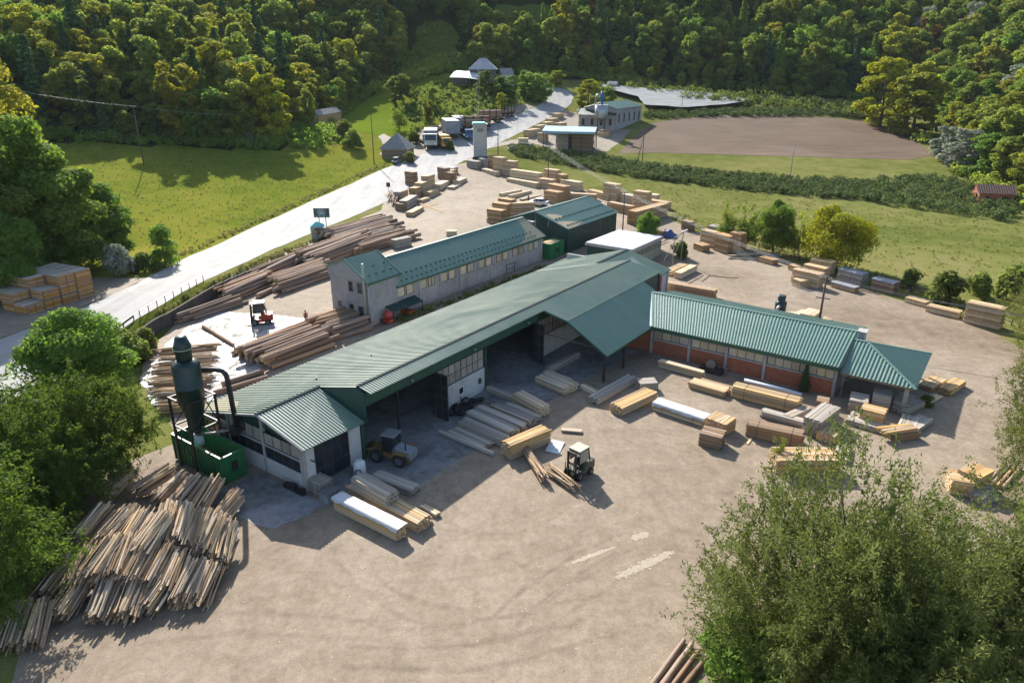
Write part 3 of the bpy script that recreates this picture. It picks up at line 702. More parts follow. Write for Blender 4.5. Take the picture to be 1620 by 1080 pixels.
    # canopy posts, beams, stay
    for a in (73.7, 79.0): f.box('canopy_post', 'steel_dark', a-.13, a+.13, -38.75, -38.5, 0, zl(-38.6)-.15)
    f.bar('canopy_beam', 'steel_dark', (73.3,-38.6,zl(-38.6)-.25), (86.4,-38.6,zl(-38.6)-.25), .14, .26)
    f.bar('tie_rod', 'steel_grey', (73.8,-49.0,4.6), (73.8,-38.6,4.3), .09, .09)
    for a in (79.0, 84.5): f.bar('rafter', 'steel_dark', (a,-49.3,zs(-49.3)-.3), (a,-44.1,zs(-44.1)-.3), .12, .22); f.bar('rafter', 'steel_dark', (a,-44.1,zs(-44.1)-.3), (a,-38.1,zl(-38.1)-.3), .12, .22)
    # sawdust blown on the near roof corner
    m = MB(); g = [(35.3,-64.8),(35.2,-61.0),(36.4,-60.8),(37.6,-62.2),(38.4,-64.5),(39.4,-67.0),(36.0,-67.2)]
    m.add([f.q(a,b,lz(b)+.056) for a,b in g], [tuple(range(len(g)))]); m.build('sawdust_drift', 'sawdust', h)
    for a in (44.5, 52.6): MB().tube([f.q(a,-58,lz(-58)), f.q(a,-58,lz(-58)+.35)], .09, 8).build('roof_vent', 'steel_dark', h)
build_hall()

# ------------------------------------------------------------------ brick wing with hipped shelter
def build_wing():
    h = frame('brick_wing', 86.3, -38, 'single storey brick wing with ribbon windows and pale green ribbed roof', 'building')
    f = F(h, 86.3, -38)
    wz = lambda a: 4.02+.235*(a-85.8)
    f.corr('roof_slope', 'roof_teal', (85.8,-38.05,wz(85.8)), (85.8,-13.7,wz(85.8)), (94.3,-13.7,wz(94.3)), (94.3,-42.2,wz(94.3)), .44, .095)
    f.corr('roof_slope', 'roof_teal', (102.6,-13.7,wz(86)), (102.6,-42.0,wz(86)), (94.3,-42.2,wz(94.3)), (94.3,-13.7,wz(94.3)), .44, .095)
    f.bar('valley_flashing', 'flash_light', (85.75,-38.1,wz(85.8)+.06), (94.3,-42.2,wz(94.3)+.07), .26, .06)
    f.bar('ridge_cap', 'roof_teal', (94.3,-42.2,wz(94.3)+.06), (94.3,-13.7,wz(94.3)+.06), .4, .08)
    f.box('eave_fascia', 'fascia_green', 85.76, 85.86, -38.05, -13.68, 3.52, 4.0)
    f.box('verge_board', 'fascia_green', 85.9, 94.3, -13.72, -13.62, 3.8, 3.95) if False else f.bar('verge_board', 'fascia_green', (85.8,-13.66,wz(85.8)-.1), (94.3,-13.66,wz(94.3)-.1), .08, .25)
    cols = [-38.0, -32.7, -27.6, -22.5, -18.2, -13.9]; cols = [-38.0, -32.5, -27.4, -22.4, -13.95]
    for b in cols: f.box('column', 'concrete', 86.12, 86.5, b-.17, b+.17, 0, 3.55)
    for b0, b1 in zip(cols[:-1], cols[1:]):
        f.box('brick_panel', 'brick', 86.28, 86.5, b0+.17, b1-.17, 0, 2.02)
        f.box('sill_beam', 'concrete', 86.22, 86.5, b0+.17, b1-.17, 2.02, 2.2)
        n = 2 if b1-b0 > 6 else 1
        for i in range(n):
            x0 = b0+.2+(b1-b0-.4)*i/n; x1 = b0+.2+(b1-b0-.4)*(i+1)/n
            f.winB(x0+.03, x1-.03, 2.24, 3.5, 86.36, 4, 1, 'glass_curtain')
    f.box('brick_panel', 'brick', 86.3, 86.5, -43.5, -38.2, 0, 3.4)
    f.box('end_wall', 'concrete', 86.5, 102, -14.05, -13.8, 0, 3.8)
    f.slab('end_gable', 'block_white', [(86.5,-13.82,3.8),(94.3,-13.82,5.9),(102,-13.82,3.8)], .2)
    f.box('rear_wall', 'brick', 101.8, 102.05, -43, -13.9, 0, 3.7)
    f.box('chimney', 'block_white', 95.6, 96.9, -13.75, -12.9, 3.0, 5.55); f.box('chimney_cap', 'concrete', 95.45, 97.05, -13.9, -12.75, 5.55, 5.7)
    # hipped shelter at its end is a thing of its own
    h2 = frame('hipped_shelter', 86.3, -13.4, 'open timber shelter with dark green hipped roof at the end of the brick wing', 'shelter')
    f = F(h2, 86.3, -13.4); z0, z1 = 3.35, 5.5; am = 92.6
    Lb = 13.55-5.4; tr = (13.55-12.1)/Lb
    for e0, e1, tops in (((86.0,-13.55,z0), (86.0,-5.4,z0), [(0,(am,-13.55,z1)),(tr,(am,-12.1,z1)),(1,(86.02,-5.42,z0+.01))]),
                         ((99.2,-13.55,z0), (99.2,-5.4,z0), [(0,(am,-13.55,z1)),(tr,(am,-12.1,z1)),(1,(99.18,-5.42,z0+.01))]),
                         ((86.0,-5.4,z0), (99.2,-5.4,z0), [(0,(86.02,-5.42,z0+.01)),(.5,(am,-12.1,z1)),(1,(99.18,-5.42,z0+.01))])):
        MB().corrpoly(f.q(*e0), f.q(*e1), [(t, f.q(*p)) for t, p in tops], .42, .09).build('roof_slope', 'roof_teal', h2)
    f.bar('hip_cap', 'flash_light' if False else 'roof_teal', (86.0,-5.4,z0+.06), (am,-12.1,z1+.06), .34, .08)
    f.bar('hip_cap', 'roof_teal', (99.2,-5.4,z0+.06), (am,-12.1,z1+.06), .34, .08); f.bar('ridge_cap', 'roof_teal', (am,-13.6,z1+.06), (am,-12.1,z1+.06), .34, .08)
    for a, b, w_, mt in ((86.6,-13.1,.16,'oldwood'), (86.7,-6.3,.45,'concrete'), (98.6,-6.3,.3,'concrete'), (98.6,-13.0,.2,'oldwood')): f.box('post', mt, a-w_/2, a+w_/2, b-w_/2, b+w_/2, 0, z0-.2)
    f.bar('beam', 'lumber_brown', (86.5,-13.4,z0-.22), (86.5,-5.7,z0-.22), .2, .3); f.bar('beam', 'lumber_brown', (86.6,-5.9,z0-.22), (98.8,-5.9,z0-.22), .2, .3)
    f.bar('brace', 'oldwood', (86.6,-13.1,2.1), (86.6,-12.1,3.0), .12, .12)
    for i in range(14):
        b = -13.2+i*.58; f.bar('rafter_tail', 'oldwood', (86.05,b,z0-.07), (87.2,b,z0+.28), .09, .12)
    m = MB()
    tag(h2)
build_wing()

# ------------------------------------------------------------------ rendered office block with low shop range
def build_office():
    h = frame('office_building', 70.8, -77.6, 'grey rendered two storey block with long low wing and green roof with snow guards', 'building')
    f = F(h, 70.8, -77.6)
    apB, apZ, rB, rZ, lB, lZ = -82.2, 9.95, -77.2, 7.0, -86.4, 8.2
    f.box('block_wall', 'render_wall', 70.8, 77.0, -86.1, -77.6, 0, 7.0)
    f.slab('gable', 'render_wall', [(70.8,-77.6,7.0),(70.8,apB,apZ-.12),(70.8,-86.1,lZ-.05),(70.8,-86.1,7.0)][::-1], .25)
    f.slab('gable', 'render_wall', [(76.95,-77.6,7.0),(76.95,apB,apZ-.12),(76.95,-86.1,lZ-.05),(76.95,-86.1,7.0)], .25)
    f.box('floor_band', 'concrete', 70.74, 77.05, -86.15, -77.54, 3.75, 3.95)
    f.corr('roof_slope', 'roof_teal', (77.4,rB,rZ), (70.5,rB,rZ), (70.5,apB,apZ), (77.4,apB,apZ), .34)
    f.corr('roof_slope', 'roof_teal', (70.5,lB,lZ), (77.4,lB,lZ), (77.4,apB,apZ), (70.5,apB,apZ), .34)
    for a in (70.46, 77.42):
        f.bar('verge_board', 'roof_teal', (a,rB,rZ), (a,apB,apZ), .18, .3); f.bar('verge_board', 'roof_teal', (a,lB,lZ), (a,apB,apZ), .18, .3)
    f.bar('eave_board', 'fascia_green', (70.5,rB,rZ-.15), (77.4,rB,rZ-.15), .12, .34)
    for b0, b1, z0, z1 in ((-81.9,-81.0,4.95,6.55), (-79.95,-79.0,4.95,6.55), (-84.7,-83.9,2.0,2.85), (-82.1,-81.15,1.25,2.85), (-80.1,-79.05,1.25,2.85)):
        f.winB(b0, b1, z0, z1, 70.78, 1, 2, 'glass_dark', 'oldwood')
    f.box('wall_ornament', 'steel_dark', 70.7, 70.8, -83.0, -82.85, 7.3, 8.3); f.box('wall_ornament', 'steel_dark', 70.69, 70.8, -83.2, -82.65, 7.8, 7.95)
    MB().tube([f.q(70.55,-78.2,1.6), f.q(70.55,-78.2,9.9)], .17, 10).build('flue_pipe', 'paint_cream', h)
    MB().tube([f.q(70.65,-77.45,.2), f.q(70.65,-77.45,6.9)], .09, 8).build('downpipe', 'galv', h)
    # low range
    eB, eZ, gB, gZ = -77.4, 4.95, -83.2, 8.1
    f.box('range_wall', 'render_wall', 77.0, 119.2, -88.6, -77.95, 0, 4.9)
    f.corr('roof_slope', 'roof_teal', (119.6,eB,eZ), (76.6,eB,eZ), (77.45,gB,gZ), (119.6,gB,gZ), .34)
    f.corr('roof_slope', 'roof_teal', (77.2,-89.0,eZ), (119.6,-89.0,eZ), (119.6,gB,gZ), (77.2,gB,gZ), .34)
    f.slab('gable', 'render_wall', [(119.15,-78,4.9),(119.15,gB,gZ-.1),(119.15,-88.5,4.9)], .2)
    f.bar('ridge_cap', 'roof_teal', (77.4,gB,gZ+.06), (119.6,gB,gZ+.06), .5, .09)
    f.bar('eave_board', 'fascia_green', (76.6,eB,eZ-.14), (119.6,eB,eZ-.14), .12, .3)
    f.bar('verge_board', 'fascia_green', (119.65,eB,eZ-.05), (119.65,gB,gZ-.05), .1, .25)
    k = 0
    for a in np.linspace(77.2, 118.6, 9)[1:]: f.box('pilaster', 'concrete', a-.16, a+.16, -77.96, -77.86, 0, 4.7)
    for i in range(8):
        a0 = 77.15+i*5.25 if i < 4 else 77.15+i*5.25
        f.winA(a0, a0+1.6, 2.9, 4.4, -77.92, 1, 1, 'glass_curtain'); f.winA(a0+2.05, a0+3.65, 2.9, 4.4, -77.92, 2 if i in (1, 3) else 1, 1, 'glass_curtain')
    sn = MB().box(-.05, .05, -.24, .24, 0, .17).build('snow_guard', 'guard_dark', h); first = True
    def guards(a0, a1, n, t, p0, p1):
        nonlocal first
        for i in range(n):
            a = a0+(a1-a0)*i/(n-1); b = p0[0]+(p1[0]-p0[0])*t; z = p0[1]+(p1[1]-p0[1])*t+.05
            if first: o = sn; first = False
            else: o = sn.copy(); COL.objects.link(o); o.parent = h
            o.location = f.q(a, b, z)
    for t in (.12, .32): guards(77.2, 116.5, 34, t, (eB,eZ), (gB,gZ))
    for t, n in ((.22, 4), (.5, 3)): guards(71.8, 76.4, n, t, (rB,rZ), (apB,apZ))
    # sawdust blanket on the far end of the low roof
    m = MB(); rz = lambda b: eZ+(gZ-eZ)*(b-eB)/(gB-eB)+.055
    g = [(119.5,eB),(119.5,gB),(117.2,gB),(116.6,-81.5),(115.8,-80.0),(114.6,-79),(112.8,-78.2),(110.5,-77.5)]
    m.add([f.q(a,b,rz(b)) for a,b in g], [tuple(range(len(g)))]); m.build('sawdust_drift', 'sawdust', h)
    # lean-to over the tools
    f.corr('lean_to_roof', 'clad_green', (81.0,-75.9,1.75), (74.0,-75.9,1.75), (74.0,-77.6,2.35), (81.0,-77.85,2.35), .36)
    for a in (74.2, 77.5, 80.8): f.box('lean_to_post', 'steel_dark', a-.06, a+.06, -76.1, -75.98, 0, 1.75)
    f.box('trellis', 'steel_dark', 106.0, 106.08, -77.5, -77.4, 0, 1.9); f.box('trellis', 'steel_dark', 108.6, 108.68, -77.5, -77.4, 0, 1.9)
    for z in (.9, 1.8): f.box('trellis', 'steel_dark', 106.08, 108.6, -77.48, -77.42, z, z+.07)
build_office()

def build_back():
    h = frame('green_shed', 126.6, -76.5, 'dark green steel clad shed with gabled roof and sawdust on one corner', 'building')
    f = F(h, 126.6, -76.5); a0, a1, bl, br, bm_ = 126.6, 148.5, -93.0, -76.5, -84.7; eZ, gZ = 5.35, 8.1
    def clad(name, p0, p1, z0, z1a, z1b=None):
        m = MB(); P0, P1 = f.q(*p0, 0), f.q(*p1, 0); L = (P1-P0).length; n = int(L/.4); d = (P1-P0)/n; nr = Vector((d.y,-d.x,0)).normalized()
        for i in range(n):
            q0, q1 = P0+d*i, P0+d*(i+1); t0, t1 = i/n, (i+1)/n; zz = lambda t: z1a+((z1b if z1b is not None else z1a)-z1a)*t
            o = nr*(.04 if i % 2 else 0)
            m.add([q0+o+Vector((0,0,z0)), q1+o+Vector((0,0,z0)), q1+o+Vector((0,0,zz(t1))), q0+o+Vector((0,0,zz(t0)))], [(0,1,2,3)])
        return m.build(name, 'clad_green', h)
    clad('wall', (a0,br), (a1-.3,br), 0, eZ-.05); clad('wall', (a0,bm_), (a0,br), 0, gZ-.1, eZ-.05); clad('wall', (a0,bl), (a0,bm_), 0, eZ-.05, gZ-.1)
    clad('wall', (a1-.3,bl), (a0,bl), 0, eZ-.05); clad('wall', (a1-.3,br), (a1-.3,bm_), 0, eZ-.05, gZ-.1); clad('wall', (a1-.3,bm_), (a1-.3,bl), 0, gZ-.1, eZ-.05)
    f.corr('roof_slope', 'roof_teal', (a1+.3,br+.35,eZ-.1), (a0-.3,br+.35,eZ-.1), (a0-.3,bm_,gZ), (a1+.3,bm_,gZ), .5)
    f.corr('roof_slope', 'roof_teal', (a0-.3,bl-.35,eZ-.1), (a1+.3,bl-.35,eZ-.1), (a1+.3,bm_,gZ), (a0-.3,bm_,gZ), .5)
    f.bar('ridge_cap', 'roof_teal', (a0-.3,bm_,gZ+.06), (a1+.3,bm_,gZ+.06), .5, .09)
    f.bar('verge_board', 'roof_teal', (a0-.34,br+.35,eZ-.14), (a0-.34,bm_,gZ-.06), .08, .26); f.bar('verge_board', 'roof_teal', (a0-.34,bl-.35,eZ-.14), (a0-.34,bm_,gZ-.06), .08, .26)
    sl = lambda b: gZ+(eZ-.1-gZ)*(b-bm_)/(br+.35-bm_)+.06
    sn = None
    for t, n in ((-77.3, 19), (-80.2, 17)):
        for i in range(n):
            a = a0+1.2+i*(a1-a0-2)/(n-1)
            if sn is None: sn = MB().box(-.06, .06, -.30, .30, 0, .2).build('snow_guard', 'guard_dark', h); o = sn
            else: o = sn.copy(); COL.objects.link(o); o.parent = h
            o.location = f.q(a, t, sl(t)-.02)
    for g in ([(126.9,-82.3),(128.2,-82.6),(130.2,-81.6),(131.2,-80.3),(129.0,-80.0),(127.0,-80.4)], [(126.5,-79.4),(128.5,-79.0),(131.5,-77.9),(133.6,-76.9),(130,-76.3),(126.5,-76.3)]):
        m = MB(); m.add([f.q(a,b,sl(b)-.005) for a,b in g], [tuple(range(len(g)))]); m.build('sawdust_drift', 'sawdust', h)
    # flat roofed annex
    h = frame('flat_roof_annex', 123.5, -70, 'low building with flat white roof, dark green and cream walls', 'building')
    f = F(h, 123.5, -70)
    f.box('roof_slab', 'roof_pale', 123.0, 137.2, -70.1, -59.7, 3.75, 4.05); f.box('roof_edge', 'paint_cream', 122.9, 137.3, -70.2, -59.6, 3.45, 3.74)
    f.box('wall', 'clad_green', 123.3, 136.9, -69.8, -69.5, 0, 3.45); f.box('wall', 'clad_green', 123.3, 123.6, -69.5, -60.1, 0, 3.45)
    m = MB()
    for i in range(34): m.box(-60.1+70, -59.92+70+.05*(i % 2), .1+i*.4-.3, .5+i*.4-.3, 0, 3.45)
    m.build('wall', 'paint_cream', h); f.box('wall', 'paint_cream', 136.9, 137.1, -69.8, -60.0, 0, 3.45)
    for z in (3.0, 2.4): f.bar('pipe_run', 'steel_grey', (123.5,-59.4,z), (139.5,-59.4,z), .12, .12)
    for i in range(9): f.bar('pipe_bracket', 'steel_grey', (124+i*1.8,-59.9,2.4), (124+i*1.8,-59.3,3.1), .06, .06)
build_back()
# ------------------------------------------------------------------ vegetation prototypes
def leafquads(c, nrm, s, asp, rng, droop=0.0):
    """rhombic leaf clumps: centres c, facing nrm, length s"""
    n = len(c)
    r = rng.normal(size=(n, 3)); r[:, 2] -= droop
    t = np.cross(nrm, r); t /= np.linalg.norm(t, axis=1)[:, None]+1e-9
    if droop: t = r/(np.linalg.norm(r, axis=1)[:, None]+1e-9)
    b = np.cross(nrm, t); b /= np.linalg.norm(b, axis=1)[:, None]+1e-9
    s = s[:, None]
    v = np.stack([c-t*s, c+b*s*asp, c+t*s, c-b*s*asp], 1).reshape(-1, 3)
    q = np.arange(4*n).reshape(n, 4); return v, q
def fit(C, H, base, R):
    zt = np.percentile(C[:, 2], 99.7); zb = np.percentile(C[:, 2], .5); r = np.percentile(np.hypot(C[:, 0], C[:, 1]), 98.5)
    C = C.copy(); C[:, :2] *= R/r; C[:, 2] = base+(C[:, 2]-zb)*(H-base)/(zt-zb); C[:, 2] = np.maximum(C[:, 2], .12); return C
def unit(rng, n):
    d = rng.normal(size=(n, 3)); return d/np.linalg.norm(d, axis=1)[:, None]
def crown_mesh(name, seed, H, base, R, nclump, per, leaf, asp, mat, clump=.30, shape='round', droop=0.0, tight=.72):
    rng = np.random.default_rng(seed); C = []; N = []
    zc = (H+base)/2; hz = (H-base)/2
    cs = []
    for k in range(nclump):
        if shape == 'round':
            d = unit(rng, 1)[0]; rr = rng.uniform(.45, .82) if k > nclump//6 else rng.uniform(0, .4)
            p = np.array([d[0]*R*rr, d[1]*R*rr, zc+d[2]*hz*rr*.95]); cr = R*clump*rng.uniform(.75, 1.3)
        elif shape == 'egg':
            z = rng.uniform(-.85, .9); w = sqrt(max(.05, 1-z*z))*(1-.25*z); a = rng.uniform(0, 2*pi); rr = rng.uniform(.35, .8)
            p = np.array([cos(a)*R*w*rr, sin(a)*R*w*rr, zc+z*hz]); cr = R*clump*rng.uniform(.75, 1.3)
        elif shape == 'cone':
            t = k/nclump; a = k*2.4+rng.uniform(-.3, .3); rad = R*(1-t)**.9+.12; rr = rng.uniform(.35, .85)
            p = np.array([cos(a)*rad*rr, sin(a)*rad*rr, base+(H-base)*t**.92]); cr = (R*.42*(1-t)+.38)*rng.uniform(.8, 1.2)
        elif shape == 'bush':
            d = unit(rng, 1)[0]; rr = rng.uniform(.3, .8); p = np.array([d[0]*R*rr, d[1]*R*rr, base+abs(d[2])*(H-base)*rr*.95]); cr = R*clump*rng.uniform(.7, 1.3)
        cs.append((p, cr))
        d = unit(rng, per); d[:, 2] = np.where(rng.random(per) < .55, np.abs(d[:, 2]), d[:, 2])
        rad = cr*(tight+(1-tight)*rng.random(per)**.5)*rng.uniform(.75, 1.12, per)
        sq = np.array([1, 1, .8]) if shape != 'cone' else np.array([1, 1, .5])
        c = p+d*rad[:, None]*sq
        if droop: c[:, 2] -= droop*rng.random(per)*cr
        C.append(c); n = d+rng.normal(size=(per, 3))*.55; n[:, 2] += .25; N.append(n/np.linalg.norm(n, axis=1)[:, None])
    C = np.concatenate(C); N = np.concatenate(N)
    C = fit(C, H, base, R)
    s = leaf*rng.uniform(.55, 1.25, len(C))
    v, q = leafquads(C, N, s, asp, rng, droop*.8)
    return meshnp(name, v, q, [mat]), cs
def trunk_mesh(name, seed, H, r0, cs, nl=6, n=7):
    rng = random.Random(seed); m = MB(); ph = rng.uniform(0, 6)
    pts = [(0,0,-.4), (.05*cos(ph), .05*sin(ph), H*.2), (.03*H*cos(ph), .03*H*sin(ph), H*.5), (.035*H*cos(ph), .035*H*sin(ph), H*.86)]
    m.tube(pts, [r0*1.25, r0, r0*.65, r0*.15], n)
    for p, cr in (rng.sample(cs, min(nl, len(cs)))):
        z0 = max(.18*H, min(.7*H, p[2]*.55)); t = z0/H; a = Vector((.03*H*cos(ph)*t, .03*H*sin(ph)*t, z0))
        b = Vector(p); mid = a.lerp(b, .5)+Vector((0,0,.06*H)); m.tube([a, mid, b], [r0*.45, r0*.28, r0*.06], 5)
    return m
def shoot_mesh(name, seed, H, base, R, nclump, nsh, per, Ls, leaf, asp, mat, up=.5, grav=.35, inner=.35):
    """feathery crown: leafy shoots springing from limb ends; returns mesh and limb ends"""
    rng = np.random.default_rng(seed); cs = []; zc = base+(H-base)*.5; hz = (H-base)*.5
    C = []; N = []; D = []
    for k in range(nclump):
        d = unit(rng, 1)[0]; rr = rng.uniform(inner, .74)
        if d[2] < -.5: d[2] *= .5
        p = np.array([d[0]*R*rr, d[1]*R*rr, zc+d[2]*hz*rr]); cs.append((p, R*.25))
        out = (p-np.array([0, 0, zc-hz*.6])); out /= np.linalg.norm(out)+1e-9
        vig = rng.uniform(.6, 1.15)
        dd = out*.75+np.array([0, 0, up])+rng.normal(size=(nsh, 3))*.62; dd /= np.linalg.norm(dd, axis=1)[:, None]
        L = Ls*vig*rng.uniform(.55, 1.15, nsh); st = p+rng.normal(size=(nsh, 3))*R*.07
        t = (np.arange(per)+.5)/per
        P0 = st[:, None, :]+dd[:, None, :]*(L[:, None]*t)[:, :, None]
        P0[:, :, 2] -= grav*L[:, None]*t**2
        P0 += rng.normal(size=P0.shape)*leaf*.7
        tang = dd[:, None, :]-np.array([0, 0, 1.])*(2*grav*t)[None, :, None]
        tang = tang+rng.normal(size=P0.shape)*.55
        C.append(P0.reshape(-1, 3)); D.append(tang.reshape(-1, 3))
    C = np.concatenate(C); D = np.concatenate(D); D /= np.linalg.norm(D, axis=1)[:, None]+1e-9
    C = fit(C, H, base, R)
    n = len(C); s = (leaf*rng.uniform(.6, 1.25, n))[:, None]
    b = np.cross(D, rng.normal(size=(n, 3))+np.array([0, 0, .6])); b /= np.linalg.norm(b, axis=1)[:, None]+1e-9
    v = np.stack([C-D*s, C+b*s*asp, C+D*s, C-b*s*asp], 1).reshape(-1, 3)
    return meshnp(name, v, np.arange(4*n).reshape(n, 4), [mat]), cs
class ShootProto:
    def __init__(s, kind, seed, H, base, R, nclump, nsh, per, Ls, leaf, asp, mat, r0, nl, **k):
        s.H, s.R, s.kind = H, R, kind
        s.crown, cs = shoot_mesh('crown', seed, H, base, R, nclump, nsh, per, Ls, leaf, asp, mat, **k)
        tm = trunk_mesh('trunk', seed, H*.8, r0, cs, nl); me = bpy.data.meshes.new('trunk'); me.from_pydata(tm.v, [], tm.f); me.polygons.foreach_set('use_smooth', [True]*len(tm.f)); me.materials.append(M('trunk')); s.trunk = me
class Proto:
    def __init__(s, kind, seed, H, base, R, nclump, per, leaf, asp, mat, r0, shape='round', clump=.30, droop=0., nl=6, tight=.72):
        s.H, s.R, s.kind = H, R, kind
        s.crown, cs = crown_mesh('crown', seed, H, base, R, nclump, per, leaf, asp, mat, clump, shape, droop, tight)
        tm = trunk_mesh('trunk', seed, H*.95, r0, cs, nl)
        me = bpy.data.meshes.new('trunk'); me.from_pydata(tm.v, [], tm.f); me.polygons.foreach_set('use_smooth', [True]*len(tm.f)); me.materials.append(M('trunk')); s.trunk = me
def plant(pr, loc, h, wid=None, rz=None, name=None, label=None, cat='tree', group=None, tilt=0.0):
    e = empty(name or pr.kind, loc, RNG.uniform(0, 6.28) if rz is None else rz, label, cat, group)
    sz = h/pr.H; sx = sz if wid is None else wid/(2*pr.R)
    e.scale = (sx, sx, sz)
    if tilt: e.rotation_euler = (RNG.uniform(-tilt, tilt), RNG.uniform(-tilt, tilt), e.rotation_euler[2])
    inst(pr.trunk, 'trunk', e); inst(pr.crown, 'crown', e); return e
P = {}
for i, (k, mat) in enumerate((('green_a','leaf_green'), ('green_b','leaf_green'), ('mid_a','leaf_mid'), ('mid_b','leaf_mid'), ('yellow_a','leaf_yellow'), ('yellow_b','leaf_yellow'), ('russet','leaf_russet'), ('bright','leaf_bright'), ('silver','leaf_silver'))):
    P[k] = Proto('broadleaf_tree', 100+i, 18, .8, 5.2, 40, 165, .46, .6, mat, .28, 'egg' if i % 2 else 'round', .27, tight=.45)
for i in range(3):
    P['spruce%d' % i] = Proto('spruce_tree', 200+i, 22, 1.0, 3.7, 42, 75, .62, .42, 'leaf_dark' if i < 2 else 'leaf_green', .28, 'cone', nl=0)
P['bush'] = Proto('bush', 301, 3.0, .1, 2.0, 14, 120, .24, .6, 'leaf_bush', .06, 'bush', .42, nl=4)
P['bush_pale'] = Proto('bush', 302, 3.0, .1, 2.0, 14, 120, .24, .5, 'leaf_silver', .06, 'bush', .42, nl=4)
P['weed'] = Proto('weed_clump', 304, 1.0, .02, .7, 7, 45, .16, .3, 'weed', .02, 'bush', .5, nl=0, tight=.3)
# close trees with finer leaves
P['sapling'] = ShootProto('young_tree', 303, 6, .5, 1.9, 34, 8, 18, 1.0, .12, .45, 'leaf_mid', .07, 14, up=.7, grav=.2, inner=.2)
P['acacia_a'] = ShootProto('acacia_tree', 401, 9.5, .6, 4.6, 95, 9, 40, 1.35, .12, .42, 'leaf_acacia', .16, 16, up=.45, grav=.45, inner=.3)
P['acacia_b'] = ShootProto('acacia_tree', 402, 9.5, .6, 4.4, 90, 9, 40, 1.45, .12, .42, 'leaf_acacia', .16, 16, up=.35, grav=.5, inner=.3)
P['lobed'] = Proto('leafy_tree', 403, 8, 1.0, 4.0, 52, 640, .15, .62, 'leaf_green', .18, 'round', .27)
P['willow_a'] = ShootProto('willow_tree', 404, 12, .6, 6.4, 165, 15, 58, 1.75, .105, .30, 'leaf_willow', .20, 46, up=.6, grav=.3, inner=.25)
P['willow_b'] = ShootProto('willow_tree', 405, 12, .6, 5.8, 145, 15, 58, 1.7, .105, .30, 'leaf_willow', .20, 40, up=.55, grav=.35, inner=.25)
P['big_a'] = Proto('broadleaf_tree', 406, 20, 1.6, 6.5, 48, 600, .27, .6, 'leaf_green', .32, 'egg', .30)
P['big_b'] = Proto('broadleaf_tree', 407, 20, 1.6, 6.5, 48, 600, .27, .6, 'leaf_yellow', .32, 'round', .30)
P['yellowbush'] = Proto('broadleaf_tree', 408, 9, .4, 5.2, 40, 480, .18, .6, 'leaf_bright', .2, 'round', .30)
P['column'] = Proto('conical_shrub', 409, 7, .1, 2.2, 30, 160, .2, .6, 'leaf_green', .1, 'egg', .4)

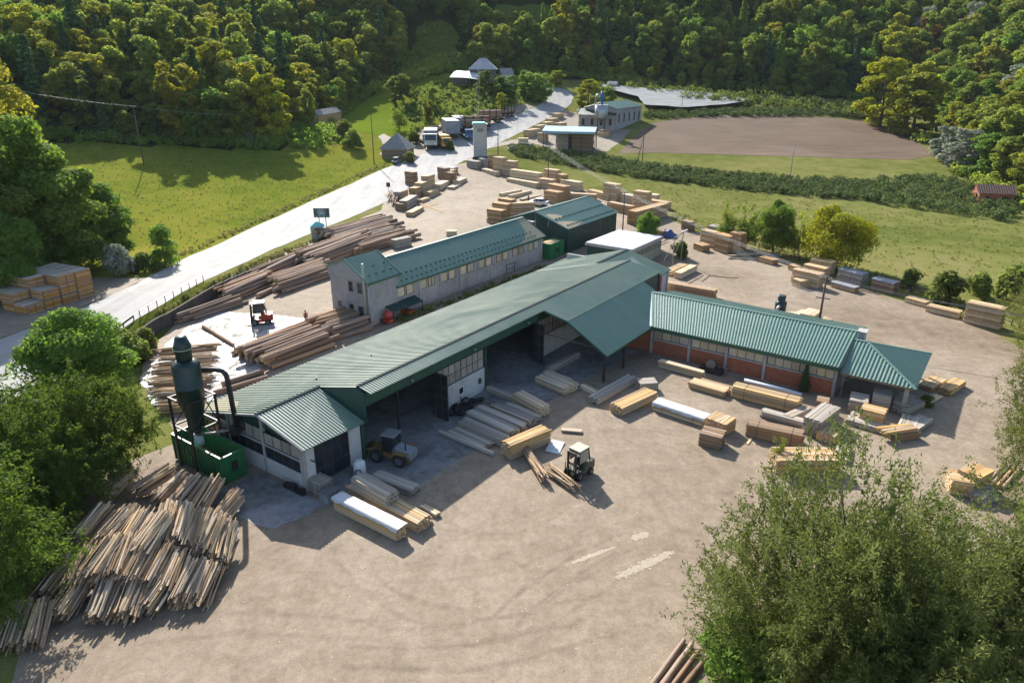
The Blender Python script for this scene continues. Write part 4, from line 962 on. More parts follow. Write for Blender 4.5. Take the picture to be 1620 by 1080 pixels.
# ------------------------------------------------------------------ the wooded hillsides
def forest():
    pts = []; step = 8.2
    gx = np.arange(-400, 410, step); gy = np.arange(140, 640, step)
    A, B = np.meshgrid(gx, gy); rng = np.random.default_rng(5)
    A = (A+rng.uniform(-3.2, 3.2, A.shape)).ravel(); B = (B+rng.uniform(-3.2, 3.2, B.shape)).ravel()
    s = polydist(A, B, VALLEY)
    clear = [(T(838, 30), 33, 26), (T(690, 85), 18, 40), (T(1165, 40), 6, 40)]
    for x, y, d in zip(A, B, s):
        if d < 1 or y < 60: continue
        if abs(x) > .86*y+45 or y > 40+.0*x+560: continue
        z = terr(x, y); px, py = PJ((x, y, z+10))
        if px < -160 or px > 1780 or py < -75: continue
        if any(((x-c.x)/rx)**2+((y-c.y)/ry)**2 < 1 for c, rx, ry in clear): continue
        pts.append((x, y, z, d, px, py))
    rg = random.Random(21); trees = []
    for x, y, z, d, px, py in pts:
        u = rg.random(); left = x < -60
        if left:
            k = 'yellow_a' if u < .17 else 'yellow_b' if u < .30 else 'mid_a' if u < .58 else 'mid_b' if u < .74 else 'green_a' if u < .80 else 'spruce0' if u < .90 else 'spruce1'
        elif px > 1400:
            k = 'yellow_b' if u < .26 else 'russet' if u < .34 else 'mid_a' if u < .58 else 'mid_b' if u < .78 else 'green_b' if u < .95 else 'silver'
        else:
            k = 'green_a' if u < .20 else 'green_b' if u < .38 else 'mid_a' if u < .58 else 'mid_b' if u < .72 else 'yellow_a' if u < .82 else 'russet' if u < .85 else 'spruce2' if u < .93 else 'spruce0'
        h = rg.triangular(10, 25, 17)*(.72 if d < 5 else 1); h *= 1.18 if k.startswith('spruce') else 1
        if left: h *= 1.12 if d > 14 else .92
        if 10 < x < 110 and d < 20: h *= .62
        trees.append((x, y, z, d, px, py, k, h))
    # the trees that show largest are things; the remaining wood is one mass
    def vis(t):
        x, y, z, d, px, py, k, h = t
        if px < -20 or px > 1640 or py < -10: return 0
        return h/y*(1.6 if d < 16 else 1.0 if d < 40 else .6)
    trees.sort(key=vis, reverse=True)
    words = {'green_a': 'deep green broadleaf', 'green_b': 'deep green broadleaf', 'mid_a': 'mid green broadleaf', 'mid_b': 'mid green broadleaf', 'yellow_a': 'yellow-green autumn broadleaf', 'yellow_b': 'yellow-green autumn broadleaf', 'russet': 'russet brown broadleaf', 'silver': 'silvery broadleaf', 'spruce0': 'dark spruce', 'spruce1': 'dark spruce', 'spruce2': 'green spruce'}
    for x, y, z, d, px, py, k, h in trees[:290]:
        side = 'left hillside forest' if x < -60 else 'hillside forest right of the ploughed field' if px > 1400 else 'hillside forest behind the valley fields'
        lab = '%s tree in the %s' % (words[k], side)
        pr = P[k]; plant(pr, (x, y, z), h, h*(.66 if not k.startswith('spruce') else .36)*rg.uniform(.88, 1.15), label=lab, group=lab[:-5] if False else words[k]+' trees, '+side)
    rest = trees[290:]
    kinds = sorted({t[6] for t in rest}); pc = bpy.data.collections.new('forest_sources')
    for i, k in enumerate(kinds):
        o = bpy.data.objects.new('source_%02d' % i, P[k].crown); pc.objects.link(o)
    me = bpy.data.meshes.new('forest'); me.from_pydata([t[:3] for t in rest], [], [])
    a = me.attributes.new('kind', 'INT', 'POINT'); a.data.foreach_set('value', [kinds.index(t[6]) for t in rest])
    a = me.attributes.new('size', 'FLOAT_VECTOR', 'POINT')
    fl = []
    for t in rest:
        pr = P[t[6]]; sz = t[7]/pr.H; sx = t[7]*(.66 if not t[6].startswith('spruce') else .36)*rg.uniform(.88, 1.15)/(2*pr.R); fl += [sx, sx, sz]
    a.data.foreach_set('vector', fl)
    a = me.attributes.new('turn', 'FLOAT_VECTOR', 'POINT'); a.data.foreach_set('vector', sum(([0., 0., rg.uniform(0, 6.28)] for _ in rest), []))
    o = bpy.data.objects.new('forest', me); link(o); tag(o, 'dense mixed wood covering the upper hillsides', kind='stuff')
    ng = bpy.data.node_groups.new('forest', 'GeometryNodeTree')
    ng.interface.new_socket('Geometry', in_out='INPUT', socket_type='NodeSocketGeometry'); ng.interface.new_socket('Geometry', in_out='OUTPUT', socket_type='NodeSocketGeometry')
    gi = ng.nodes.new('NodeGroupInput'); go = ng.nodes.new('NodeGroupOutput'); ip = ng.nodes.new('GeometryNodeInstanceOnPoints'); ci = ng.nodes.new('GeometryNodeCollectionInfo')
    ci.inputs[0].default_value = pc; ci.inputs['Separate Children'].default_value = True; ci.inputs['Reset Children'].default_value = True
    def attr(n, t):
        q = ng.nodes.new('GeometryNodeInputNamedAttribute'); q.data_type = t; q.inputs['Name'].default_value = n; return q.outputs['Attribute']
    L = ng.links.new; L(gi.outputs[0], ip.inputs['Points']); L(ci.outputs[0], ip.inputs['Instance']); ip.inputs['Pick Instance'].default_value = True
    L(attr('kind', 'INT'), ip.inputs['Instance Index']); L(attr('size', 'FLOAT_VECTOR'), ip.inputs['Scale'])
    e2r = ng.nodes.new('FunctionNodeEulerToRotation'); L(attr('turn', 'FLOAT_VECTOR'), e2r.inputs[0]); L(e2r.outputs[0], ip.inputs['Rotation'])
    L(ip.outputs[0], go.inputs[0]); md = o.modifiers.new('scatter', 'NODES'); md.node_group = ng
    print('forest', len(trees))
forest()

# ------------------------------------------------------------------ single trees and shrubs
def tree(k, bx, by, top, wpx=None, label='', name=None, cat='tree', group=None, base=None):
    p = T(bx, by) if base is None else base; h = HT(p, top); wid = None
    if wpx: wid = wpx*sqrt(p.x**2+p.y**2+(CAMH-p.z-h/2)**2)/FPX*.97
    return plant(P[k], p, h, wid, label=label, name=name, cat=cat, group=group)
TREES = [
 # left bank above the crate lot
 ('big_b', -15, 330, 72, 150, 'tall yellow-green tree cut by the left picture edge'),
 ('big_b', 25, 395, 150, 130, 'yellow-green tree above the crate lot, second from the left edge'),
 ('big_a', 60, 440, 190, 150, 'tall dark green tree right behind the stacked crates'),
 ('big_a', 120, 432, 235, 130, 'dark green tree beside the stacked crates, nearer the meadow'),
 ('big_a', 165, 418, 292, 95, 'lower dark green tree at the edge of the meadow by the road'),
 ('big_a', -20, 470, 215, 150, 'dark green tree at the left edge behind the gravel lot'),
 ('lobed', 20, 470, 330, 110, 'low dark leafy tree left of the stacked crates'),
 ('sapling', 68, 226, 180, 32, 'small yellow-green tree at the left rim of the meadow'),
 # tree line round the meadow
 ('bright', 432, 224, 118, 62, 'bright yellow-green tree at the forest edge above the meadow'),
 ('mid_a', 378, 226, 128, 64, 'mid green round tree at the forest edge above the meadow'),
 ('spruce0', 455, 190, 52, 40, 'tall dark spruce standing out before the left forest'),
 ('mid_b', 490, 210, 142, 30, 'slim green tree right of the bright meadow edge tree'),
 ('green_a', 330, 226, 140, 66, 'dark green tree overhanging the shaded meadow edge'),
 ('yellow_a', 290, 224, 100, 66, 'yellow-topped tree overhanging the shaded meadow edge'),
 # around the hut and farmhouse
 ('sapling', 632, 207, 160, 34, 'thin half bare tree on the bright sloping meadow'),
 ('mid_a', 633, 166, 118, 46, 'green orchard tree above the bright sloping meadow'),
 ('mid_b', 686, 172, 138, 26, 'slim green tree among the scrub below the farmhouse'),
 ('green_b', 768, 150, 112, 34, 'green tree right before the farmhouse'),
 ('green_a', 800, 158, 120, 42, 'rounded dark tree right of the farmhouse'),
 ('green_b', 832, 152, 112, 36, 'dark tree on the bank above the road bend'),
 ('green_a', 852, 160, 116, 44, 'tall dark tree overhanging the road bend'),
 ('bright', 793, 176, 147, 22, 'small bright yellow bush tree above the lay-by', 'young_tree'),
 ('yellow_a', 676, 192, 158, 20, 'thin yellow tree at the edge of the scrub'),
 ('yellow_a', 880, 138, 112, 28, 'yellow-green tree beyond the road bend'),
 ('bright', 930, 172, 126, 40, 'bright green tree left of the far sawmill building'),
 ('mid_b', 957, 168, 138, 38, 'green tree behind the far sawmill building'),
 # along the yard fence
 ('yellowbush', 1318, 425, 330, 105, 'big yellow-green tree behind the stacked packs by the fence'),
 ('sapling', 1148, 388, 318, 42, 'small willow at the left of the row behind the yard fence'),
 ('sapling', 1180, 392, 322, 42, 'small willow second in the row behind the yard fence'),
 ('lobed', 1222, 402, 318, 62, 'dense dark small tree behind the yard fence'),
 ('sapling', 1262, 405, 335, 44, 'small willow beside the big yellow-green tree'),
 ('lobed', 1022, 392, 336, 40, 'small dark tree between the shed and the lumber packs'),
 # right rim
 ('bright', 1392, 200, 92, 70, 'bright yellow tree at the corner of the ploughed field'),
 ('yellow_b', 1442, 215, 116, 76, 'round olive tree beside the bright yellow one'),
 ('silver', 1520, 272, 205, 60, 'silvery willow at the foot of the right hillside'),
 ('silver', 1490, 255, 200, 44, 'small silvery willow left of the larger one'),
 ('green_b', 1555, 283, 212, 54, 'dark green tree right of the silvery willow'),
 ('mid_b', 1600, 300, 215, 70, 'leafy green tree above the tiled shed at the right edge'),
 # foreground right
 ('willow_a', 1298, 1135, 722, 400, 'large willow in the right foreground'),
 ('willow_b', 1535, 1120, 812, 360, 'large willow right of the foreground one, cut by the picture edge'),
 ('willow_b', 1420, 1230, 900, 380, 'darker willow at the bottom right corner'),
 ('willow_b', 1672, 770, 505, 180, 'willow at the right edge beside the yard'),
 ('willow_a', 1688, 560, 420, 160, 'willow at the right edge above the long lumber packs'),
 ('lobed', 1215, 1150, 1010, 210, 'low leafy bush at the bottom edge below the large willow', 'bush'),
 # foreground left
 ('lobed', 138, 628, 492, 140, 'round dark green tree beside the road and guard rail'),
 ('acacia_a', 55, 790, 605, 225, 'feathery acacia on the left bank below the road'),
 ('acacia_b', 178, 752, 585, 165, 'feathery acacia beside the dust cyclone'),
 ('acacia_b', 8, 955, 735, 215, 'bright acacia at the left edge beside the slab wood pile'),
 ('acacia_a', -40, 860, 640, 240, 'acacia cut by the left picture edge'),
 ('acacia_b', 100, 815, 655, 175, 'acacia in the middle of the left thicket'),
]
for t in TREES: tree(t[0], *t[1:5], label=t[5], name=t[6] if len(t) > 6 else None, cat='bush' if len(t) > 6 and t[6] == 'bush' else 'tree')
tree('column', 262, 420, 357, 42, 'dark conical shrub on the meadow side of the road', cat='shrub')
tree('bush_pale', 196, 436, 386, 46, 'pale grey-green bush beside the road', cat='bush')
tree('bush', 228, 430, 400, 44, 'green bush between the pale bush and the conical shrub', cat='bush')
BUSH = [(1075,408,382,'small light bush under the pylon frame'), (1440,452,425,'bush at the yard fence behind the grey covered packs'), (1495,478,430,'wide bush at the yard fence, left of the long packs'), (1545,470,432,'bush at the yard fence behind the long packs'), (1600,470,420,'bush at the right edge behind the long packs'), (1020,365,350,'low bush at the foot of the utility pole by the packs'), (560,235,205,'dark scrub bush left of the shingled hut'), (545,218,190,'dark scrub bush up the path from the hut'), (648,258,240,'scrub beside the shingled hut'), (655,228,206,'round bush behind the shingled hut'), (712,238,222,'bush behind the transformer tower')]
for x, y, t, l in BUSH: tree('bush', x, y, t, None, l, cat='bush')
# scrub belt between the farmhouse and the lay-by: many bushes nobody could count one by one
def scatter(name, label, poly, n, h0, h1, leaf, per, mat, seed, rows=None, wf=.55):
    rng = np.random.default_rng(seed); pts = [T(*p) for p in poly]; W = np.array([(p.x, p.y) for p in pts])
    C = []; N = []; got = 0
    lo = W.min(0); hi = W.max(0)
    while got < n:
        c = rng.uniform(lo, hi, (n, 2))
        if rows:
            ang, sp = rows; ca, sa = cos(ang), sin(ang); u = c[:, 0]*ca+c[:, 1]*sa; v = -c[:, 0]*sa+c[:, 1]*ca
            v = np.round(v/sp)*sp+rng.normal(0, sp*.12, len(v)); c = np.stack([u*ca-v*sa, u*sa+v*ca], 1)
        c = c[polydist(c[:, 0], c[:, 1], W) < 0]
        for x, y in c[:n-got]:
            h = rng.uniform(h0, h1); d = unit(rng, per); p = d*np.array([h*wf, h*wf, h*.5])*rng.uniform(.6, 1.05, (per, 1))
            p[:, 2] += h*.5; C.append(p+np.array([x, y, terr(x, y)])); q = d+rng.normal(size=(per, 3))*.5; N.append(q/np.linalg.norm(q, axis=1)[:, None])
        got += len(c)
    C = np.concatenate(C); N = np.concatenate(N); v, q = leafquads(C, N, leaf*rng.uniform(.6, 1.3, len(C)), .6, rng)
    o = bpy.data.objects.new(name, meshnp(name, v, q, [mat])); link(o); tag(o, label, kind='stuff'); return o
scatter('scrub', 'mixed scrub covering the bank below the farmhouse', [(655,215),(680,196),(720,188),(790,170),(845,160),(855,140),(800,136),(740,128),(690,132),(650,150),(640,175)], 380, .9, 2.6, .4, 60, 'leaf_bush', 31)
scatter('scrub', 'thicket along the foot of the left forest', [(60,205),(240,207),(400,228),(500,238),(540,225),(520,205),(400,212),(240,196),(60,193)], 130, 2, 5, .55, 55, 'leaf_green', 32)
scatter('scrub', 'bushy hedge along the foot of the hill behind the fields', [(930,150),(1010,146),(1100,166),(1190,172),(1290,180),(1370,188),(1420,205),(1420,190),(1360,170),(1200,158),(1090,148),(1000,134),(930,138)], 260, 2, 5.5, .5, 60, 'leaf_bush', 33)
scatter('scrub', 'undergrowth at the foot of the hill behind the farmhouse', [(520,205),(545,170),(600,150),(660,130),(720,112),(800,106),(880,112),(960,124),(1010,132),(1010,122),(930,108),(800,92),(700,98),(640,112),(570,140),(510,180)], 330, 2.5, 7, .6, 60, 'leaf_mid', 41)
scatter('scrub', 'bushes at the foot of the right hillside', [(1430,215),(1470,240),(1530,290),(1600,330),(1640,335),(1640,300),(1560,268),(1480,225)], 90, 2, 5, .5, 60, 'leaf_mid', 36)
scatter('berry_rows', 'long rows of berry canes across the valley floor', [(800,232),(880,240),(1000,258),(1150,276),(1290,286),(1382,290),(1382,318),(1290,313),(1150,299),(1000,281),(900,264),(815,248)], 1500, 1.3, 2.2, .30, 36, 'leaf_crop', 34, rows=(radians(12), 2.6))
scatter('orchard_block', 'dense low orchard block left of the tiled shed', [(1385,284),(1470,284),(1600,300),(1608,340),(1590,352),(1480,335),(1380,322)], 330, 1.8, 2.9, .34, 48, 'leaf_crop', 35, rows=(radians(8), 4.0))
scatter('berry_rows', 'short dark crop rows behind the far sawmill building', [(1015,181),(1100,179),(1210,174),(1300,178),(1380,184),(1380,190),(1290,184),(1100,186),(1020,189)], 420, 1.4, 2.6, .35, 30, 'leaf_crop', 37)
scatter('weeds', 'rough grass and weeds along the road embankment', [(236,500),(330,452),(430,404),(520,370),(516,376),(428,412),(340,466),(262,515)], 260, .3, .9, .16, 26, 'weed', 38)
scatter('weeds', 'weeds along the yard fence', [(1060,345),(1200,390),(1300,425),(1420,465),(1560,515),(1600,500),(1430,445),(1200,378),(1070,335)], 420, .3, 1.0, .16, 26, 'weed', 39)
scatter('weeds', 'weeds growing between the office building and the hall', [(600,512),(700,480),(860,420),(866,426),(720,484),(640,512)], 160, .3, 1.0, .15, 24, 'leaf_bush', 40)

scatter('grass_tufts', 'darker grass tufts dotted over the pasture right of the yard', [(1060,330),(1200,360),(1380,420),(1560,470),(1640,480),(1640,360),(1480,340),(1300,318),(1120,300),(960,280)], 900, .18, .5, .16, 10, 'weed', 51)
scatter('grass_tufts', 'rough grass tufts dotted over the left meadow', [(90,210),(240,236),(420,255),(560,252),(600,268),(500,312),(400,356),(300,400),(240,415),(200,330)], 1100, .15, .4, .16, 9, 'weed', 52)
scatter('weeds', 'tall weeds along the meadow edge of the road', [(215,447),(300,402),(400,357),(500,312),(600,267),(655,247),(652,243),(598,262),(497,307),(396,352),(296,396),(212,440)], 420, .3, .9, .16, 18, 'weed', 53)

def fringe(name, label, line, n, h0, h1, lo, hi, mat, seed):
    """undergrowth scattered along a line on the ground"""
    rng = np.random.default_rng(seed); L = np.array(line, float); seg = np.hypot(*(L[1:]-L[:-1]).T); cum = np.concatenate([[0], np.cumsum(seg)])
    C = []; N = []; per = 60
    for _ in range(n):
        d = rng.uniform(0, cum[-1]); k = min(len(seg)-1, int(np.searchsorted(cum, d))-1 if d > 0 else 0); t = (d-cum[k])/seg[k]
        p = L[k]+(L[k+1]-L[k])*t; e = (L[k+1]-L[k])/seg[k]; p = p+np.array([-e[1], e[0]])*rng.uniform(lo, hi); h = rng.uniform(h0, h1)
        q = unit(rng, per); c = q*np.array([h*.6, h*.6, h*.5])*rng.uniform(.6, 1.05, (per, 1)); c[:, 2] += h*.48
        C.append(c+np.array([p[0], p[1], terr(*p)])); w_ = q+rng.normal(size=(per, 3))*.5; N.append(w_/np.linalg.norm(w_, axis=1)[:, None])
    C = np.concatenate(C); N = np.concatenate(N); v, q = leafquads(C, N, .42*rng.uniform(.6, 1.3, len(C)), .6, rng)
    o = bpy.data.objects.new(name, meshnp(name, v, q, [mat])); link(o); tag(o, label, kind='stuff')
fringe('undergrowth', 'undergrowth along the foot of the left forest', VALLEY[2:7], 330, 1.5, 4.5, -3, 8, 'leaf_green', 61)
fringe('undergrowth', 'undergrowth along the foot of the central hill', VALLEY[6:17], 420, 1.5, 5, -2, 8, 'leaf_mid', 62)
fringe('undergrowth', 'undergrowth along the foot of the right hill', VALLEY[16:24], 330, 1.5, 5, -2, 8, 'leaf_mid', 63)
for x, y, t, l in ((214,575,528,'bush on the bank at the end of the retaining wall'), (232,556,520,'bush beside the retaining wall end'), (190,560,520,'bush below the guard rail')): tree('bush', x, y, t, None, l, cat='bush')

def clearing_bushes():
    rng = np.random.default_rng(77); c = T(690, 85); L = [(c.x+rng.uniform(-15,15), c.y+rng.uniform(-34,34)) for _ in range(2)]
    fringe('scrub', 'scattered bushes on the grassy clearing left of the farmhouse', [(c.x-4, c.y-34), (c.x, c.y), (c.x+4, c.y+34)], 70, 1.2, 4.0, -14, 14, 'leaf_mid', 64)
clearing_bushes()
# ------------------------------------------------------------------ sawn timber stacks
UB = {}
def unit_box(mat):
    if mat not in UB:
        m = MB().box(-.5, .5, -.5, .5, -.5, .5); me = bpy.data.meshes.new('board'); me.from_pydata(m.v, [], m.f); me.materials.append(M(mat)); UB[mat] = me
    return UB[mat]
def axisframe(A, B):
    d = B-A; d.z = 0; L = d.length; d.normalize(); n = Vector((-d.y, d.x, 0))
    mid = (A+B)/2; away = Vector((mid.x, mid.y, 0)).normalized()
    if n.dot(away) < 0: n = -n
    return d, n, L
def packmesh(L, D, h, bt, bw, rng, cross=False):
    """outer boards of one strapped pack as loose pieces in one mesh: x along, y depth"""
    m = MB(); nl = max(1, round(h/bt)); nb = max(1, round(D/bw)); t = h/nl; w_ = D/nb
    for k in range(nl):
        for j in range(nb):
            if 0 < j < nb-1 and k < nl-1 and nb > 3:
                if j != 1: continue
                o = rng.uniform(-.03, .05)
                m.box(-L/2+.02+o, L/2-.02-o, -D/2+w_, D/2-w_, k*t, k*t+t*.93) ; continue
            o = rng.uniform(-.07, .07); g = .012+rng.random()*.02
            m.box(-L/2+o, L/2+o+rng.uniform(-.08, .03), -D/2+j*w_+g, -D/2+(j+1)*w_-g, k*t, k*t+t*.9)
    return m
def stack(A, B, top, D, mat, label, cat='lumber stack', bt=.12, bw=.2, levels=1, pieces=False, z0=0.0, name='lumber_stack', cover=None, along=True, straps=0, group=None, seed=None, jit=.02, ht=None):
    pa, pb = T(*A), T(*B)
    if z0: pa, pb = Gz(*A, pa.z+z0), Gz(*B, pb.z+z0)
    d, n, L = axisframe(pa, pb); h = ht if ht else max(.15, HT(pa, top)); zb = min(pa.z, pb.z)
    c = (pa+pb)/2+n*D/2; c.z = zb
    e = empty(name, c, math.atan2(d.y, d.x), label, cat, group); rng = random.Random(hash((A, B)) & 0xffff if seed is None else seed)
    flip = Vector((-d.y, d.x, 0)).dot(n)          # +1 when local y points away from the road of view
    X, Y = (L, D) if along else (D, L); rz = 0 if along else pi/2
    bearer = .09
    if pieces:
        nl = max(1, round((h-bearer)/bt)); nb = max(1, round(Y/bw)); t = (h-bearer)/nl; w_ = Y/nb; me = unit_box(mat)
        for s in (-.36, .36): inst(unit_box('board_brown'), 'bearer', e, (s*X if along else 0, 0 if along else s*X, bearer/2), (0,0,rz), (.12, Y*.98, bearer))
        inner = MB()
        for k in range(nl):
            for j in range(nb):
                y = -Y/2+(j+.5)*w_; z = bearer+(k+.5)*t; o = rng.uniform(-.10, .10)*min(1, X/4)
                vis = k == nl-1 or (j == 0 or j == nb-1) or nl*nb < 50
                if vis:
                    loc = (o, y, z) if along else (-y, o, z)
                    inst(me, 'board', e, loc, (rng.uniform(-jit, jit)*.3, rng.uniform(-jit, jit)*.1, rz+rng.uniform(-jit, jit)*.5), (X*rng.uniform(.94, 1.0), w_*rng.uniform(.84, .95), t*.9))
                else:
                    a0, a1 = -X/2+o+.03, X/2+o-.03; y0, y1 = y-w_*.45, y+w_*.45
                    if along: inner.box(a0, a1, y0, y1, z-t*.45, z+t*.45)
                    else: inner.box(-y1, -y0, a0, a1, z-t*.45, z+t*.45)
        if inner.v: inner.build('inner_boards', {'board': 'lumber', 'board_pale': 'lumber_pale', 'board_grey': 'lumber_grey', 'board_brown': 'lumber_brown'}.get(mat, mat), e)
    else:
        hl = h/levels
        for k in range(levels):
            p = packmesh(X, Y, hl-bearer, bt, bw, rng).build('pack', mat, e, (rng.uniform(-.08, .08), rng.uniform(-.05, .05), k*hl+bearer), (0, 0, rz+rng.uniform(-.012, .012)))
            m = MB()
            for s in (-.38, .38): m.box(s*X-.06, s*X+.06, -Y/2+.02, Y/2-.02, k*hl+.002, k*hl+bearer-.004)
            b_ = m.build('bearers', 'lumber_brown', e); b_.rotation_euler = (0, 0, rz)
    for s in range(straps):
        x = -X*.3+X*.6*s/max(1, straps-1) if straps > 1 else 0
        m = MB(); m.box(x-.025, x+.025, -Y/2-.012, Y/2+.012, h, h+.012); m.box(x-.025, x+.025, -Y/2-.016, -Y/2-.004, .1, h+.01); m.box(x-.025, x+.025, Y/2+.004, Y/2+.016, .1, h+.01)
        b_ = m.build('strap', 'steel_dark', e); b_.rotation_euler = (0, 0, rz)
    if cover:
        # sheet laid over the pack, edges hanging unevenly
        m = MB(); N = 14; vs = []; prof = [(-Y/2-.05, -.30), (-Y/2-.03, .0), (-Y/4, .03), (0, .035), (Y/4, .03), (Y/2+.03, 0), (Y/2+.05, -.30)]
        for i in range(N+1):
            x = -X/2-.05+(X+.1)*i/N
            for y, dz in prof: vs.append((x, y, h+.02+(dz*rng.uniform(.5, 1.2) if dz < 0 else dz+rng.uniform(0, .04))))
        k = len(prof); fs = [(i*k+j, i*k+j+1, (i+1)*k+j+1, (i+1)*k+j) for i in range(N) for j in range(k-1)]
        m.add(vs, fs, 0, True); cv = m.build('cover_sheet', cover, e); cv.rotation_euler = (0, 0, rz)
    return e
K = dict
NEAR = [
 ((527,806),(629,859),787,1.25,'board','yellow boards under a crumpled white sheet, frontmost stack by the hall corner',K(cover='tarp_white')),
 ((548,783),(662,845),768,1.7,'board','long wide stack of orange boards beside the white covered stack',K(bt=.14)),
 ((586,762),(650,787),752,1.5,'board_grey','low stack of grey boards behind the two long stacks at the hall corner',K(bt=.2)),
 ((640,810),(676,830),803,.7,'board_pale','short pale boards lying beside the long orange stack',K(bt=.2,bw=.3)),
 ((664,806),(690,820),800,.6,'board_pale','shortest pale planks at the right of the orange stack',K(bt=.2,bw=.3)),
 ((694,687),(781,723),681,.35,'board_grey','single long pale beam lying on the apron edge',K(bt=.3,bw=.35)),
 ((707,687),(766,714),681,1.9,'board_grey','flat grey boards on the apron, nearest the long pale beam',K(bt=.2,bw=.3)),
 ((723,677),(794,709),666,1.5,'board_grey','grey board stack second from the long pale beam',K(bt=.16,bw=.3)),
 ((737,666),(806,699),651,1.6,'board_grey','taller grey board stack with brown side in the apron row',K(bt=.14,bw=.3)),
 ((753,655),(826,687),643,1.0,'board_grey','narrow grey board stack fourth in the apron row',K(bt=.16,bw=.3)),
 ((775,650),(838,677),640,1.2,'board_grey','grey board stack fifth in the apron row',K(bt=.16,bw=.3)),
 ((794,648),(846,670),640,1.2,'board_grey','grey board stack next to the tall squared pack',K(bt=.16,bw=.3)),
 ((809,637),(852,662),622,1.7,'board_pale','tall squared pack of pale boards at the end of the apron row',K(bt=.12)),
 ((768,620),(810,638),611,.8,'board_grey','pale beam pack by the wire cage against the hall wall',K(bt=.3,bw=.4)),
 ((846,607),(893,627),595,2.6,'board_pale','low wide pale pack under the edge of the canopy',K(bt=.16,bw=.3)),
 ((858,600),(896,615),588,1.1,'board_pale','small pale pack behind the low wide one under the canopy',K(bt=.16,bw=.3)),
 ((872,592),(918,566),583,1.2,'board_grey','slanting timbers along the hall wall under the canopy',K(bt=.25,bw=.3)),
 ((917,615),(940,627),608,.8,'board_pale','small pale beam beside the canopy post',K(bt=.3,bw=.4)),
 ((808,729),(872,701),706,1.5,'board','loose bright yellow board stack beside the green forklift',K(bt=.14,jit=.06)),
 ((887,684),(921,687),680,.7,'board_pale','long bright plank lying across the yellow boards',K(bt=.2,bw=.7)),
 ((983,660),(1040,633),646,1.9,'board','bright orange board stack in front of the canopy',K(bt=.14,jit=.05)),
 ((1031,649),(1112,676),637,1.7,'board_pale','long pack wrapped in white sheet in the middle of the yard',K(cover='tarp_white',straps=2)),
 ((945,642),(1008,605),632,1.4,'board_grey','dark grey timber bundle slanting out from under the canopy',K(bt=.2,bw=.25)),
 ((1012,620),(1041,618),607,1.7,'board_grey','low grey boards beside the canopy shadow',K(bt=.2,bw=.3)),
 ((1040,581),(1112,601),570,.9,'board_pale','long pale beams lying along the brick wall',K(bt=.2,bw=.3)),
 ((1108,606),(1153,620),599,.5,'board_brown','reddish brown beam in front of the brick wall',K(bt=.25,bw=.25)),
 ((1087,613),(1145,630),604,1.8,'board','flat yellow boards between the wrapped pack and the brick wall',K(bt=.14)),
 ((1155,628),(1262,655),610,1.6,'board','longest brown and yellow stack before the brick wing',K(bt=.12,straps=2)),
 ((1178,690),(1268,710),671,1.7,'board_brown','big weathered stack with two black straps',K(bt=.14,straps=2)),
 ((1202,660),(1270,679),650,1.2,'board_grey','silver grey boards behind the strapped weathered stack',K(bt=.16)),
 ((1250,671),(1283,655),660,1.0,'board_grey','grey boards end on beside the brick wing stacks',K(bt=.2)),
 ((1295,694),(1326,669),668,2.0,'board_grey','tall grey and orange stack left of the hipped shelter',K(bt=.14)),
 ((1318,705),(1329,694),691,1.9,'board','small orange square stack left of the hipped shelter',K(bt=.14)),
 ((1318,729),(1340,734),722,3.6,'board_grey','dark slatted boards lying flat near the willow',K(bt=.2,bw=.35,along=False)),
 ((1104,704),(1140,713),684,1.9,'board_brown','heap of brown boards at the end of the white wrapped pack',K(bt=.14,jit=.10)),
 ((1146,692),(1163,680),672,2.4,'board','jumbled yellow boards behind the brown heap',K(bt=.14,jit=.10)),
 ((1228,752),(1330,752),728,2.6,'board','yellow boards half hidden by the foreground willow',K(bt=.14,jit=.06)),
 ((1336,670),(1398,688),662,2.6,'board_grey','wide grey boards under the brown pallet stack',K(bt=.2)),
 ((1357,664),(1396,674),646,1.9,'board','tall slatted orange stack before the hipped shelter',K(bt=.12,z0=.35)),
 ((1399,690),(1452,683),684,1.3,'board','fanned yellow boards on the corner stack',K(bt=.12,jit=.12,z0=.7)),
 ((1414,700),(1455,694),690,1.9,'board_brown','brown corner stack below the fanned boards',K(bt=.14)),
 ((1418,679),(1445,686),671,3.4,'board_grey','grey flat stack right of the tall slatted stack',K(bt=.2,bw=.3,along=False)),
 ((1450,687),(1476,670),679,1.6,'board_grey','light grey boards at the edge of the shelter shadow',K(bt=.2)),
 ((1432,660),(1466,641),651,1.8,'board_grey','grey slats leaning outside the shelter post',K(bt=.2,jit=.08)),
 ((1458,646),(1490,632),640,1.0,'board_pale','pale boards sticking out beyond the hipped shelter',K(bt=.18,jit=.08)),
 ((1476,621),(1497,607),614,1.8,'board','yellow pack beyond the hipped shelter, nearer the roof',K(bt=.14)),
 ((1503,628),(1527,612),618,1.5,'board','yellow pack beyond the hipped shelter, farther right',K(bt=.14)),
 ((1340,652),(1370,658),632,2.6,'board_grey','grey stack under the left of the hipped shelter',K(bt=.14)),
 ((1376,648),(1406,654),625,3.2,'board_grey','grey stack under the middle of the hipped shelter',K(bt=.14)),
 ((1410,648),(1436,655),632,3.0,'board_grey','grey stack under the right of the hipped shelter',K(bt=.14)),
 ((1288,652),(1308,656),633,1.5,'board_brown','reddish board cube against the end of the brick wing',K(bt=.14)),
 ((1500,782),(1536,788),759,2.2,'board','orange pack at the right edge, left one',K(bt=.14)),
 ((1542,786),(1566,772),757,2.0,'board','orange pack at the right edge, right one',K(bt=.14)),
 ((1550,800),(1585,792),788,1.8,'board_grey','grey boards in front of the orange packs at the right edge',K(bt=.2,jit=.1)),
]
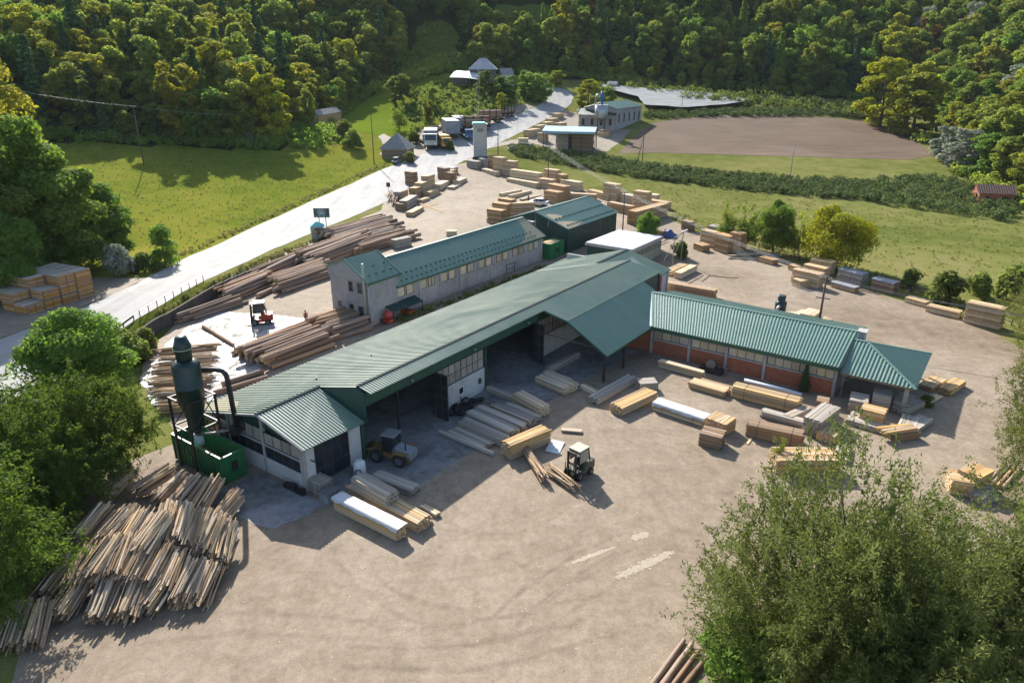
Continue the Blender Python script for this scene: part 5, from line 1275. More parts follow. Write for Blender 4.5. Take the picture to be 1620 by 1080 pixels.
for A, B, top, D, mat, lab, k in NEAR: stack(A, B, top, D, mat, lab, pieces=True, **k)
# second layer resting on the long orange stack by the hall corner
stack((556,770),(612,802),755,1.5,'board_grey','grey topped boards resting on the long orange stack', pieces=True, bt=.16, z0=.95)
FAR = [
 # behind the brick wing
 ((1049,466),(1128,480),447,1.5,'lumber_orange','long orange pack behind the brick wing roof',1), ((1130,482),(1197,497),474,1.3,'lumber_brown','brown slats behind the brick wing roof',1),
 ((1060,437),(1087,425),430,1.7,'lumber','flat pale pack near the pylon frame, left',1), ((1078,442),(1103,429),432,1.5,'lumber_pale','flat pale pack near the pylon frame, right',1),
 ((1248,506),(1264,503),499,1.6,'lumber','low yellow pack behind the wing, left of the pole',1), ((1268,511),(1284,504),500,1.8,'lumber_pale','low pale pack behind the wing, by the pole',1), ((1286,515),(1299,506),500,2.2,'lumber_pale','tilted pale pack at the foot of the crossarm pole',1), ((1300,518),(1317,515),508,1.5,'lumber','low yellow pack right of the crossarm pole',1),
 # along the fence
 ((1096,394),(1110,399),384,2.2,'lumber_orange','small pack in front of the tall packs by the fence',1), ((1106,386),(1128,392),363,2.0,'lumber','tall orange pack by the fence, left of the pair',3), ((1128,396),(1150,402),369,2.2,'lumber_orange','tall brown pack by the fence, middle',3), ((1152,399),(1170,403),367,2.2,'lumber_orange','tall brown pack by the fence, right',3), ((1118,374),(1150,381),356,2.5,'lumber_grey','grey topped pack behind the tall fence packs',2), ((1077,363),(1090,367),348,1.8,'lumber_brown','narrow brown stack at the corner of the fence',2),
 ((1166,404),(1236,406),400,.9,'lumber_grey','long grey timbers lying along the fence',1), ((1152,410),(1226,412),408,.5,'lumber_pale','thin pale boards lying before the long grey timbers',1), ((1200,414),(1222,420),406,1.8,'lumber_orange','low orange pack among the long timbers',1), ((1246,427),(1257,431),418,1.8,'lumber_orange','small square pack left of the big yellow pack',1),
 ((1250,447),(1293,457),425,2.0,'lumber','big yellow pack by the fence',2), ((1252,452),(1265,457),440,2.6,'lumber','small yellow pack in front of the big one',1), ((1268,438),(1302,446),418,1.9,'lumber','yellow pack right behind the big one',2), ((1278,430),(1312,437),409,2.2,'lumber','rearmost yellow pack under the yellow-green tree',2),
 ((1323,444),(1360,454),425,2.2,'lumber_grey','grey covered pack right of the yellow packs',2), ((1314,454),(1350,464),446,1.7,'lumber_orange','low long pack in front of the grey covered one',1), ((1376,458),(1411,467),440,2.0,'lumber_brown','brown pack right of the grey covered one',2),
 ((1430,478),(1462,487),470,1.8,'lumber','low pack left of the long low one at the fence',1), ((1463,493),(1515,505),483,1.8,'lumber','long low pack at the fence',1), ((1522,510),(1580,523),478,2.2,'lumber','long high pack at the right end of the fence row',3),
 # cluster beside the entrance
 ((641,292),(654,295),270,2.0,'lumber_brown','tall grey-brown stack beside the road entrance',3), ((659,315),(670,310),298,2.4,'lumber_orange','orange stack with a slipped top at the entrance cluster',2), ((668,310),(680,304),290,2.4,'lumber','tall yellow stack second from the slipped one',2), ((678,304),(689,299),279,2.4,'lumber','tallest yellow stack of the entrance cluster',3), ((633,315),(646,309),304,2.2,'lumber_grey','grey square stack of the entrance cluster',1), ((645,332),(661,320),318,2.4,'lumber_grey','grey long stack of the entrance cluster',2), ((625,332),(636,334),321,2.0,'lumber_brown','dark stack at the left of the entrance cluster',1), ((653,343),(671,332),336,2.0,'lumber','low yellow stack in front of the entrance cluster',1), ((681,313),(695,306),304,2.2,'lumber','yellow stack at the right front of the entrance cluster',2), ((668,321),(681,316),316,1.8,'lumber','flat yellow stack in the middle of the entrance cluster',1), ((697,301),(711,292),292,2.6,'lumber_pale','pale long stack of the entrance cluster',1), ((692,283),(704,287),263,2.0,'lumber_brown','dark brown stack rear of the entrance cluster',2), ((704,288),(713,291),271,2.0,'lumber_brown','dark brown stack beside the rear one',2), ((713,288),(723,283),271,2.2,'lumber_orange','mixed brown stack at the right rear of the cluster',2), ((726,293),(739,286),286,2.2,'lumber_pale','pale stack at the right end of the entrance cluster',1), ((700,272),(716,276),262,2.5,'lumber_grey','grey covered stack at the rear of the entrance cluster',2), ((718,300),(730,293),296,2.2,'lumber_pale','low pale boards beside the right end of the cluster',1),
 ((706,374),(722,374),366,1.6,'lumber_pale','pale pack behind the office roof',1), ((626,394),(652,388),380,1.6,'lumber_grey','squared beams at the end of the log pile',1),
 # row below the transformer tower
 ((738,264),(755,268),252,2.4,'lumber_grey','grey stack at the left of the row below the tower',1), ((757,265),(772,269),249,2.4,'lumber_grey','grey topped stack below the tower',2), ((762,271),(784,279),264,1.8,'lumber_pale','low pale pack before the tower row',1), ((772,268),(780,270),245,2.4,'lumber_orange','slim brown stack of the tower row',3), ((780,273),(795,276),247,2.6,'lumber','tallest yellow stack of the tower row',3), ((795,276),(813,279),253,2.6,'lumber','yellow stack right of the tallest one',3),
 ((806,283),(852,293),265,2.2,'lumber_pale','long pale stack of the tower row',3), ((801,287),(848,298),279,1.8,'lumber_pale','long low pale pack in front of the long stack',1), ((851,296),(873,300),281,2.2,'lumber','yellow pack right of the long pale stack',2), ((860,286),(880,290),266,2.4,'lumber','tall stack behind the yellow pack',3), ((881,292),(888,295),274,2.4,'lumber_orange','narrow brown stack behind the pale low pack',2), ((886,296),(915,303),282,2.2,'lumber_pale','pale stack at the right of the tower row',2),
 ((793,311),(826,303),306,1.0,'lumber_pale','flat boards on the yard, left of the two',1), ((808,315),(842,305),309,1.0,'lumber_pale','flat boards on the yard, right of the two',1), ((826,318),(857,309),315,1.0,'lumber','flat yellow boards beside the white car',1),
 ((860,318),(882,323),300,2.6,'lumber_orange','slatted brown stack right of the white car',2), ((866,311),(892,318),289,2.6,'lumber_orange','higher slatted brown stack behind the first',3), ((897,315),(942,318),305,2.0,'lumber','long yellow stack behind the green shed roof',1), ((928,308),(962,318),298,2.2,'lumber','yellow stack left of the tall one by the pasture',2), ((953,315),(974,320),288,2.4,'lumber','tall yellow stack by the pasture',3), ((960,331),(996,340),318,2.0,'lumber_orange','long low orange pack behind the green shed',1), ((980,319),(998,323),306,2.2,'lumber_pale','pale stack between the tall ones by the pasture',1), ((1000,329),(1022,333),301,2.4,'lumber','tall yellow stack right of the pale one',3), ((1022,325),(1054,332),314,2.2,'lumber','low yellow stack at the end of the pasture row',1), ((1022,318),(1036,321),306,2.2,'lumber_pale','pale topped stack rear end of the pasture row',2), ((1006,357),(1056,341),335,2.8,'lumber_orange','large slatted stack beside the small dark tree',2),
 ((770,352),(793,356),330,2.2,'lumber_orange','slatted brown stack left behind the green shed',3), ((778,343),(801,347),320,2.4,'lumber_orange','second slatted brown stack behind the green shed',3), ((788,334),(808,338),313,2.4,'lumber_orange','third slatted brown stack behind the green shed',3), ((808,340),(846,338),322,2.4,'lumber','long yellow stack between the slatted ones and the car',2),
 ((1036,372),(1046,376),362,1.6,'lumber_brown','dark slatted stack at the end of the green shed',2),
 # far timber yard
 ((820,228),(836,228),219,2.6,'lumber_pale','pale packs beside the gravel drive',1), ((850,224),(860,226),209,3,'lumber','yellow stack behind the two parked cars',2), ((838,218),(856,212),206,3,'lumber','yellow stack at the left of the far timber yard',1), ((852,208),(866,204),199,3,'lumber','yellow stack second in the far timber yard',1), ((864,203),(876,199),194,3,'lumber','yellow stack third in the far timber yard',1), ((872,196),(884,192),188,3,'lumber','yellow stack fourth in the far timber yard',1), ((882,189),(892,186),180,3,'lumber','yellow stack farthest in the far timber yard',1), ((872,212),(884,208),203,3,'lumber_orange','orange stack in the middle of the far timber yard',1), ((884,203),(897,200),195,3,'lumber','pale stack left of the far building',1), ((943,215),(954,218),207,3,'lumber','yellow pack right of the blue roofed shelter',1), ((957,217),(966,214),206,3,'lumber_orange','square pack at the corner of the far building',1), ((924,202),(942,204),194,3,'lumber','orange pack before the far silo',1),
 ((880,234),(898,236),205,5,'lumber_grey','grey packs under the blue roofed shelter',4), ((904,236),(936,238),210,5,'lumber_brown','brown packs under the blue roofed shelter',4),
]
for A, B, top, D, mat, lab, lv in FAR: stack(A, B, top, D, mat, lab, levels=lv, bt=.16, bw=.28, cover='tarp_grey' if 'covered' in lab else None)
# loose boards lying about
def board(A, B, w_, t, mat, label, z=0.0, za=None):
    a, b = T(*A), T(*B); a.z += t/2+z; b.z += t/2+(z if za is None else za); m = MB(); L = (b-a).length; c = (a+b)/2
    o = inst(unit_box(mat), 'board', None, c, (0,0,0), (L, w_, t)); d = (b-a).normalized()
    o.rotation_euler = (0, -math.asin(d.z), math.atan2(d.y, d.x)); tag(o, label, 'board'); return o
board((1182,703),(1189,693),.25,.12,'board','short board end lying left of the strapped stack')
board((1221,713),(1228,706),.2,.1,'board','short board scrap right below the strapped stack')
board((655,318),(701,336),.5,.12,'board','long brown plank slanting out of the entrance cluster')
board((664,330),(692,322),.4,.12,'board','pale plank lying across the slanting one')
board((1124,437),(1168,440),.25,.15,'board_brown','thin dark pole lying on the rear yard')
board((1084,452),(1112,436),.2,.12,'board_brown','thin dark bar lying near the flat pale packs')
board((1150,409),(1230,404),.3,.2,'board_pale','long pale pole on top of the fence timbers', .5)
pan = MB().box(-1.2, 1.2, -.75, .75, 0, .06).build('panel', 'tarp_white', None, T(878,708)+Vector((0,0,.12)), (radians(4), radians(-3), radians(72))); tag(pan, 'white rectangular sheet leaning by the yellow boards', 'panel')

# ------------------------------------------------------------------ logs
def logmesh(seed):
    r = random.Random(seed); m = MB(); pts = []; rs = []
    for i in range(6):
        t = i/5; pts.append((t-.5, r.uniform(-.03, .03)*.25, r.uniform(-.03, .03)*.25)); rs.append((1.12-.28*t)*r.uniform(.95, 1.05))
    # unit log: length 1 along x, radius 1 in y and z
    n = 9; vs = []
    for p, q in zip(pts, rs):
        for k in range(n): a = 2*pi*k/n; vs.append((p[0], p[1]*10+cos(a)*q, p[2]*10+sin(a)*q))
    fs = [(i*n+k, i*n+(k+1) % n, (i+1)*n+(k+1) % n, (i+1)*n+k) for i in range(5) for k in range(n)]
    m.add(vs, fs, 0, True); m.f += [[k for k in range(n)][::-1], [5*n+k for k in range(n)]]; m.m += [1, 1]; m.sm += [False, False]
    me = bpy.data.meshes.new('log'); me.from_pydata(m.v, [], m.f); me.materials.append(M('bark')); me.materials.append(M('logend'))
    me.polygons.foreach_set('material_index', m.m); me.polygons.foreach_set('use_smooth', m.sm); me.update(); return me
LOGS = [logmesh(i) for i in range(5)]
def log(c, d, L, r, label, group=None, flip=False):
    d = d.normalized()*(-1 if flip else 1)
    o = inst(LOGS[RNG.randrange(5)], 'log', None, c, (RNG.uniform(0, 6.28), -math.asin(max(-1, min(1, d.z))), math.atan2(d.y, d.x)), (L, r, r))
    o.rotation_mode = 'XYZ'; tag(o, label, 'log', group); return o
def logpile(A, B, Cc, layers, r0, label, group, lenf=(.95, 1.18), seed=3, skew=.07):
    rg = random.Random(seed); a, b, c = T(*A), T(*B), T(*Cc); d = b-a; d.z = 0; L = d.length; d.normalize()
    w_ = c-a; w_.z = 0; w_ -= d*w_.dot(d); W = w_.length; w_.normalize(); sh = (c-a).dot(d)
    n0 = max(2, int(W/(2.05*r0)))
    for k in range(layers):
        nk = n0-k if layers > 1 else n0
        for i in range(max(1, nk-rg.randint(0, 1)*(k > 1)*2)):
            r = r0*rg.uniform(.65, 1.3); t = (i+.5+k*.5)/n0
            p = a+w_*W*t+d*(L*.5+sh*t+rg.uniform(-.11, .11)*L); z = terr(p.x, p.y)
            dd = d+w_*rg.uniform(-skew, skew)
            log(Vector((p.x, p.y, z+r0+k*r0*1.72)), dd, L*rg.uniform(*lenf), r, label, group, rg.random() < .4)
logpile((308,509),(392,480),(258,506), 3, .30, 'log in the low pile below the railing by the road', 'logs below the railing', seed=1)
logpile((366,481),(432,453),(345,457), 4, .30, 'log in the pile right of the railing pile', 'logs second pile along the road', seed=2)
logpile((422,442),(488,412),(402,431), 3, .32, 'log in the pile on the embankment behind the front piles', 'logs on the embankment', seed=3)
logpile((450,466),(526,438),(433,446), 3, .36, 'log in the thick pile left of the office gable', 'logs left of the office gable', seed=4)
logpile((500,426),(590,392),(474,404), 4, .34, 'log in the pile behind the office gable', 'logs behind the office gable', seed=5)
logpile((575,404),(654,380),(524,384), 3, .36, 'log in the spread pile behind the office ridge', 'logs behind the office ridge', seed=6, skew=.09)
logpile((535,390),(628,362),(506,374), 3, .36, 'log in the rear pile near the sign board', 'logs near the sign board', seed=7, skew=.08)
logpile((437,586),(534,547),(378,557), 3, .38, 'log in the big pile between the wet slab and the hall roof', 'logs by the wet slab', seed=8)
logpile((528,542),(588,522),(486,512), 3, .38, 'log in the pile at the foot of the office gable', 'logs at the office foot', seed=9, skew=.08)
for A, B, r, l in (((408,472),(447,453),.42,'single thick log lying out before the road piles'), ((322,519),(370,548),.28,'single reddish log lying on the wet slab'), ((353,612),(417,590),.35,'grey squared log by the hall eave, upper'), ((340,626),(424,600),.35,'grey squared log by the hall eave, lower')):
    a, b = T(*A), T(*B); c = (a+b)/2; log(c+Vector((0,0,r)), b-a, (b-a).length, r, l)
for k, (A, B) in enumerate((((1030,1088),(1082,1015)), ((1044,1092),(1094,1022)), ((1058,1096),(1106,1030)), ((1072,1100),(1120,1040)))):
    a, b = T(*A), T(*B); log((a+b)/2+Vector((0,0,.2)), b-a, (b-a).length, .17+.03*(k % 2), ('slim', 'second slim', 'third slim', 'fourth slim')[k]+' log counted from the left at the bottom edge under the willow')
for k, (A, B) in enumerate((((1560,768),(1590,735)), ((1568,770),(1598,737)), ((1577,772),(1606,739)), ((1586,774),(1614,742)))):
    a, b = T(*A), T(*B); log((a+b)/2+Vector((0,0,.2)), b-a, (b-a).length, .18, ('first', 'second', 'third', 'fourth')[k]+' grey pole from the left behind the orange packs at the right edge')

# ------------------------------------------------------------------ slab wood: bundles of bark-edged offcuts
def slabmesh(seed):
    r = random.Random(seed); n = 5; vs = []
    for i in range(n):
        t = i/(n-1); x = t-.5; wob = r.uniform(-.25, .25); w_ = r.uniform(.8, 1.1)
        for y, z in ((-.5,-.3), (-.28,.32), (.28,.34), (.5,-.3)): vs.append((x, y*w_+wob*.3, z+wob*.5))
    fs = [(i*4+k, i*4+(k+1) % 4, (i+1)*4+(k+1) % 4, (i+1)*4+k) for i in range(n-1) for k in range(4)]+[(3,2,1,0), tuple(4*(n-1)+k for k in range(4))]
    return vs, fs
SLABS = []
for i in range(6):
    for mt in ('slab', 'slab_dark'):
        v, f_ = slabmesh(50+i); me = bpy.data.meshes.new('slab'); me.from_pydata(v, [], f_); me.materials.append(M(mt)); SLABS.append(me)
def bundle(A, B, z, label, R=.72, n=36, name='slab_bundle', dark=.3, group=None, Lmin=0, Lmax=9, tilt=0.0):
    g = terr(*Gz(*A, z)[:2]); a, b = Gz(*A, g+z), Gz(*B, g+z); d = b-a; d.z = 0; L = min(Lmax, max(Lmin, d.length)); c = (a+b)/2
    e = empty(name, (c.x, c.y, terr(c.x, c.y)), math.atan2(d.y, d.x)+random.Random(A[0]).uniform(-.11, .11), label, 'slab bundle', group); rg = random.Random(hash((A, B)) & 0xfff)
    zc = max(R*.7, z)
    for i in range(n):
        an = rg.uniform(0, 2*pi); rr = R*sqrt(rg.uniform(.12, 1))
        o = inst(SLABS[2*rg.randrange(6)+(rg.random() < dark)], 'slab', e, (rg.uniform(-.08, .08)*L, cos(an)*rr, zc+sin(an)*rr*.75), (an-pi/2+rg.uniform(-.8, .8), tilt+rg.uniform(-.05, .05), rg.gauss(0, .04)), (L*rg.uniform(.75, 1.1), rg.uniform(.10, .24), rg.uniform(.05, .10)))
    return e
BUN = [((222,740),(148,790),1.0),((285,742),(205,776),1.2),((302,754),(240,794),1.0),((320,757),(265,803),1.5),((352,756),(300,808),1.3),((380,788),(338,820),.8),
 ((182,797),(105,862),1.7),((215,803),(150,866),2.3),((240,816),(193,862),2.7),((262,822),(215,872),2.9),((278,802),(252,852),2.6),((302,806),(272,857),2.7),((327,813),(298,864),2.4),((347,822),(315,874),2.0),((364,832),(335,890),1.4),
 ((122,880),(52,946),1.1),((152,872),(100,928),1.9),((186,858),(138,908),2.4),((216,852),(174,912),2.3),((242,862),(204,917),2.1),((267,872),(234,922),1.7),((292,882),(260,932),1.3),((348,888),(296,968),.7),((322,892),(275,952),1.0),
 ((132,922),(88,972),.8),((182,917),(148,977),.9),((228,922),(192,974),.9),((262,925),(228,965),.7),((42,962),(4,1028),.6),((68,962),(38,1022),.6)]
rows = ['rear', 'middle', 'front']
cnt = {}
for i, (A, B, z) in enumerate(BUN):
    r_ = 'rear' if i < 6 else 'upper' if i < 15 else 'front' if i < 24 else 'bottom'; cnt[r_] = cnt.get(r_, 0)+1
    od = ['first','second','third','fourth','fifth','sixth','seventh','eighth','ninth'][cnt[r_]-1]
    bundle(A, B, z, '%s bundle from the left in the %s tier of the slab wood pile' % (od, r_) if i < 28 else ('slab bundle at the lower left end of the slab wood pile', 'slab bundle beside the lower left end of the slab wood pile')[i-28], group='slab wood bundles', R=1.0 if i >= 6 else .9, n=80, dark=.30 if i < 15 else .55, Lmin=3.0, Lmax=3.7, tilt=.22)
for i, (A, B, z) in enumerate(BUN[6:15]):
    bundle(A, B, z-1.15, '%s dark bundle from the left lying under the upper tier of the slab wood pile' % ['first','second','third','fourth','fifth','sixth','seventh','eighth','ninth'][i], group='slab wood bundles', R=1.0, n=44, dark=.7, Lmin=3.2, Lmax=4.0, tilt=.1)
for i, (A, B, z) in enumerate((((250,560),(345,548),1.2),((245,575),(340,565),1.0),((240,592),(335,585),.9),((240,608),(330,602),.8),((245,625),(325,620),.7),((250,645),(315,640),.6))):
    bundle(A, B, z, '%s layer from the far side in the offcut heap behind the dust cyclone' % ['first','second','third','fourth','fifth','sixth'][i], R=1.0, n=46, dark=.45, group='offcut heap')
bundle((818,690),(862,756),.6,'long dark slab bundle lying across the yellow boards', R=.45, n=34, dark=.6)
bundle((866,735),(906,770),.55,'short dark slab bundle in front of the green forklift', R=.5, n=30, dark=.6)
for i, (x, y) in enumerate(((610,312),(618,318))): bundle((x,y+8),(x+12,y-14),1.0,('left','right')[i]+' leaning slab bundle at the road corner of the entrance cluster', R=.8, n=22, dark=.4)
simple('board_crate', (.52,.27,.10), (.36,.18,.07), 2.0, .85, rnd=.3, stretch=(.6,3,3), bumps=.4, spec=.25)
# crates on the lot across the road
def crate(c, rz, L, D, h, label):
    e = empty('slatted_crate', c, rz, label, 'crate', 'slatted crates on the lot'); rg = random.Random(int(c.x*31+c.y*7+c.z*11))
    me = unit_box('board_crate')
    for k in range(6):
        z = .16+(h-.2)*k/5.3
        for s in (-1, 1): inst(me, 'slat', e, (0, s*D/2, z), (0,0,rg.uniform(-.005,.005)), (L, .05, .17)); inst(me, 'slat', e, (s*(L/2-.02), 0, z+.01), (0,0,0), (.05, D-.06, .17))
    for sx in (-1, 0, 1):
        for sy in (-1, 1): inst(unit_box('board_brown'), 'corner_post', e, (sx*(L/2-.1), sy*(D/2+.045), h/2), (0,0,0), (.12, .04, h))
    for k in range(7): inst(unit_box('board_grey'), 'lid_board', e, (0, -D/2+D*(k+.5)/7, h+.03), (0,0,0), (L*.99, D/7*.86, .05))
    inst(unit_box('lumber_brown'), 'fill', e, (0,0,h*.48), (0,0,0), (L-.14, D-.14, h*.92))
pa, pb = T(44,499), T(152,466); d, n_, L = axisframe(pa, pb); cl = L/4
for i in range(4):
    for j in range(3):
        for k in range(3 if (i > 1 or j > 0 and i > 0) else (2 if i == 1 or j > 0 else 1)):
            if j == 2 and k == 0: continue
            hh = HT((pb.x, pb.y, pb.z), 424)/3
            c = pa+d*cl*(i+.5)+n_*(1.45+j*2.9); c.z = terr(c.x, c.y)+k*(hh)
            crate(c, math.atan2(d.y, d.x), cl*.96, 2.75, hh-.07, '%s slatted crate, column %s from left, %s row, across the road' % (('bottom','middle','top')[k], ('one','two','three','four')[i], ('front','second','rear')[j]))
# ------------------------------------------------------------------ dust cyclone on its frame
def build_cyclone():
    h = frame('dust_cyclone', 32.6, -62.0, 'tall dark green dust cyclone on a steel frame over the green container', 'cyclone')
    f = F(h, 32.6, -62.0)
    MB().lathe((0,0,0), [(0.29,3.4),(0.34,3.6),(1.27,7.1),(1.29,7.12),(1.29,8.6),(1.33,8.63),(1.33,8.7),(1.29,8.73),(1.29,11.0),(1.22,11.15),(0.77,11.45)], 28).build('body', 'paint_dgreen', h)
    MB().lathe((0,0,0), [(0.74,11.4),(0.74,11.9),(0.84,12.6),(0.86,12.68),(0.53,13.85),(0.52,13.83),(0.69,12.7)], 24).build('vent_cowl', 'paint_dgreen', h)
    MB().lathe((0,0,0), [(0.87,12.58),(0.89,12.63),(0.87,12.68)], 24).build('rim_band', 'paint_cream', h)
    m = MB(); m.tube([(1.2,.9,10.4),(2.2,1.6,10.4),(2.75,2.0,10.25),(3.0,2.2,9.9),(3.05,2.25,9.2),(3.15,2.35,4.4)], .25, 12); m.build('duct', 'steel_dark', h)
    m = MB(); m.tube([(3.15,2.5,4.4),(3.15,2.9,4.3)], .75, 16); m.box(2.6,3.7,1.7,2.5,3.6,4.3); m.build('fan', 'steel_dark', h)
    m = MB(); m.tube([(.45,-.3,3.6),(1.7,.6,3.75),(3.0,2.1,4.0)], .16, 8); m.build('return_pipe', 'steel_grey', h)
    for a, b in ((31.1,-63.4),(31.1,-60.5),(34.15,-60.5),(34.15,-63.4)): f.box('frame_post', 'steel_dark', a-.1, a+.1, b-.1, b+.1, 0, 7.7)
    for z in (7.6, 4.6):
        for p, q in (((31.1,-63.4,z),(31.1,-60.5,z)), ((31.1,-60.5,z),(34.15,-60.5,z)), ((34.15,-60.5,z),(34.15,-63.4,z)), ((34.15,-63.4,z),(31.1,-63.4,z))): f.bar('frame_beam', 'steel_dark', p, q, .14, .16)
    for p, q in (((31.1,-63.4,4.6),(31.1,-60.5,7.5)), ((31.1,-60.5,4.6),(34.15,-60.5,7.5)), ((31.1,-60.5,1.2),(31.1,-63.4,4.5)), ((34.15,-60.5,4.6),(34.15,-63.4,7.5))): f.bar('frame_brace', 'steel_dark', p, q, .08, .08)
    MB().lathe((0,0,0), [(.42,2.2),(.5,2.6),(.40,3.5)], 14).build('dust_sock', 'tarp_white', h)
build_cyclone()
def container(name, a0, a1, b0, b1, hh, label, fill=None):
    h = frame(name, a0, b0, label, 'container'); f = F(h, a0, b0)
    mat = 'paint_green'; w_ = .07
    for nm, A0, A1, B0, B1 in (('side_wall', a0, a0+w_, b0, b1), ('side_wall', a1-w_, a1, b0, b1), ('end_wall', a0+w_, a1-w_, b0, b0+w_), ('end_wall', a0+w_, a1-w_, b1-w_, b1)): f.box(nm, mat, A0, A1, B0, B1, .15, hh)
    f.box('floor', 'steel_dark', a0+w_, a1-w_, b0+w_, b1-w_, .15, .3)
    n = int((b1-b0)/.62); rib = None
    for i in range(n+1):
        b = b0+.1+(b1-b0-.2)*i/n
        f.box('rib', mat, a0-.1, a0-.003, b-.08, b+.08, .15, hh-.02)
    for i in range(4): a = a0+.2+(a1-a0-.4)*i/3; f.box('rib', mat, a-.07, a+.07, b1+.003, b1+.09, .15, hh-.02)
    for p, q in (((a0,b0,hh),(a0,b1,hh)), ((a1,b0,hh),(a1,b1,hh)), ((a0,b0,hh+.004),(a1,b0,hh+.004)), ((a0,b1,hh+.004),(a1,b1,hh+.004))): f.bar('top_rail', 'paint_green', p, q, .16, .14)
    f.box('hook_plate', 'steel_dark', (a0+a1)/2-.3, (a0+a1)/2+.3, b1+.09, b1+.2, 1.2, 2.2)
    for b in (b0+.8, b1-.8):
        for a in (a0+.3, a1-.3): MB().tube([f.q(a-.12,b,.12), f.q(a+.12,b,.12)], .12, 10).build('roller', 'steel_dark', h)
    if fill:
        m = MB(); N = 8; vs = []
        rg = random.Random(3)
        for i in range(N+1):
            for j in range(N+1):
                u, v = i/N, j/N; vs.append(f.q(a0+w_+(a1-a0-2*w_)*u, b0+w_+(b1-b0-2*w_)*v, fill-.1+.55*sin(pi*u)*sin(pi*v)+rg.uniform(-.04,.04)))
        m.add(vs, [(i*(N+1)+j, i*(N+1)+j+1, (i+1)*(N+1)+j+1, (i+1)*(N+1)+j) for i in range(N) for j in range(N)], 0, True); m.build('sawdust_fill', 'sawdust', h)
    return h
container('skip_container', 31.45, 34.0, -65.0, -56.6, 2.95, 'open green roll-off container under the dust cyclone', .7)
container('skip_container', 119.6, 125.2, -79.6, -76.4, 3.3, 'open green container heaped with sawdust beside the dark green shed', 3.1)
# blue filter unit between office range and green shed
h = frame('filter_unit', 122.6, -84.0, 'blue dust filter with silver ducts between the long roof and the green shed', 'dust filter'); f = F(h, 122.6, -84.0)
for i in range(3): MB().lathe((i*.95-.9, .2, 0), [(.42,.0),(.44,5.2),(.30,5.6),(.28,6.0)], 14).build('filter_drum', 'paint_blue', h)
f.box('head_box', 'steel_grey', 122.2, 123.4, -85.2, -82.6, 5.9, 6.7)
for o in (0, .9): MB().tube([f.q(122.6,-84.2+o,6.5), f.q(121.6,-85.0+o,6.9), f.q(120.4,-86.0+o,6.4), f.q(119.6,-86.6+o,5.6)], .26, 10).build('duct', 'galv', h)
# small cyclone behind the wing
p = T(1232,505); s_ = HT(p, 467)/3.6
h = empty('small_cyclone', p, radians(20), 'small dark green cyclone fan behind the brick wing roof', 'cyclone'); h.scale = (s_,)*3
MB().lathe((0,0,0), [(.22,.2),(.75,1.3),(.78,1.32),(.78,2.6),(.55,2.75),(.52,2.8),(.58,3.55),(.5,3.6)], 20).build('body', 'paint_dgreen', h)
MB().tube([(-.6,-.5,2.2),(-1.0,-.6,2.0),(-1.05,-.6,1.4),(-.6,-.6,.6),(.2,-.7,.35)], .22, 10).build('duct', 'galv', h)
for a in range(3): MB().bar((.7*cos(a*2.1), .7*sin(a*2.1), 0), (.7*cos(a*2.1), .7*sin(a*2.1), 1.5), .08, .08).build('leg', 'steel_dark', h)

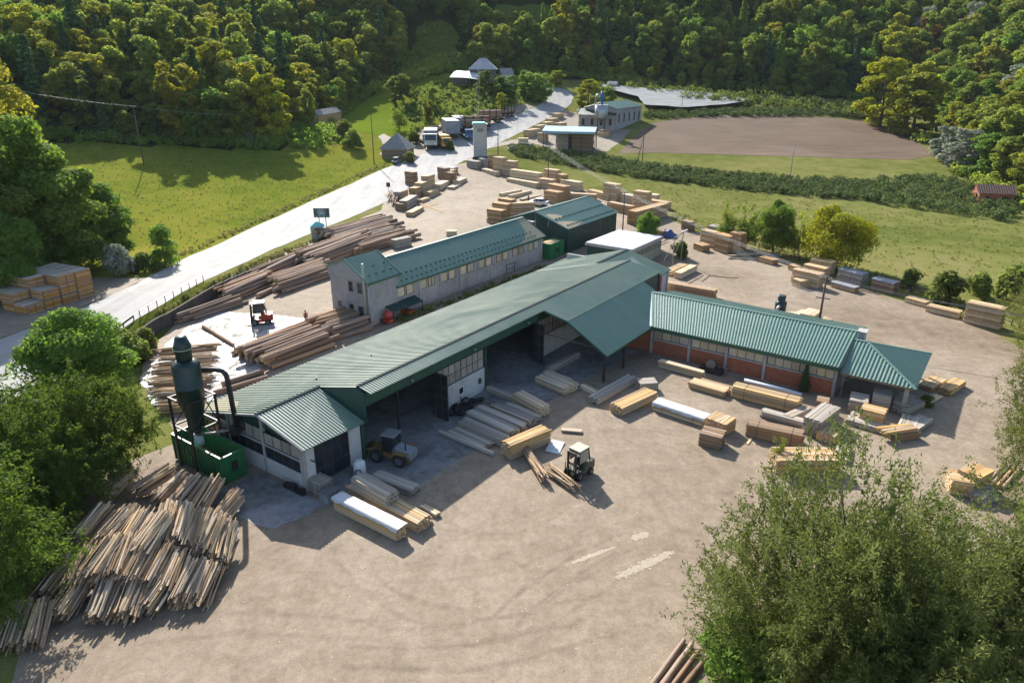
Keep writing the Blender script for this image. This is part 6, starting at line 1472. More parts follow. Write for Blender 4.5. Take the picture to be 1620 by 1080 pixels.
# ------------------------------------------------------------------ vehicles
def wheel(par, loc, r, w_, axis='y'):
    d = Vector((0, w_/2, 0)) if axis == 'y' else Vector((w_/2, 0, 0)); c = Vector(loc)
    e = MB().tube([c-d, c-d*.6, c+d*.6, c+d], [r*.9, r, r, r*.9], 18, 0).build('wheel', 'rubber', par)
    MB().tube([c-d*1.04, c+d*1.04], r*.55, 12).build('rim', 'steel_grey', e); return e
def forklift(bx, by, top, rz, body, roofm, label, cw='steel_dark', gl='glass_dusty'):
    p = T(bx, by); s = HT(p, top)/2.6; h = empty('forklift', p, rz, label, 'forklift'); h.scale = (s, s, s)
    m = MB(); m.add([(-1.15,-.55,.35),(.5,-.55,.3),(.5,.55,.3),(-1.15,.55,.35),(-1.2,-.55,1.0),(-.35,-.55,1.12),(-.35,.55,1.12),(-1.2,.55,1.0),(-.2,-.55,.62),(.5,-.55,.62),(.5,.55,.62),(-.2,.55,.62)], [(0,3,2,1),(4,5,6,7),(0,4,7,3),(5,8,11,6),(8,9,10,11),(1,2,10,9),(0,1,9,8,5,4),(3,7,6,11,10,2)])
    m.build('body', body, h)
    MB().box(-1.32,-1.12,-.5,.5,.4,1.05).build('counterweight', cw, h)
    MB().box(-.30,.05,-.25,.25,.62,.78).add([(-.30,-.25,.78),(-.18,-.25,.78),(-.28,-.25,1.3),(-.4,-.25,1.3),(-.30,.25,.78),(-.18,.25,.78),(-.28,.25,1.3),(-.4,.25,1.3)], [(0,1,2,3),(7,6,5,4),(1,5,6,2),(3,2,6,7),(0,3,7,4)]).build('seat', 'rubber', h)
    for x, y in ((-.75,-.5),(-.75,.5),(.45,-.5),(.45,.5)): MB().bar((x,y,.6 if x > 0 else 1.05),(x*.8,y*.92,2.2),.07,.07).build('cab_post', 'steel_dark', h)
    MB().box(-.66,.42,-.5,.5,2.2,2.27).build('cab_roof', roofm, h)
    for s_ in (-1, 1): MB().box(-.58,.3,s_*.47-.01,s_*.47+.01,1.25,2.1).build('side_glass', gl, h)
    MB().box(-.72,-.69,-.42,.42,1.25,2.1).build('rear_glass', gl, h)
    m = MB()
    for s_ in (-1, 1): m.box(.58,.70,s_*.34-.06,s_*.34+.06,.1,2.15)
    for z_ in (.4, 1.2, 2.05): m.box(.585,.695,-.34,.34,z_,z_+.1)
    m.build('mast', 'steel_dark', h)
    m = MB().box(.71,.77,-.5,.5,.25,.34); m.box(.71,.77,-.5,.5,.75,.84)
    for y in (-.5,-.25,0,.25,.5): m.box(.715,.765,y-.02,y+.02,.25,1.25)
    m.build('carriage', 'steel_dark', h)
    for s_ in (-1, 1): MB().box(.78,1.85,s_*.25-.06,s_*.25+.06,.12,.17).build('fork', 'steel_dark', h)
    for x, r in ((-.8,.28),(.42,.34)):
        for y in (-.55,.55): wheel(h, (x, y, r), r, .22)
    MB().tube([(.1,0,.62),(.3,0,1.1)], .03, 6).build('steering_column', 'rubber', h)
    for s_ in (-1, 1): MB().box(.42,.5,s_*.45-.06,s_*.45+.06,1.95,2.07).build('headlight', 'paint_white', h)
    return h
forklift(411, 512, 472, radians(196), 'paint_red', 'paint_white', 'red and black forklift with white roof on the wet slab', 'paint_red', 'glass_dark')
forklift(913, 752, 701, radians(226), 'grimy_green', 'paint_cream', 'grimy cream roofed forklift beside the slab bundles in the yard')
def loader():
    p = T(622, 727); s = HT(p, 677)/3.1; h = empty('wheel_loader', p, radians(158), 'dull yellow wheel loader in the first open bay of the hall', 'loader'); h.scale = (s, s, s); simple('loader_yellow', (.26,.15,.03), (.12,.085,.035), 3, .7)  # yellow dimmed: the shade of the bay is put into the colour
    for x in (-1.15, 1.1):
        for y in (-.85, .85): wheel(h, (x, y, .62), .62, .42)
    MB().add([(-2.1,-.6,.65),(-.3,-.6,.6),(-.3,.6,.6),(-2.1,.6,.65),(-2.2,-.55,1.35),(-.4,-.6,1.6),(-.4,.6,1.6),(-2.2,.55,1.35)], [(0,3,2,1),(4,5,6,7),(0,1,5,4),(1,2,6,5),(2,3,7,6),(3,0,4,7)]).build('engine_hood', 'tarp_grey', h)
    MB().box(-2.0,.2,-.62,.62,.5,.9).build('rear_chassis', 'loader_yellow', h); MB().box(.2,1.8,-.5,.5,.5,1.1).build('front_chassis', 'loader_yellow', h)
    MB().box(-.5,.6,-.55,.55,1.0,2.55).build('cab', 'glass_dark', h)
    for x in (-.5,.6):
        for y in (-.55,.55): MB().box(x-.05,x+.05,y-.05,y+.05,1.0,2.56).build('cab_post', 'paint_dgreen', h)
    MB().box(-.62,.72,-.66,.66,2.56,2.68).build('cab_roof', 'paint_silver', h)
    for y in (-.5,.5): MB().bar((1.2,y,1.2),(2.6,y,.7),.16,.22).build('lift_arm', 'loader_yellow', h)
    m = MB(); pr = [(2.5,.25),(3.3,.15),(3.35,.22),(2.75,.45),(2.62,.95),(2.5,1.0)]
    vs = [(x,-1.1,z) for x,z in pr]+[(x,1.1,z) for x,z in pr]; k = len(pr)
    m.add(vs, [tuple(range(k)), tuple(range(2*k-1,k-1,-1))]+[(i,k+i,k+(i+1)%k,(i+1)%k) for i in range(k)]); m.build('bucket', 'steel_dark', h)
    for y in (-.85,.85): MB().box(-1.8,-.5,y-.24,y+.24,1.27,1.33).build('mudguard', 'loader_yellow', h)
    MB().tube([(-1.5,.3,1.4),(-1.5,.3,2.1)], .06, 8).build('exhaust', 'steel_dark', h)
loader()
CARP = [(-2.1,.35),(2.05,.35),(2.12,.62),(1.95,.80),(1.0,.95),(-1.55,.98),(-2.08,.92),(-2.15,.6)]
def car(bx, by, wpx, rz, mat, label, kind='car'):
    p = T(bx, by); dist = sqrt(p.x**2+p.y**2+(CAMH-p.z)**2); s = wpx*dist/FPX/4.3; h = empty('parked_car', p, rz, label, 'car'); h.scale = (s, s, s)
    def loft(prof, y0, y1, nm, mt, taper=1.0):
        k = len(prof); vs = []
        for y, t in ((-y1, taper), (-y0, 1), (y0, 1), (y1, taper)):
            for x, z in prof: vs.append((x*t, y, .35+(z-.35)*(.97 if t < 1 else 1)))
        fs = [tuple(range(k)), tuple(range(4*k-1, 3*k-1, -1))]+[(r*k+i, (r+1)*k+i, (r+1)*k+(i+1) % k, r*k+(i+1) % k) for r in range(3) for i in range(k)]
        return MB().add(vs, fs).build(nm, mt, h)
    loft(CARP, .74, .86, 'body', mat, .985)
    hi = 1.45 if kind == 'car' else 1.75
    cab = [(.95,.93),(.35,hi-.03),(-1.1,hi),(-1.75,.96)] if kind == 'car' else [(1.05,.93),(.5,hi-.05),(-1.8,hi),(-2.0,.96)]
    vs = [(x, s_*(.78 if z < 1 else .62), z) for s_ in (-1, 1) for x, z in cab]
    MB().add(vs, [(0,1,2,3),(7,6,5,4),(0,4,5,1),(1,5,6,2),(2,6,7,3)]).build('windows', 'glass_dark', h)
    vs = [(x, s_*.64, z) for s_ in (-1, 1) for x, z in ((.38,hi-.03),(-1.12 if kind == 'car' else -1.82,hi+.003))]
    MB().slab([(.40,-.63,hi),(.40,.63,hi),(-1.12 if kind == 'car' else -1.8,.63,hi+.03),(-1.12 if kind == 'car' else -1.8,-.63,hi+.03)], .05).build('roof', mat, h)
    for s_ in (-1, 1):
        for x in (-.35, .38 if kind == 'car' else -1.2): MB().bar((x,s_*.79,.94),(x*.9-.05,s_*.635,hi),.07,.05).build('pillar', mat, h)
        MB().box(2.0,2.1,s_*.6-.14,s_*.6+.14,.62,.76).build('headlight', 'paint_white', h); MB().box(-2.14,-2.06,s_*.65-.1,s_*.65+.1,.65,.85).build('tail_light', 'paint_red', h)
        for x in (-1.3, 1.3): wheel(h, (x, s_*.76, .32), .32, .2)
    return h
car(851, 325, 33, radians(160), 'paint_white', 'white car parked behind the green shed in the rear yard')
car(812, 238, 18, radians(15), 'paint_silver', 'small silver hatchback parked on the gravel drive')
car(840, 234, 17, radians(60), 'paint_silver', 'light grey estate car parked right of the silver hatchback', 'suv')
car(916, 176, 11, radians(100), 'paint_white', 'white car far off beside the far sawmill building')
car(628, 258, 22, radians(80), 'paint_silver', 'old pale van parked in the grass before the shingled hut', 'suv')
def boxtruck(bx, by, top, rz, cabm, label, L=6, cargo=None, cat='truck', name='truck', cab=True, W=2.3, loads=False):
    p = T(bx, by); s = HT(p, top)/2.9; h = empty(name, p, rz, label, cat); h.scale = (s, s, s)
    MB().box(-L+1.2,1.0,-.45,.45,.55,.8).build('chassis', 'steel_dark', h)
    if cab:
        pr = [(1.2,.6),(2.6,.6),(2.62,1.4),(2.35,2.45),(1.2,2.5)]; k = 5
        MB().add([(x,-W/2,z) for x,z in pr]+[(x,W/2,z) for x,z in pr], [tuple(range(k)), tuple(range(2*k-1,k-1,-1))]+[(i,k+i,k+(i+1)%k,(i+1)%k) for i in range(k)]).build('cab', cabm, h)
        MB().slab([(2.635,-W*.42,1.42),(2.635,W*.42,1.42),(2.39,W*.40,2.36),(2.39,-W*.40,2.36)], .03).build('windscreen', 'glass_dark', h)
        for s_ in (-1, 1): MB().box(1.5,2.35,s_*(W/2+.005)-.01,s_*(W/2+.005)+.01,1.5,2.3).build('side_window', 'glass_dark', h); MB().box(2.6,2.66,s_*.8-.18,s_*.8+.18,.75,.98).build('headlight', 'paint_white', h)
        for y in (-W/2+.15, W/2-.15): wheel(h, (1.9, y, .48), .48, .3)
    for y in (-W/2+.15, W/2-.15):
        for x in (-L+2.0, -L+3.1): wheel(h, (x, y, .48), .48, .32)
    if cargo:
        MB().box(-L+1.0,1.0,-W/2,W/2,.85,2.95).build('cargo_box', cargo, h)
        n = 6
        for i in range(n):
            for s_ in (-1, 1): x = -L+1.1+(L-.2)*i/(n-1); MB().box(x-.05,x+.05,s_*(W/2+.03)-.03,s_*(W/2+.03)+.03,.86,2.9).build('box_rib', 'steel_grey', h)
    else: MB().box(-L+1.0,1.0,-W/2,W/2,.85,1.0).build('flat_bed', 'oldwood', h)
    return h
boxtruck(741, 220, 201, radians(-75), 'paint_blue', 'blue truck with flat bed parked on the lay-by')
boxtruck(716, 219, 191, radians(-78), None, 'grey box trailer left of the blue truck', 7, 'tarp_grey', 'trailer', 'box_trailer', False)
boxtruck(729, 209, 186, radians(-78), None, 'grey box trailer behind the other one', 7, 'tarp_grey', 'trailer', 'box_trailer', False)
boxtruck(703, 234, 214, radians(-70), 'paint_yellow', 'yellow box van parked beside the road', 4.6, 'paint_yellow', 'van', 'box_van')
boxtruck(682, 233, 206, radians(-85), 'galv', 'grey truck with dark windscreen facing the road', 6, 'tarp_grey')
boxtruck(672, 226, 210, radians(-60), 'paint_silver', 'old wreck of a truck half hidden at the end of the lay-by', 4, None)
def logtrailer(bx, by, top, rz, label, n, L=9):
    p = T(bx, by); s = HT(p, top)/3.2; h = empty('log_trailer', p, rz, label, 'trailer'); h.scale = (s, s, s)
    MB().box(-L/2,L/2,-.45,.45,.6,.9).build('chassis', 'steel_dark', h)
    for x in (-L*.4, -L*.28, L*.3):
        for y in (-.95,.95): wheel(h, (x,y,.5), .5, .3)
    for x in (-L*.42,-L*.14,L*.14,L*.42):
        MB().box(x-.08,x+.08,-1.2,1.2,.9,1.05).build('bolster', 'steel_dark', h)
        for y in (-1.2,1.2): MB().box(x-.07,x+.07,y-.07,y+.07,.9,3.2).build('stake', 'steel_dark', h)
    for i in range(n):
        r = .26; row = i//4; inst(LOGS[i % 5], 'log', h, (RNG.uniform(-.3,.3), -.85+.57*(i % 4)+.14*(row % 2), 1.3+row*.48), (RNG.uniform(0,6),0,RNG.uniform(-.02,.02)), (L*.9, r, r))
logtrailer(752, 207, 182, radians(30), 'timber trailer stacked with dark logs beside the lay-by', 16, 7)
logtrailer(776, 195, 173, radians(34), 'second timber trailer with logs up the lay-by', 16, 6.5)
logtrailer(801, 185, 165, radians(48), 'empty staked timber trailer farthest up the lay-by', 2, 4.5)
for k, (x, y) in enumerate(((676,210),(684,209),(692,207),(680,206),(689,204),(698,204))):
    p = T(x, y); log(p+Vector((0,0,.5+.55*(k in (3,4)))), Vector((.35,1,0)), 4.5, .5, 'short thick log in the heap beside the grey trailers', 'thick logs beside the trailers')

# ------------------------------------------------------------------ people
def person(bx, by, top, rz, shirt, label):
    p = T(bx, by); s = HT(p, top)/1.76; h = empty('person', p, rz, label, 'person'); h.scale = (s, s, s)
    def skin(name, V, E_, Rr, mat, root=0):
        me = bpy.data.meshes.new(name); me.from_pydata(V, E_, []); me.materials.append(M(mat)); o = bpy.data.objects.new(name, me); link(o, h)
        md = o.modifiers.new('skin', 'SKIN'); md.use_smooth_shade = True
        for i, r in enumerate(Rr): me.skin_vertices[0].data[i].radius = (r, r)
        me.skin_vertices[0].data[root].use_root = True
        o.modifiers.new('sub', 'SUBSURF').levels = 1; o.modifiers['sub'].render_levels = 1; return o
    V = [(0,0,.95),(0,0,1.15),(0,0,1.40),(0,0,1.50),(.02,0,1.60),(.02,0,1.72), (0,-.17,1.40),(.02,-.24,1.14),(.10,-.22,.92),(.14,-.21,.84), (0,.17,1.40),(-.02,.25,1.14),(.06,.24,.92),(.10,.23,.84), (0,-.10,.92),(.06,-.11,.50),(.0,-.11,.08),(.13,-.12,.04), (0,.10,.92),(-.04,.11,.50),(-.12,.11,.09),(.02,.12,.05)]
    E_ = [(0,1),(1,2),(2,3),(3,4),(4,5),(2,6),(6,7),(7,8),(8,9),(2,10),(10,11),(11,12),(12,13),(0,14),(14,15),(15,16),(16,17),(0,18),(18,19),(19,20),(20,21)]
    Rr = [.13,.13,.14,.055,.09,.075,.06,.045,.035,.03,.06,.045,.035,.03,.09,.06,.042,.035,.09,.06,.042,.035]
    skin('body', V, E_, Rr, 'skin')
    k = [0,1,2,6,7,10,11]; mp = {v: i for i, v in enumerate(k)}
    skin('shirt', [V[i] for i in k], [(mp[a], mp[b]) for a, b in E_ if a in mp and b in mp], [Rr[i]*1.13 for i in k], shirt)
    k = [0,14,15,16,18,19,20]; mp = {v: i for i, v in enumerate(k)}
    skin('trousers', [V[i] for i in k], [(mp[a], mp[b]) for a, b in E_ if a in mp and b in mp], [Rr[i]*1.13 for i in k], 'cloth_dark')
    MB().lathe((-.01,0,0), [(.03,1.60),(.105,1.64),(.11,1.70),(.085,1.77),(.03,1.80)], 12).build('hair', 'hair', h)
    for y in (-.12,.12): MB().box(-.06,.18,y-.045,y+.045,0,.08).build('shoe', 'rubber', h)
    MB().box(.09,.125,-.015,.015,1.62,1.665).build('nose', 'skin', h)
person(485, 512, 491, radians(-60), 'cloth_red', 'person in a red top walking beside the log pile')
person(836, 322, 307, radians(30), 'cloth_dark', 'person in dark clothes standing beside the white car')

# ------------------------------------------------------------------ poles and wires
TOPS = {}
def pole(key, bx, by, top, label, arms=((.35, 1.8),), r=.14, mat='pole_wood', yaw=0.4):
    p = T(bx, by); hh = HT(p, top); h = empty('utility_pole', p, yaw, label, 'utility pole')
    MB().tube([(0,0,-.3),(0,0,hh)], [r*1.25, r*.8], 10).build('shaft', mat, h)
    tips = []
    for dz, w_ in arms:
        MB().box(-w_/2,w_/2,-.06,.06,hh-dz-.06,hh-dz+.06).build('crossarm', 'steel_dark', h)
        for i in (-1, 0, 1):
            x = i*w_*.45; MB().tube([(x,0,hh-dz+.06),(x,0,hh-dz+.34)], .05, 6).build('insulator', 'paint_white', h)
            tips.append(Vector((p.x+x*cos(yaw), p.y+x*sin(yaw), p.z+hh-dz+.34)))
    if not arms: tips = [Vector((p.x, p.y, p.z+hh-.1))]*3
    TOPS[key] = tips; return h
pole('mead', 228, 263, 168, 'leaning wooden utility pole on the left meadow', yaw=1.2)
pole('hut', 592, 259, 180, 'wooden utility pole beside the shingled hut', (), .15)
pole('tow', 788, 247, 194, 'dark utility pole right of the transformer tower', (), .14)
pole('row', 867, 290, 231, 'utility pole among the lumber row below the tower', ((.3,1.6),), .13)
pole('shed', 985, 364, 303, 'utility pole behind the green shed', ((.3,1.6),), .13)
pole('yard', 1294, 520, 437, 'crossarm utility pole behind the brick wing', ((.5,1.6),(3.4,2.0)), .16, yaw=-.5)
pole('fld', 1250, 281, 222, 'pale utility pole at the edge of the berry rows', (), .13, 'concrete')
pole('net', 1078, 176, 150, 'thin pole at the edge of the netted orchard', (), .12)
pole('shl', 943, 234, 176, 'dark pole beside the blue roofed shelter', (), .14)
pole('farm', 759, 140, 95, 'thin pole in front of the farmhouse', (), .12)
pole('lft', 68, 232, 196, 'short pole at the left rim of the meadow', (), .10)
pa, pb = T(1007, 260), T(1016, 258); hh = HT(pb, 211)
h = empty('braced_pole', pb, 0, 'A shaped braced wooden pole before the ploughed field', 'utility pole')
MB().tube([(0,0,-.2),(0,0,hh)], .13, 8).build('shaft', 'pole_wood', h); MB().tube([(pa.x-pb.x,pa.y-pb.y,-.1),(0,0,hh-.3)], .12, 8).build('strut', 'pole_wood', h)
MB().bar(((pa.x-pb.x)*.4,(pa.y-pb.y)*.4,hh*.55),(0,0,hh*.55),.1,.1).build('tie', 'pole_wood', h)
def wire(a, b, sag, label, group, mat='wire', r=.022):
    pts = []
    for i in range(13):
        t = i/12; p = a.lerp(b, t); p = p-Vector((0,0,sag*4*t*(1-t))); pts.append(p)
    o = MB().tube(pts, r, 4, cap=False).build('power_line', mat); tag(o, label, 'wire', group); return o
for i in range(3):
    n_ = ('left', 'middle', 'right')[i]
    wire(TOPS['row'][i], TOPS['yard'][i], 2.2, n_+' wire sagging from the lumber row pole to the crossarm pole', 'yard wires')
    wire(TOPS['yard'][i], Vector((95+i*1.2, 70, 9.5)), 2.0, n_+' wire leaving the crossarm pole to the right', 'right wires')
    wire(TOPS['row'][i], TOPS['mead'][i] if False else Vector((-12+i*.5, 262, 15.5)), 1.0, n_+' wire from the lumber row pole to the transformer tower', 'tower wires')
    wire(TOPS['mead'][i], T(20, 180)+Vector((i*.9-30, 0, 16)), 2.0, n_+' wire from the meadow pole to the left', 'meadow wires', r=.028)
    wire(TOPS['mead'][i], T(470, 215)+Vector((i*.9, 6, 9)), 2.0, n_+' wire from the meadow pole to the right', 'meadow wires east', r=.028)
    wire(TOPS['farm'][i]+Vector((i*.4-.4,0,0)), Vector((-14+i*.9, 262, 15.5)), 2.0, n_+' wire from the farmhouse down to the transformer tower', 'farm wires', mat='wire_dark', r=.013)
    wire(TOPS['yard'][3+i], Vector((40+i*.6, 128, 6.6)), 1.2, n_+' lower wire from the crossarm pole to the pylon frame', 'lower yard wires')
# steel pylon frame carrying the supply to the annex
p0, p1 = T(1063, 424), T(1077, 415); hh = HT(p0, 376)
h = empty('pylon_frame', p0, 0, 'slim steel pylon frame with diagonal braces beside the cream wall', 'pylon'); dd = p1-p0
for o in (Vector((0,0,0)), dd): MB().bar(o, o+Vector((0,0,hh)), .14, .14).build('leg', 'steel_grey', h)
MB().bar((0,0,hh), dd+Vector((0,0,hh)), .14, .14).build('top_beam', 'steel_grey', h)
MB().bar((0,0,hh*.35), dd+Vector((0,0,hh*.9)), .07, .07).build('brace', 'steel_grey', h); MB().bar((-1.8,-.3,hh*.25), Vector((0,0,hh*.8)), .07, .07).build('brace', 'steel_grey', h)
MB().bar(dd+Vector((-.4,0,hh+.1)), dd+Vector((.9,.5,hh+.5)), .3, .2).build('switch_box', 'galv', h)

# ------------------------------------------------------------------ transformer tower, booth, hut
p = T(760, 254); hh = HT(p, 197); wd = 22*sqrt(p.y**2+CAMH**2)/FPX*.92
h = empty('transformer_tower', p, radians(4), 'tall narrow concrete transformer tower beside the road junction', 'tower')
MB().box(-wd/2,wd/2,-wd/2,wd/2,0,hh).build('shaft', 'tower_wall', h)
MB().box(-wd/2-.35,wd/2+.35,-wd/2-.35,wd/2+.35,hh,hh+.35).build('cornice', 'concrete', h); MB().box(-wd/2-.15,wd/2-.6,-wd/2-.1,wd/2+.1,hh+.35,hh+.75).build('roof', 'booth_roof', h)
for i in (-1,0,1): MB().tube([(i*wd*.26,-wd/2,hh-.75),(i*wd*.26,-wd/2-.5,hh-.6)], .14, 8).build('bushing', 'steel_dark', h)
MB().box(-wd*.2,wd*.22,-wd/2-.05,-wd/2,hh-2.4,hh-1.25).build('louvre', 'steel_dark', h)
for i in range(5): MB().box(-wd*.19,wd*.21,-wd/2-.09,-wd/2-.05,hh-2.35+i*.22,hh-2.25+i*.22).build('louvre_slat', 'concrete', h)
MB().box(-wd/2-.5,wd/2+.7,-wd/2-1.0,-wd/2-.9,0,1.7).build('fence_panel', 'paint_dgreen', h)
MB().bar((wd/2,0,hh+.7),(wd/2+.3,0,hh+1.9),.06,.06).build('mast', 'steel_grey', h); MB().box(wd/2+.3,wd/2+1.0,-.02,.02,hh+1.5,hh+2.1).build('flag', 'flag_red', h)
p = T(503, 376); s = HT(p, 351)/3.0
h = empty('guard_booth', p, radians(20), 'small grey booth with turquoise roof beside the road', 'booth'); h.scale = (s,s,s)
MB().box(-1.15,1.15,-.9,.9,0,2.3).build('wall', 'tower_wall', h)
MB().add([(-1.4,-1.15,2.3),(1.4,-1.15,2.3),(1.4,1.15,2.3),(-1.4,1.15,2.3),(-.2,0,3.0),(.2,0,3.0)], [(0,1,5,4),(1,2,5),(2,3,4,5),(3,0,4),(3,2,1,0)]).build('roof', 'booth_roof', h)
MB().box(-.5,.4,-.94,-.9,1.1,1.9).build('window', 'glass_dark', h); MB().box(.55,1.0,-.93,-.9,.05,2.0).build('door', 'steel_grey', h)
p = T(512, 371); s = HT(p, 329)/4.2
h = empty('sign_board', p, radians(-2), 'dark roadside sign board with pale trapezoid and emblem on two posts', 'sign'); h.scale = (s,s,s)
for x in (-.5,.55): MB().box(x-.05,x+.05,.02,.10,0,3.0).build('post', 'steel_grey', h)
MB().box(-1.25,1.25,-.05,.02,2.7,4.2).build('board', 'sign_green', h)
MB().add([(-.95,-.056,4.15),(-.42,-.056,2.78),(.52,-.056,2.78),(.80,-.056,4.15)], [(0,1,2,3)]).build('trapezoid_field', 'tarp_grey', h)
for x in (-.68,.52): MB().box(x-.1,x+.1,-.062,-.057,3.72,4.0).build('emblem', 'sign_green', h); MB().box(x-.16,x+.16,-.0625,-.058,3.66,3.71).build('emblem', 'sign_green', h)
MB().add([(-.2,-.062,3.2),(.2,-.062,3.2),(.12,-.062,3.55),(0,-.062,3.66),(-.12,-.062,3.55)], [(0,1,2,3,4)]).build('emblem', 'booth_roof', h)
for x0,x1,z in ((-.36,.44,3.05),(-1.15,-.62,2.85),(.72,1.15,2.85),(-.3,.4,2.92)): MB().box(x0,x1,-.062,-.057,z,z+.07).build('lettering', 'sign_white' if abs(x0) > .5 else 'sign_green', h)
pa = T(612, 302); MB().box(-.6,.6,-.05,.05,0,1.6); h = empty('notice_box', T(615,306), 0, 'small dark box on a post at the entrance', 'sign'); MB().box(-.05,.05,-.05,.05,0,1.9).build('post','steel_dark',h); MB().box(-.55,.55,-.12,.12,1.9,3.2).build('box','steel_dark',h)
def hut():
    pa, pb = T(603, 250), T(640, 253); d, n, L = axisframe(pa, pb); D = 9.0; c = (pa+pb)/2+n*D/2; c.z = min(pa.z, pb.z)-.2
    h = empty('shingled_hut', c, math.atan2(d.y, d.x)+radians(6), 'dark log hut with weathered grey shingle pyramid roof', 'hut'); wh = HT(pa, 233); rh = HT(c, 210)
    for k in range(7):
        z0 = wh*k/7; MB().box(-L/2,L/2,-D/2,D/2,z0,z0+wh/7-.04).build('log_course', 'slab_dark', h)
    o = .7; N = 9
    for side in range(4):
        for k in range(N):
            t0, t1 = k/N, (k+1)/N+.02; X, Y = (L/2+o, D/2+o)
            def cr(i, t): sx, sy = ((-1,-1),(1,-1),(1,1),(-1,1))[i % 4]; return Vector((sx*X*(1-t)+0, sy*Y*(1-t), wh+(rh-wh)*t))
            a, b, c2, e2 = cr(side, t0), cr(side+1, t0), cr(side+1, min(1,t1)), cr(side, min(1,t1))
            up = Vector((0,0,.12)); m = MB(); m.add([a+up, b+up, c2, e2, a, b], [(0,1,2,3),(4,5,1,0)]); m.build('shingle_course', 'shingle', h)
hut()
def house(name, A, B, wallrow, ridgerow, D, wm, rm, label, hip=.35, ov=.5, win=3, cat='building', base=-.5, sheet=None):
    pa, pb = T(*A), T(*B); d, n, L = axisframe(pa, pb); c = (pa+pb)/2+n*D/2; z0 = min(pa.z, pb.z); c.z = z0
    wh = HT((pa.x, pa.y, z0), wallrow); cc = Vector((c.x, c.y, z0)); rh = max(wh+.6, HT(cc, ridgerow))
    h = empty(name, c, math.atan2(d.y, d.x), label, cat)
    MB().box(-L/2,L/2,-D/2,D/2,base,wh).build('wall', wm, h)
    X, Y = L/2+ov, D/2+ov; hx = L/2*(1-hip)+ (ov if hip == 0 else 0)
    P4 = [(-X,-Y,wh-.05),(X,-Y,wh-.05),(X,Y,wh-.05),(-X,Y,wh-.05),(-hx,0,rh),(hx,0,rh)]
    for fc in ((0,1,5,4),(2,3,4,5),(1,2,5),(3,0,4)):
        if hip == 0 and len(fc) == 3:
            MB().slab([P4[i] if i > 3 else (P4[i][0]*L/2/X, P4[i][1]*D/2/Y, wh) for i in fc], .15).build('gable', wm, h); continue
        if len(fc) == 4: MB().corr(P4[fc[0]], P4[fc[1]], P4[fc[2]], P4[fc[3]], .6, .05).build('roof_slope', rm, h)
        else: MB().slab([P4[i] for i in fc], .08).build('roof_slope', rm, h)
    for i in range(win):
        x = -L/2+L*(i+.5)/win; MB().box(x-.6,x+.6,-D/2-.06,-D/2+.02,wh*.35,wh*.75).build('window', 'glass_dark', h); MB().box(x-.75,x+.75,-D/2-.12,-D/2+.0,wh*.35-.12,wh*.35-.01).build('sill', 'concrete', h)
    return h
house('farmhouse', (744,133), (784,135), 110, 92, 11, 'oldwood', 'roof_pale', 'farmhouse with pale pyramid roof on the knoll', .75, 1.0)
house('farm_wing', (796,137), (812,137), 118, 108, 8, 'block_white', 'shingle', 'small white gabled house right of the farmhouse', 0, .4, 1)
def farmshed():
    pa, pb = T(716,136), T(757,139); d, n, L = axisframe(pa, pb); h = empty('farm_shed', pa.lerp(pb,.5), math.atan2(d.y,d.x), 'open farm shed under a swooping white sheet roof', 'shed'); H1 = HT(pa, 120)
    for x in (-L/2,-L/6,L/6,L/2):
        for y in (0, 7): MB().box(x-.15,x+.15,y-.15,y+.15,-1,H1).build('post', 'oldwood', h)
    m = MB(); N = 12; vs = []
    for i in range(N+1):
        t = i/N; x = -L/2-1+(L+2)*t; z = H1+1.0*(1-t)**1.5+.4*sin(t*pi)
        for y, dz in ((-1.5,-1.3),(2,.0),(6,1.2),(11,1.8)): vs.append((x,y,z+dz))
    m.add(vs, [(i*4+j, (i+1)*4+j, (i+1)*4+j+1, i*4+j+1) for i in range(N) for j in range(3)], 0, True); m.build('sheet_roof', 'tarp_white', h)
    MB().box(-L/2,L/2,6.8,7.0,-1,H1+.5).build('back_wall', 'oldwood', h); MB().box(-L/2+.3,L*.1,.3,.5,-1,H1-.8).build('front_wall', 'oldwood', h)
farmshed()
house('far_sawmill', (974,207), (1014,190), 172, 160, 15, 'render_wall', 'roof_teal', 'long grey far sawmill building with teal ribbed roof', 0, .5, 5)
house('far_workshop', (915,204), (972,208), 181, 172, 12, 'render_wall', 'clad_green', 'low far workshop with dark green roof beside the silo', 0, .5, 4)
p = T(950, 210); s = HT(p, 166)/9
h = empty('silo', p, 0, 'pale drum silo on legs with blue cyclone on top', 'silo'); h.scale = (s,s,s)
MB().lathe((0,0,0), [(1.2,4.0),(2.2,5.0),(2.22,5.02),(2.22,9.0)], 22).build('drum', 'galv', h)
for a in range(4): MB().bar((1.7*cos(a*1.57+.8),1.7*sin(a*1.57+.8),0),(1.7*cos(a*1.57+.8),1.7*sin(a*1.57+.8),5),.2,.2).build('leg', 'steel_dark', h)
MB().lathe((0,0,0), [(.3,9.0),(.6,10.4),(.62,10.42),(.62,12.2),(.4,12.4),(.35,13.2)], 16).build('cyclone_top', 'paint_blue', h); MB().tube([(-.8,0,12),(-1.6,0,12.3),(-2.1,0,11.6),(-2.1,0,9)], .28, 8).build('duct', 'galv', h)
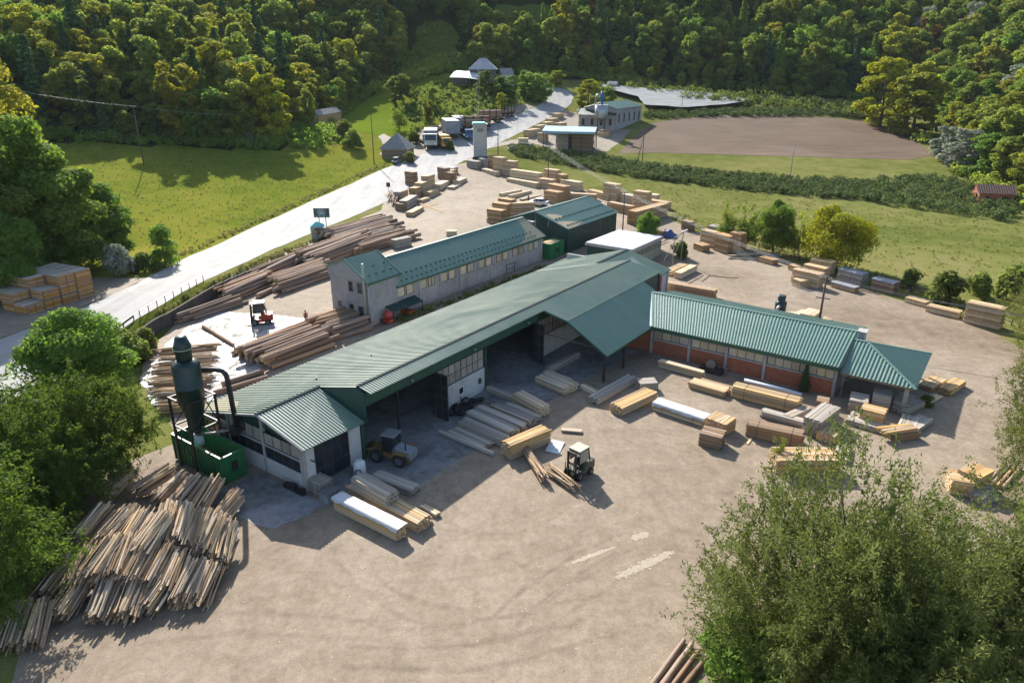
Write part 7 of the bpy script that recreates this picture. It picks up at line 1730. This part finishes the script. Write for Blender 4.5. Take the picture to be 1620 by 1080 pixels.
def shelter():
    pa, pb = T(860,240), T(938,243); d, n, L = axisframe(pa, pb); hh = HT(pa, 206); h = empty('blue_roof_shelter', pa.lerp(pb,.5), math.atan2(d.y,d.x), 'open shelter with flat pale blue roof over stacked packs', 'shelter')
    MB().corr((-L/2-.6,-1.0,hh),(L/2+.6,-1.0,hh-.3),(L/2+.6,8.5,hh+.8),(-L/2-.6,8.5,hh+1.1),.7,.07).build('roof', 'roof_blue', h); MB().box(-L/2-.6,L/2+.6,-1.08,-1.0,hh-.9,hh-.1).build('roof_edge', 'roof_blue', h)
    for x in (-L/2,-L/4,0,L/4,L/2):
        for y in (0,8): MB().box(x-.12,x+.12,y-.12,y+.12,0,hh+(.8 if y else -.2)).build('post', 'steel_dark', h)
    MB().bar((-L/2,0,0),(-L/4,0,hh-.5),.08,.08).build('brace','steel_grey',h); MB().bar((-L/4,0,0),(-L/2,0,hh-.5),.08,.08).build('brace','steel_grey',h)
shelter()
house('tiled_shed', (1546,322), (1602,325), 305, 292, 6, 'brick', 'clay_tile', 'small shed with old reddish tile roof in the orchard at the right', 0, .5, 2, 'shed')
house('field_hut', (961,143), (975,144), 134, 129, 4, 'tower_wall', 'roof_pale', 'tiny pale roofed hut at the edge of the netted orchard', 0, .3, 1, 'hut')
house('log_barn', (506,206), (541,196), 183, 172, 5, 'slab_dark', 'shingle', 'dark timber barn at the top of the path beside the meadow', 0, .4, 0, 'barn')
house('field_hide', (390,226), (402,226), 210, 206, 3, 'oldwood', 'oldwood', 'small grey wooden box hut at the shaded edge of the meadow', 0, .1, 0, 'hut')
# netted orchard
o = sheet('netting', [(945,140),(1010,146),(1080,150),(1150,158),(1192,166),(1150,173),(1085,178),(1020,174),(1008,160),(960,148)], 'netting', 2.4, 'grey protective netting stretched over the orchard rows', kind='stuff', amp=.5)

# ------------------------------------------------------------------ rails, walls, fences
def railing(name, px, hh, label, cat, every=2.2, mat='steel_grey', rails=(.5,1.0), pr=.05, w_=.05, beam=None):
    P_ = [T(*q) for q in px]; h = empty(name, P_[0], 0, label, cat); o = P_[0]
    for a, b in zip(P_[:-1], P_[1:]):
        n = max(1, int((b-a).length/every))
        for i in range(n+(b is P_[-1])):
            q = a.lerp(b, i/n); z = terr(q.x, q.y); MB().box(q.x-o.x-pr,q.x-o.x+pr,q.y-o.y-pr,q.y-o.y+pr,z-o.z-.2,z-o.z+hh).build('post', mat, h)
        for r in rails: MB().bar(a-o+Vector((0,0,hh*r)), b-o+Vector((0,0,hh*r)), w_, beam or w_).build('rail', mat, h)
    return h
railing('road_railing', [(222,502),(262,478),(300,457),(322,445)], 1.1, 'thin metal railing above the log yard retaining wall', 'railing')
railing('guard_rail', [(-20,658),(60,606),(120,570),(168,542),(196,518),(212,506)], .75, 'dark steel guard rail along the near side of the road', 'guard rail', 3, 'steel_dark', (.85,), .06, .08, .32)
railing('yard_fence', [(1082,366),(1140,378),(1200,394),(1300,424),(1345,436),(1400,450),(1440,462),(1480,476),(1530,492),(1600,515)], 1.3, 'low dark rail fence along the back of the yard', 'fence', 4.5, 'steel_dark', (.45,.95), .07, .08)
m = MB(); ys = np.linspace(86, 132, 20); h = empty('retaining_wall', (-53.5, 112, 0), 0, 'dark concrete retaining wall between road and log yard', 'wall')
for y0, y1 in zip(ys[:-1], ys[1:]):
    x0, x1 = np.interp(y0, EY, EX)+2.9, np.interp(y1, EY, EX)+2.9; z = 2.1*(1-float(sstep((y0-112)/44)))+.05
    MB().bar((x0+53.5,y0-112,z/2),(x1+53.5,y1-112,z/2),.3,z).build('wall_panel', 'steel_dark' if False else 'soil_dark', h)

# ------------------------------------------------------------------ small things round the hall
def lonely(name, label, cat, loc, rz=0): return empty(name, loc, rz, label, cat)
h = lonely('barrel_tank', 'white tank with hose beside the hall corner door', 'tank', T(570,752)); MB().lathe((0,0,0), [(.55,.0),(.6,.1),(.6,1.5),(.35,1.7),(.3,1.72)], 16).build('tank', 'paint_white', h); MB().tube([(.3*cos(a/3), -.66, .7+.35*sin(a/3)) for a in range(19)], .05, 6).build('hose', 'rubber', h)
h = lonely('pallet_stack', 'stack of wooden pallets at the hall corner', 'pallets', T(508,776), RZ)
for k in range(7):
    m = MB()
    for i in range(5): m.box(-.9,.9,-.75+i*.33,-.75+i*.33+.2,k*.2+.13,k*.2+.17)
    for x in (-.85,0,.72): m.box(x,x+.12,-.75,.77,k*.2+.01,k*.2+.126)
    m.build('pallet', 'lumber_grey', h)
h = lonely('grey_crate', 'dark grey crate beside the pallet stack', 'crate', T(522,790), RZ); MB().box(-.6,.6,-.7,.7,0,1.0).build('box','tarp_grey',h); MB().box(-.65,.65,-.75,.75,1.0,1.06).build('lid','steel_grey',h)
h = lonely('junk_heap', 'low dark scrap against the gable wall', 'scrap', T(468,778), RZ)
for i in range(5): MB().box(-1.6+i*.6,-1.2+i*.6,-.2,.3,0,.5+.15*(i%3)).build('scrap_piece','steel_dark',h)
# tyres heaped against the hall wall
rg = random.Random(4); k = 0
for a, b, z in [(a, -48.9+.5*(i % 3), z) for i, a in enumerate(np.linspace(54.8, 59.8, 9)) for z in (0, .3)]:
    h_ = []; c = AB(a+rg.uniform(-.2,.2), b+rg.uniform(-.15,.35)); m = MB(); R_, r_ = .42, .14; N, n = 14, 6; vs = []
    for i in range(N):
        for j in range(n): A_ = 2*pi*i/N; B_ = 2*pi*j/n; vs.append(((R_+r_*cos(B_))*cos(A_), (R_+r_*cos(B_))*sin(A_), r_*sin(B_)))
    m.add(vs, [(i*n+j, ((i+1) % N)*n+j, ((i+1) % N)*n+(j+1) % n, i*n+(j+1) % n) for i in range(N) for j in range(n)], 0, True)
    o = m.build('tyre', 'rubber', None, (c.x, c.y, .2+z), (rg.uniform(-.4,.4), rg.uniform(-.4,.4), 0)); tag(o, 'old tyre in the heap under the hall windows', 'tyre', 'tyres under the hall windows')
h = lonely('wire_cage', 'wire cage pallet with blocks beside the gate post', 'cage', T(777,648), RZ)
MB().box(-.8,.8,-.7,.7,.1,.6).build('load','brick',h)
for x in (-.85,-.42,0,.42,.85):
    for y in (-.75,.75): MB().box(x-.02,x+.02,y-.02,y+.02,0,1.25).build('bar','steel_dark',h)
for z in (.1,.7,1.22): MB().box(-.85,.85,-.77,-.73,z,z+.04).build('bar','steel_dark',h); MB().box(-.85,.85,.73,.77,z,z+.04).build('bar','steel_dark',h)
h = lonely('red_mixer', 'red machine with drum beside the office wall', 'machine', AB(73.2,-76.3), RZ); MB().lathe((0,0,.8), [(.3,0),(.75,.4),(.7,.9),(.4,1.3)], 14).build('drum','paint_red',h); MB().box(-.8,.6,-.6,.6,.3,.8).build('base','paint_red',h)
for y in (-.6,.6): wheel(h, (-.5,y,.35), .35, .15)
h = lonely('orange_bin', 'orange bin under the small lean-to roof', 'bin', AB(78.2,-76.9), RZ); MB().add([(-.8,-.5,0),(.8,-.5,0),(.8,.5,0),(-.8,.5,0),(-.95,-.6,.8),(.95,-.6,.8),(.95,.6,.8),(-.95,.6,.8)],[(0,3,2,1),(0,1,5,4),(1,2,6,5),(2,3,7,6),(3,0,4,7)]).build('tub','paint_orange',h); MB().box(-.9,.9,-.55,.55,.6,.66).build('contents','soil_dark',h)
# things along the brick wall
h = lonely('plastic_pipe', 'long pale blue plastic pipe on trestles before the brick wall', 'pipe', (T(1180,612)+T(1268,632))/2)
a, b = Gz(1178,601,1.3)-h.location, Gz(1268,624,1.3)-h.location; MB().tube([a,b], .22, 10).build('pipe','pipe_plastic',h)
for t in (.12,.5,.9): q = a.lerp(b,t); MB().bar((q.x,q.y,0),(q.x,q.y,1.1-.0),.1,.1).build('trestle','steel_dark',h)
a0 = a.lerp(b,.12); b0 = a.lerp(b,.82); MB().slab([a0+Vector((0,0,-.15)), b0+Vector((0,0,-.15)), b0+Vector((-.6,-.9,-1.1)), a0+Vector((-.6,-.9,-1.1))], .04).build('sheet','tarp_grey',h)
h = lonely('old_machine', 'dark old machine with round guard against the brick wall', 'machine', AB(84.6,-28.5), RZ); MB().box(-1.6,1.4,-.6,.6,0,.7).build('bed','steel_dark',h); MB().tube([(-.2,-.3,1.1),(-.2,.3,1.1)], .62, 16).build('guard','steel_grey',h)
for x in (.8,1.9,2.9): MB().box(x-.04,x+.04,-.05,.05,0,1.1).build('stand','steel_grey',h)
MB().box(.8,2.9,-.04,.04,1.06,1.12).build('stand','steel_grey',h)
h = lonely('blue_tarp_heap', 'crumpled blue tarpaulin heap between the flat roof and the packs', 'tarp', T(1056,374)); m = MB(); rg = random.Random(2); N = 9; vs = []
for i in range(N):
    for j in range(N): u, v = i/(N-1), j/(N-1); vs.append(((u-.5)*4.5+rg.uniform(-.2,.2), (v-.5)*3+rg.uniform(-.2,.2), max(0, 1.9*sin(pi*u)*sin(pi*v)+rg.uniform(-.3,.3))))
m.add(vs, [(i*N+j, (i+1)*N+j, (i+1)*N+j+1, i*N+j+1) for i in range(N-1) for j in range(N-1)]); m.build('tarpaulin','tarp_blue',h)
plant(P['spruce0'], AB(85.6,-17.2), 3.6, 1.5, label='small dark conifer growing against the brick wall', cat='tree')
plant(P['bush'], AB(90.5,-4.4), 1.2, 2.2, label='weedy bush at the corner of the hipped shelter', cat='bush')
plant(P['bush'], AB(37.5,-69.0), 1.6, 2.6, label='weedy bush beside the hall rear eave', cat='bush')
plant(P['sapling'], T(1230,735), 3.2, 2.2, label='young shoot in front of the strapped weathered stack', cat='tree')
# chips and litter on the yard
rg = np.random.default_rng(8); m = MB(); n = 0
while n < 420:
    x, y = rg.uniform(-40, 60), rg.uniform(36, 100); ax, ay = PJ((x, y, 0))
    q = Vector((x, y, 0)); a_, b_ = q.dot(UA), q.dot(VB)
    if ay > 1090 or b_ < -47 or (a_ > 84 and b_ < -4): continue
    s = rg.uniform(.03, .09); c, s2 = cos(rg.uniform(0,3)), sin(rg.uniform(0,3)); l = s*rg.uniform(1, 3)
    m.add([(x-c*l,y-s2*l,.05),(x+s2*s*.4,y-c*s*.4,.05),(x+c*l,y+s2*l,.07),(x-s2*s*.4,y+c*s*.4,.06)], [(0,1,2,3)]); n += 1
tag(m.build('wood_chips', 'lumber_grey'), 'scattered pale wood chips on the yard', kind='stuff')
# ------------------------------------------------------------------ air
def haze():
    m = bpy.data.materials.new('haze'); m.use_nodes = True; nt = m.node_tree
    for n in list(nt.nodes):
        if n.type != 'OUTPUT_MATERIAL': nt.nodes.remove(n)
    v = nt.nodes.new('ShaderNodeVolumePrincipled'); v.inputs['Density'].default_value = .00004; v.inputs['Color'].default_value = (.80,.88,1,1); v.inputs['Anisotropy'].default_value = 0
    nt.links.new(v.outputs[0], nt.nodes['Material Output'].inputs['Volume'])
    o = MB().box(-900, 900, -260, 1000, -3, float(GZ.max())+40).build('haze', m); tag(o, 'thin blue valley haze', kind='stuff')
haze()
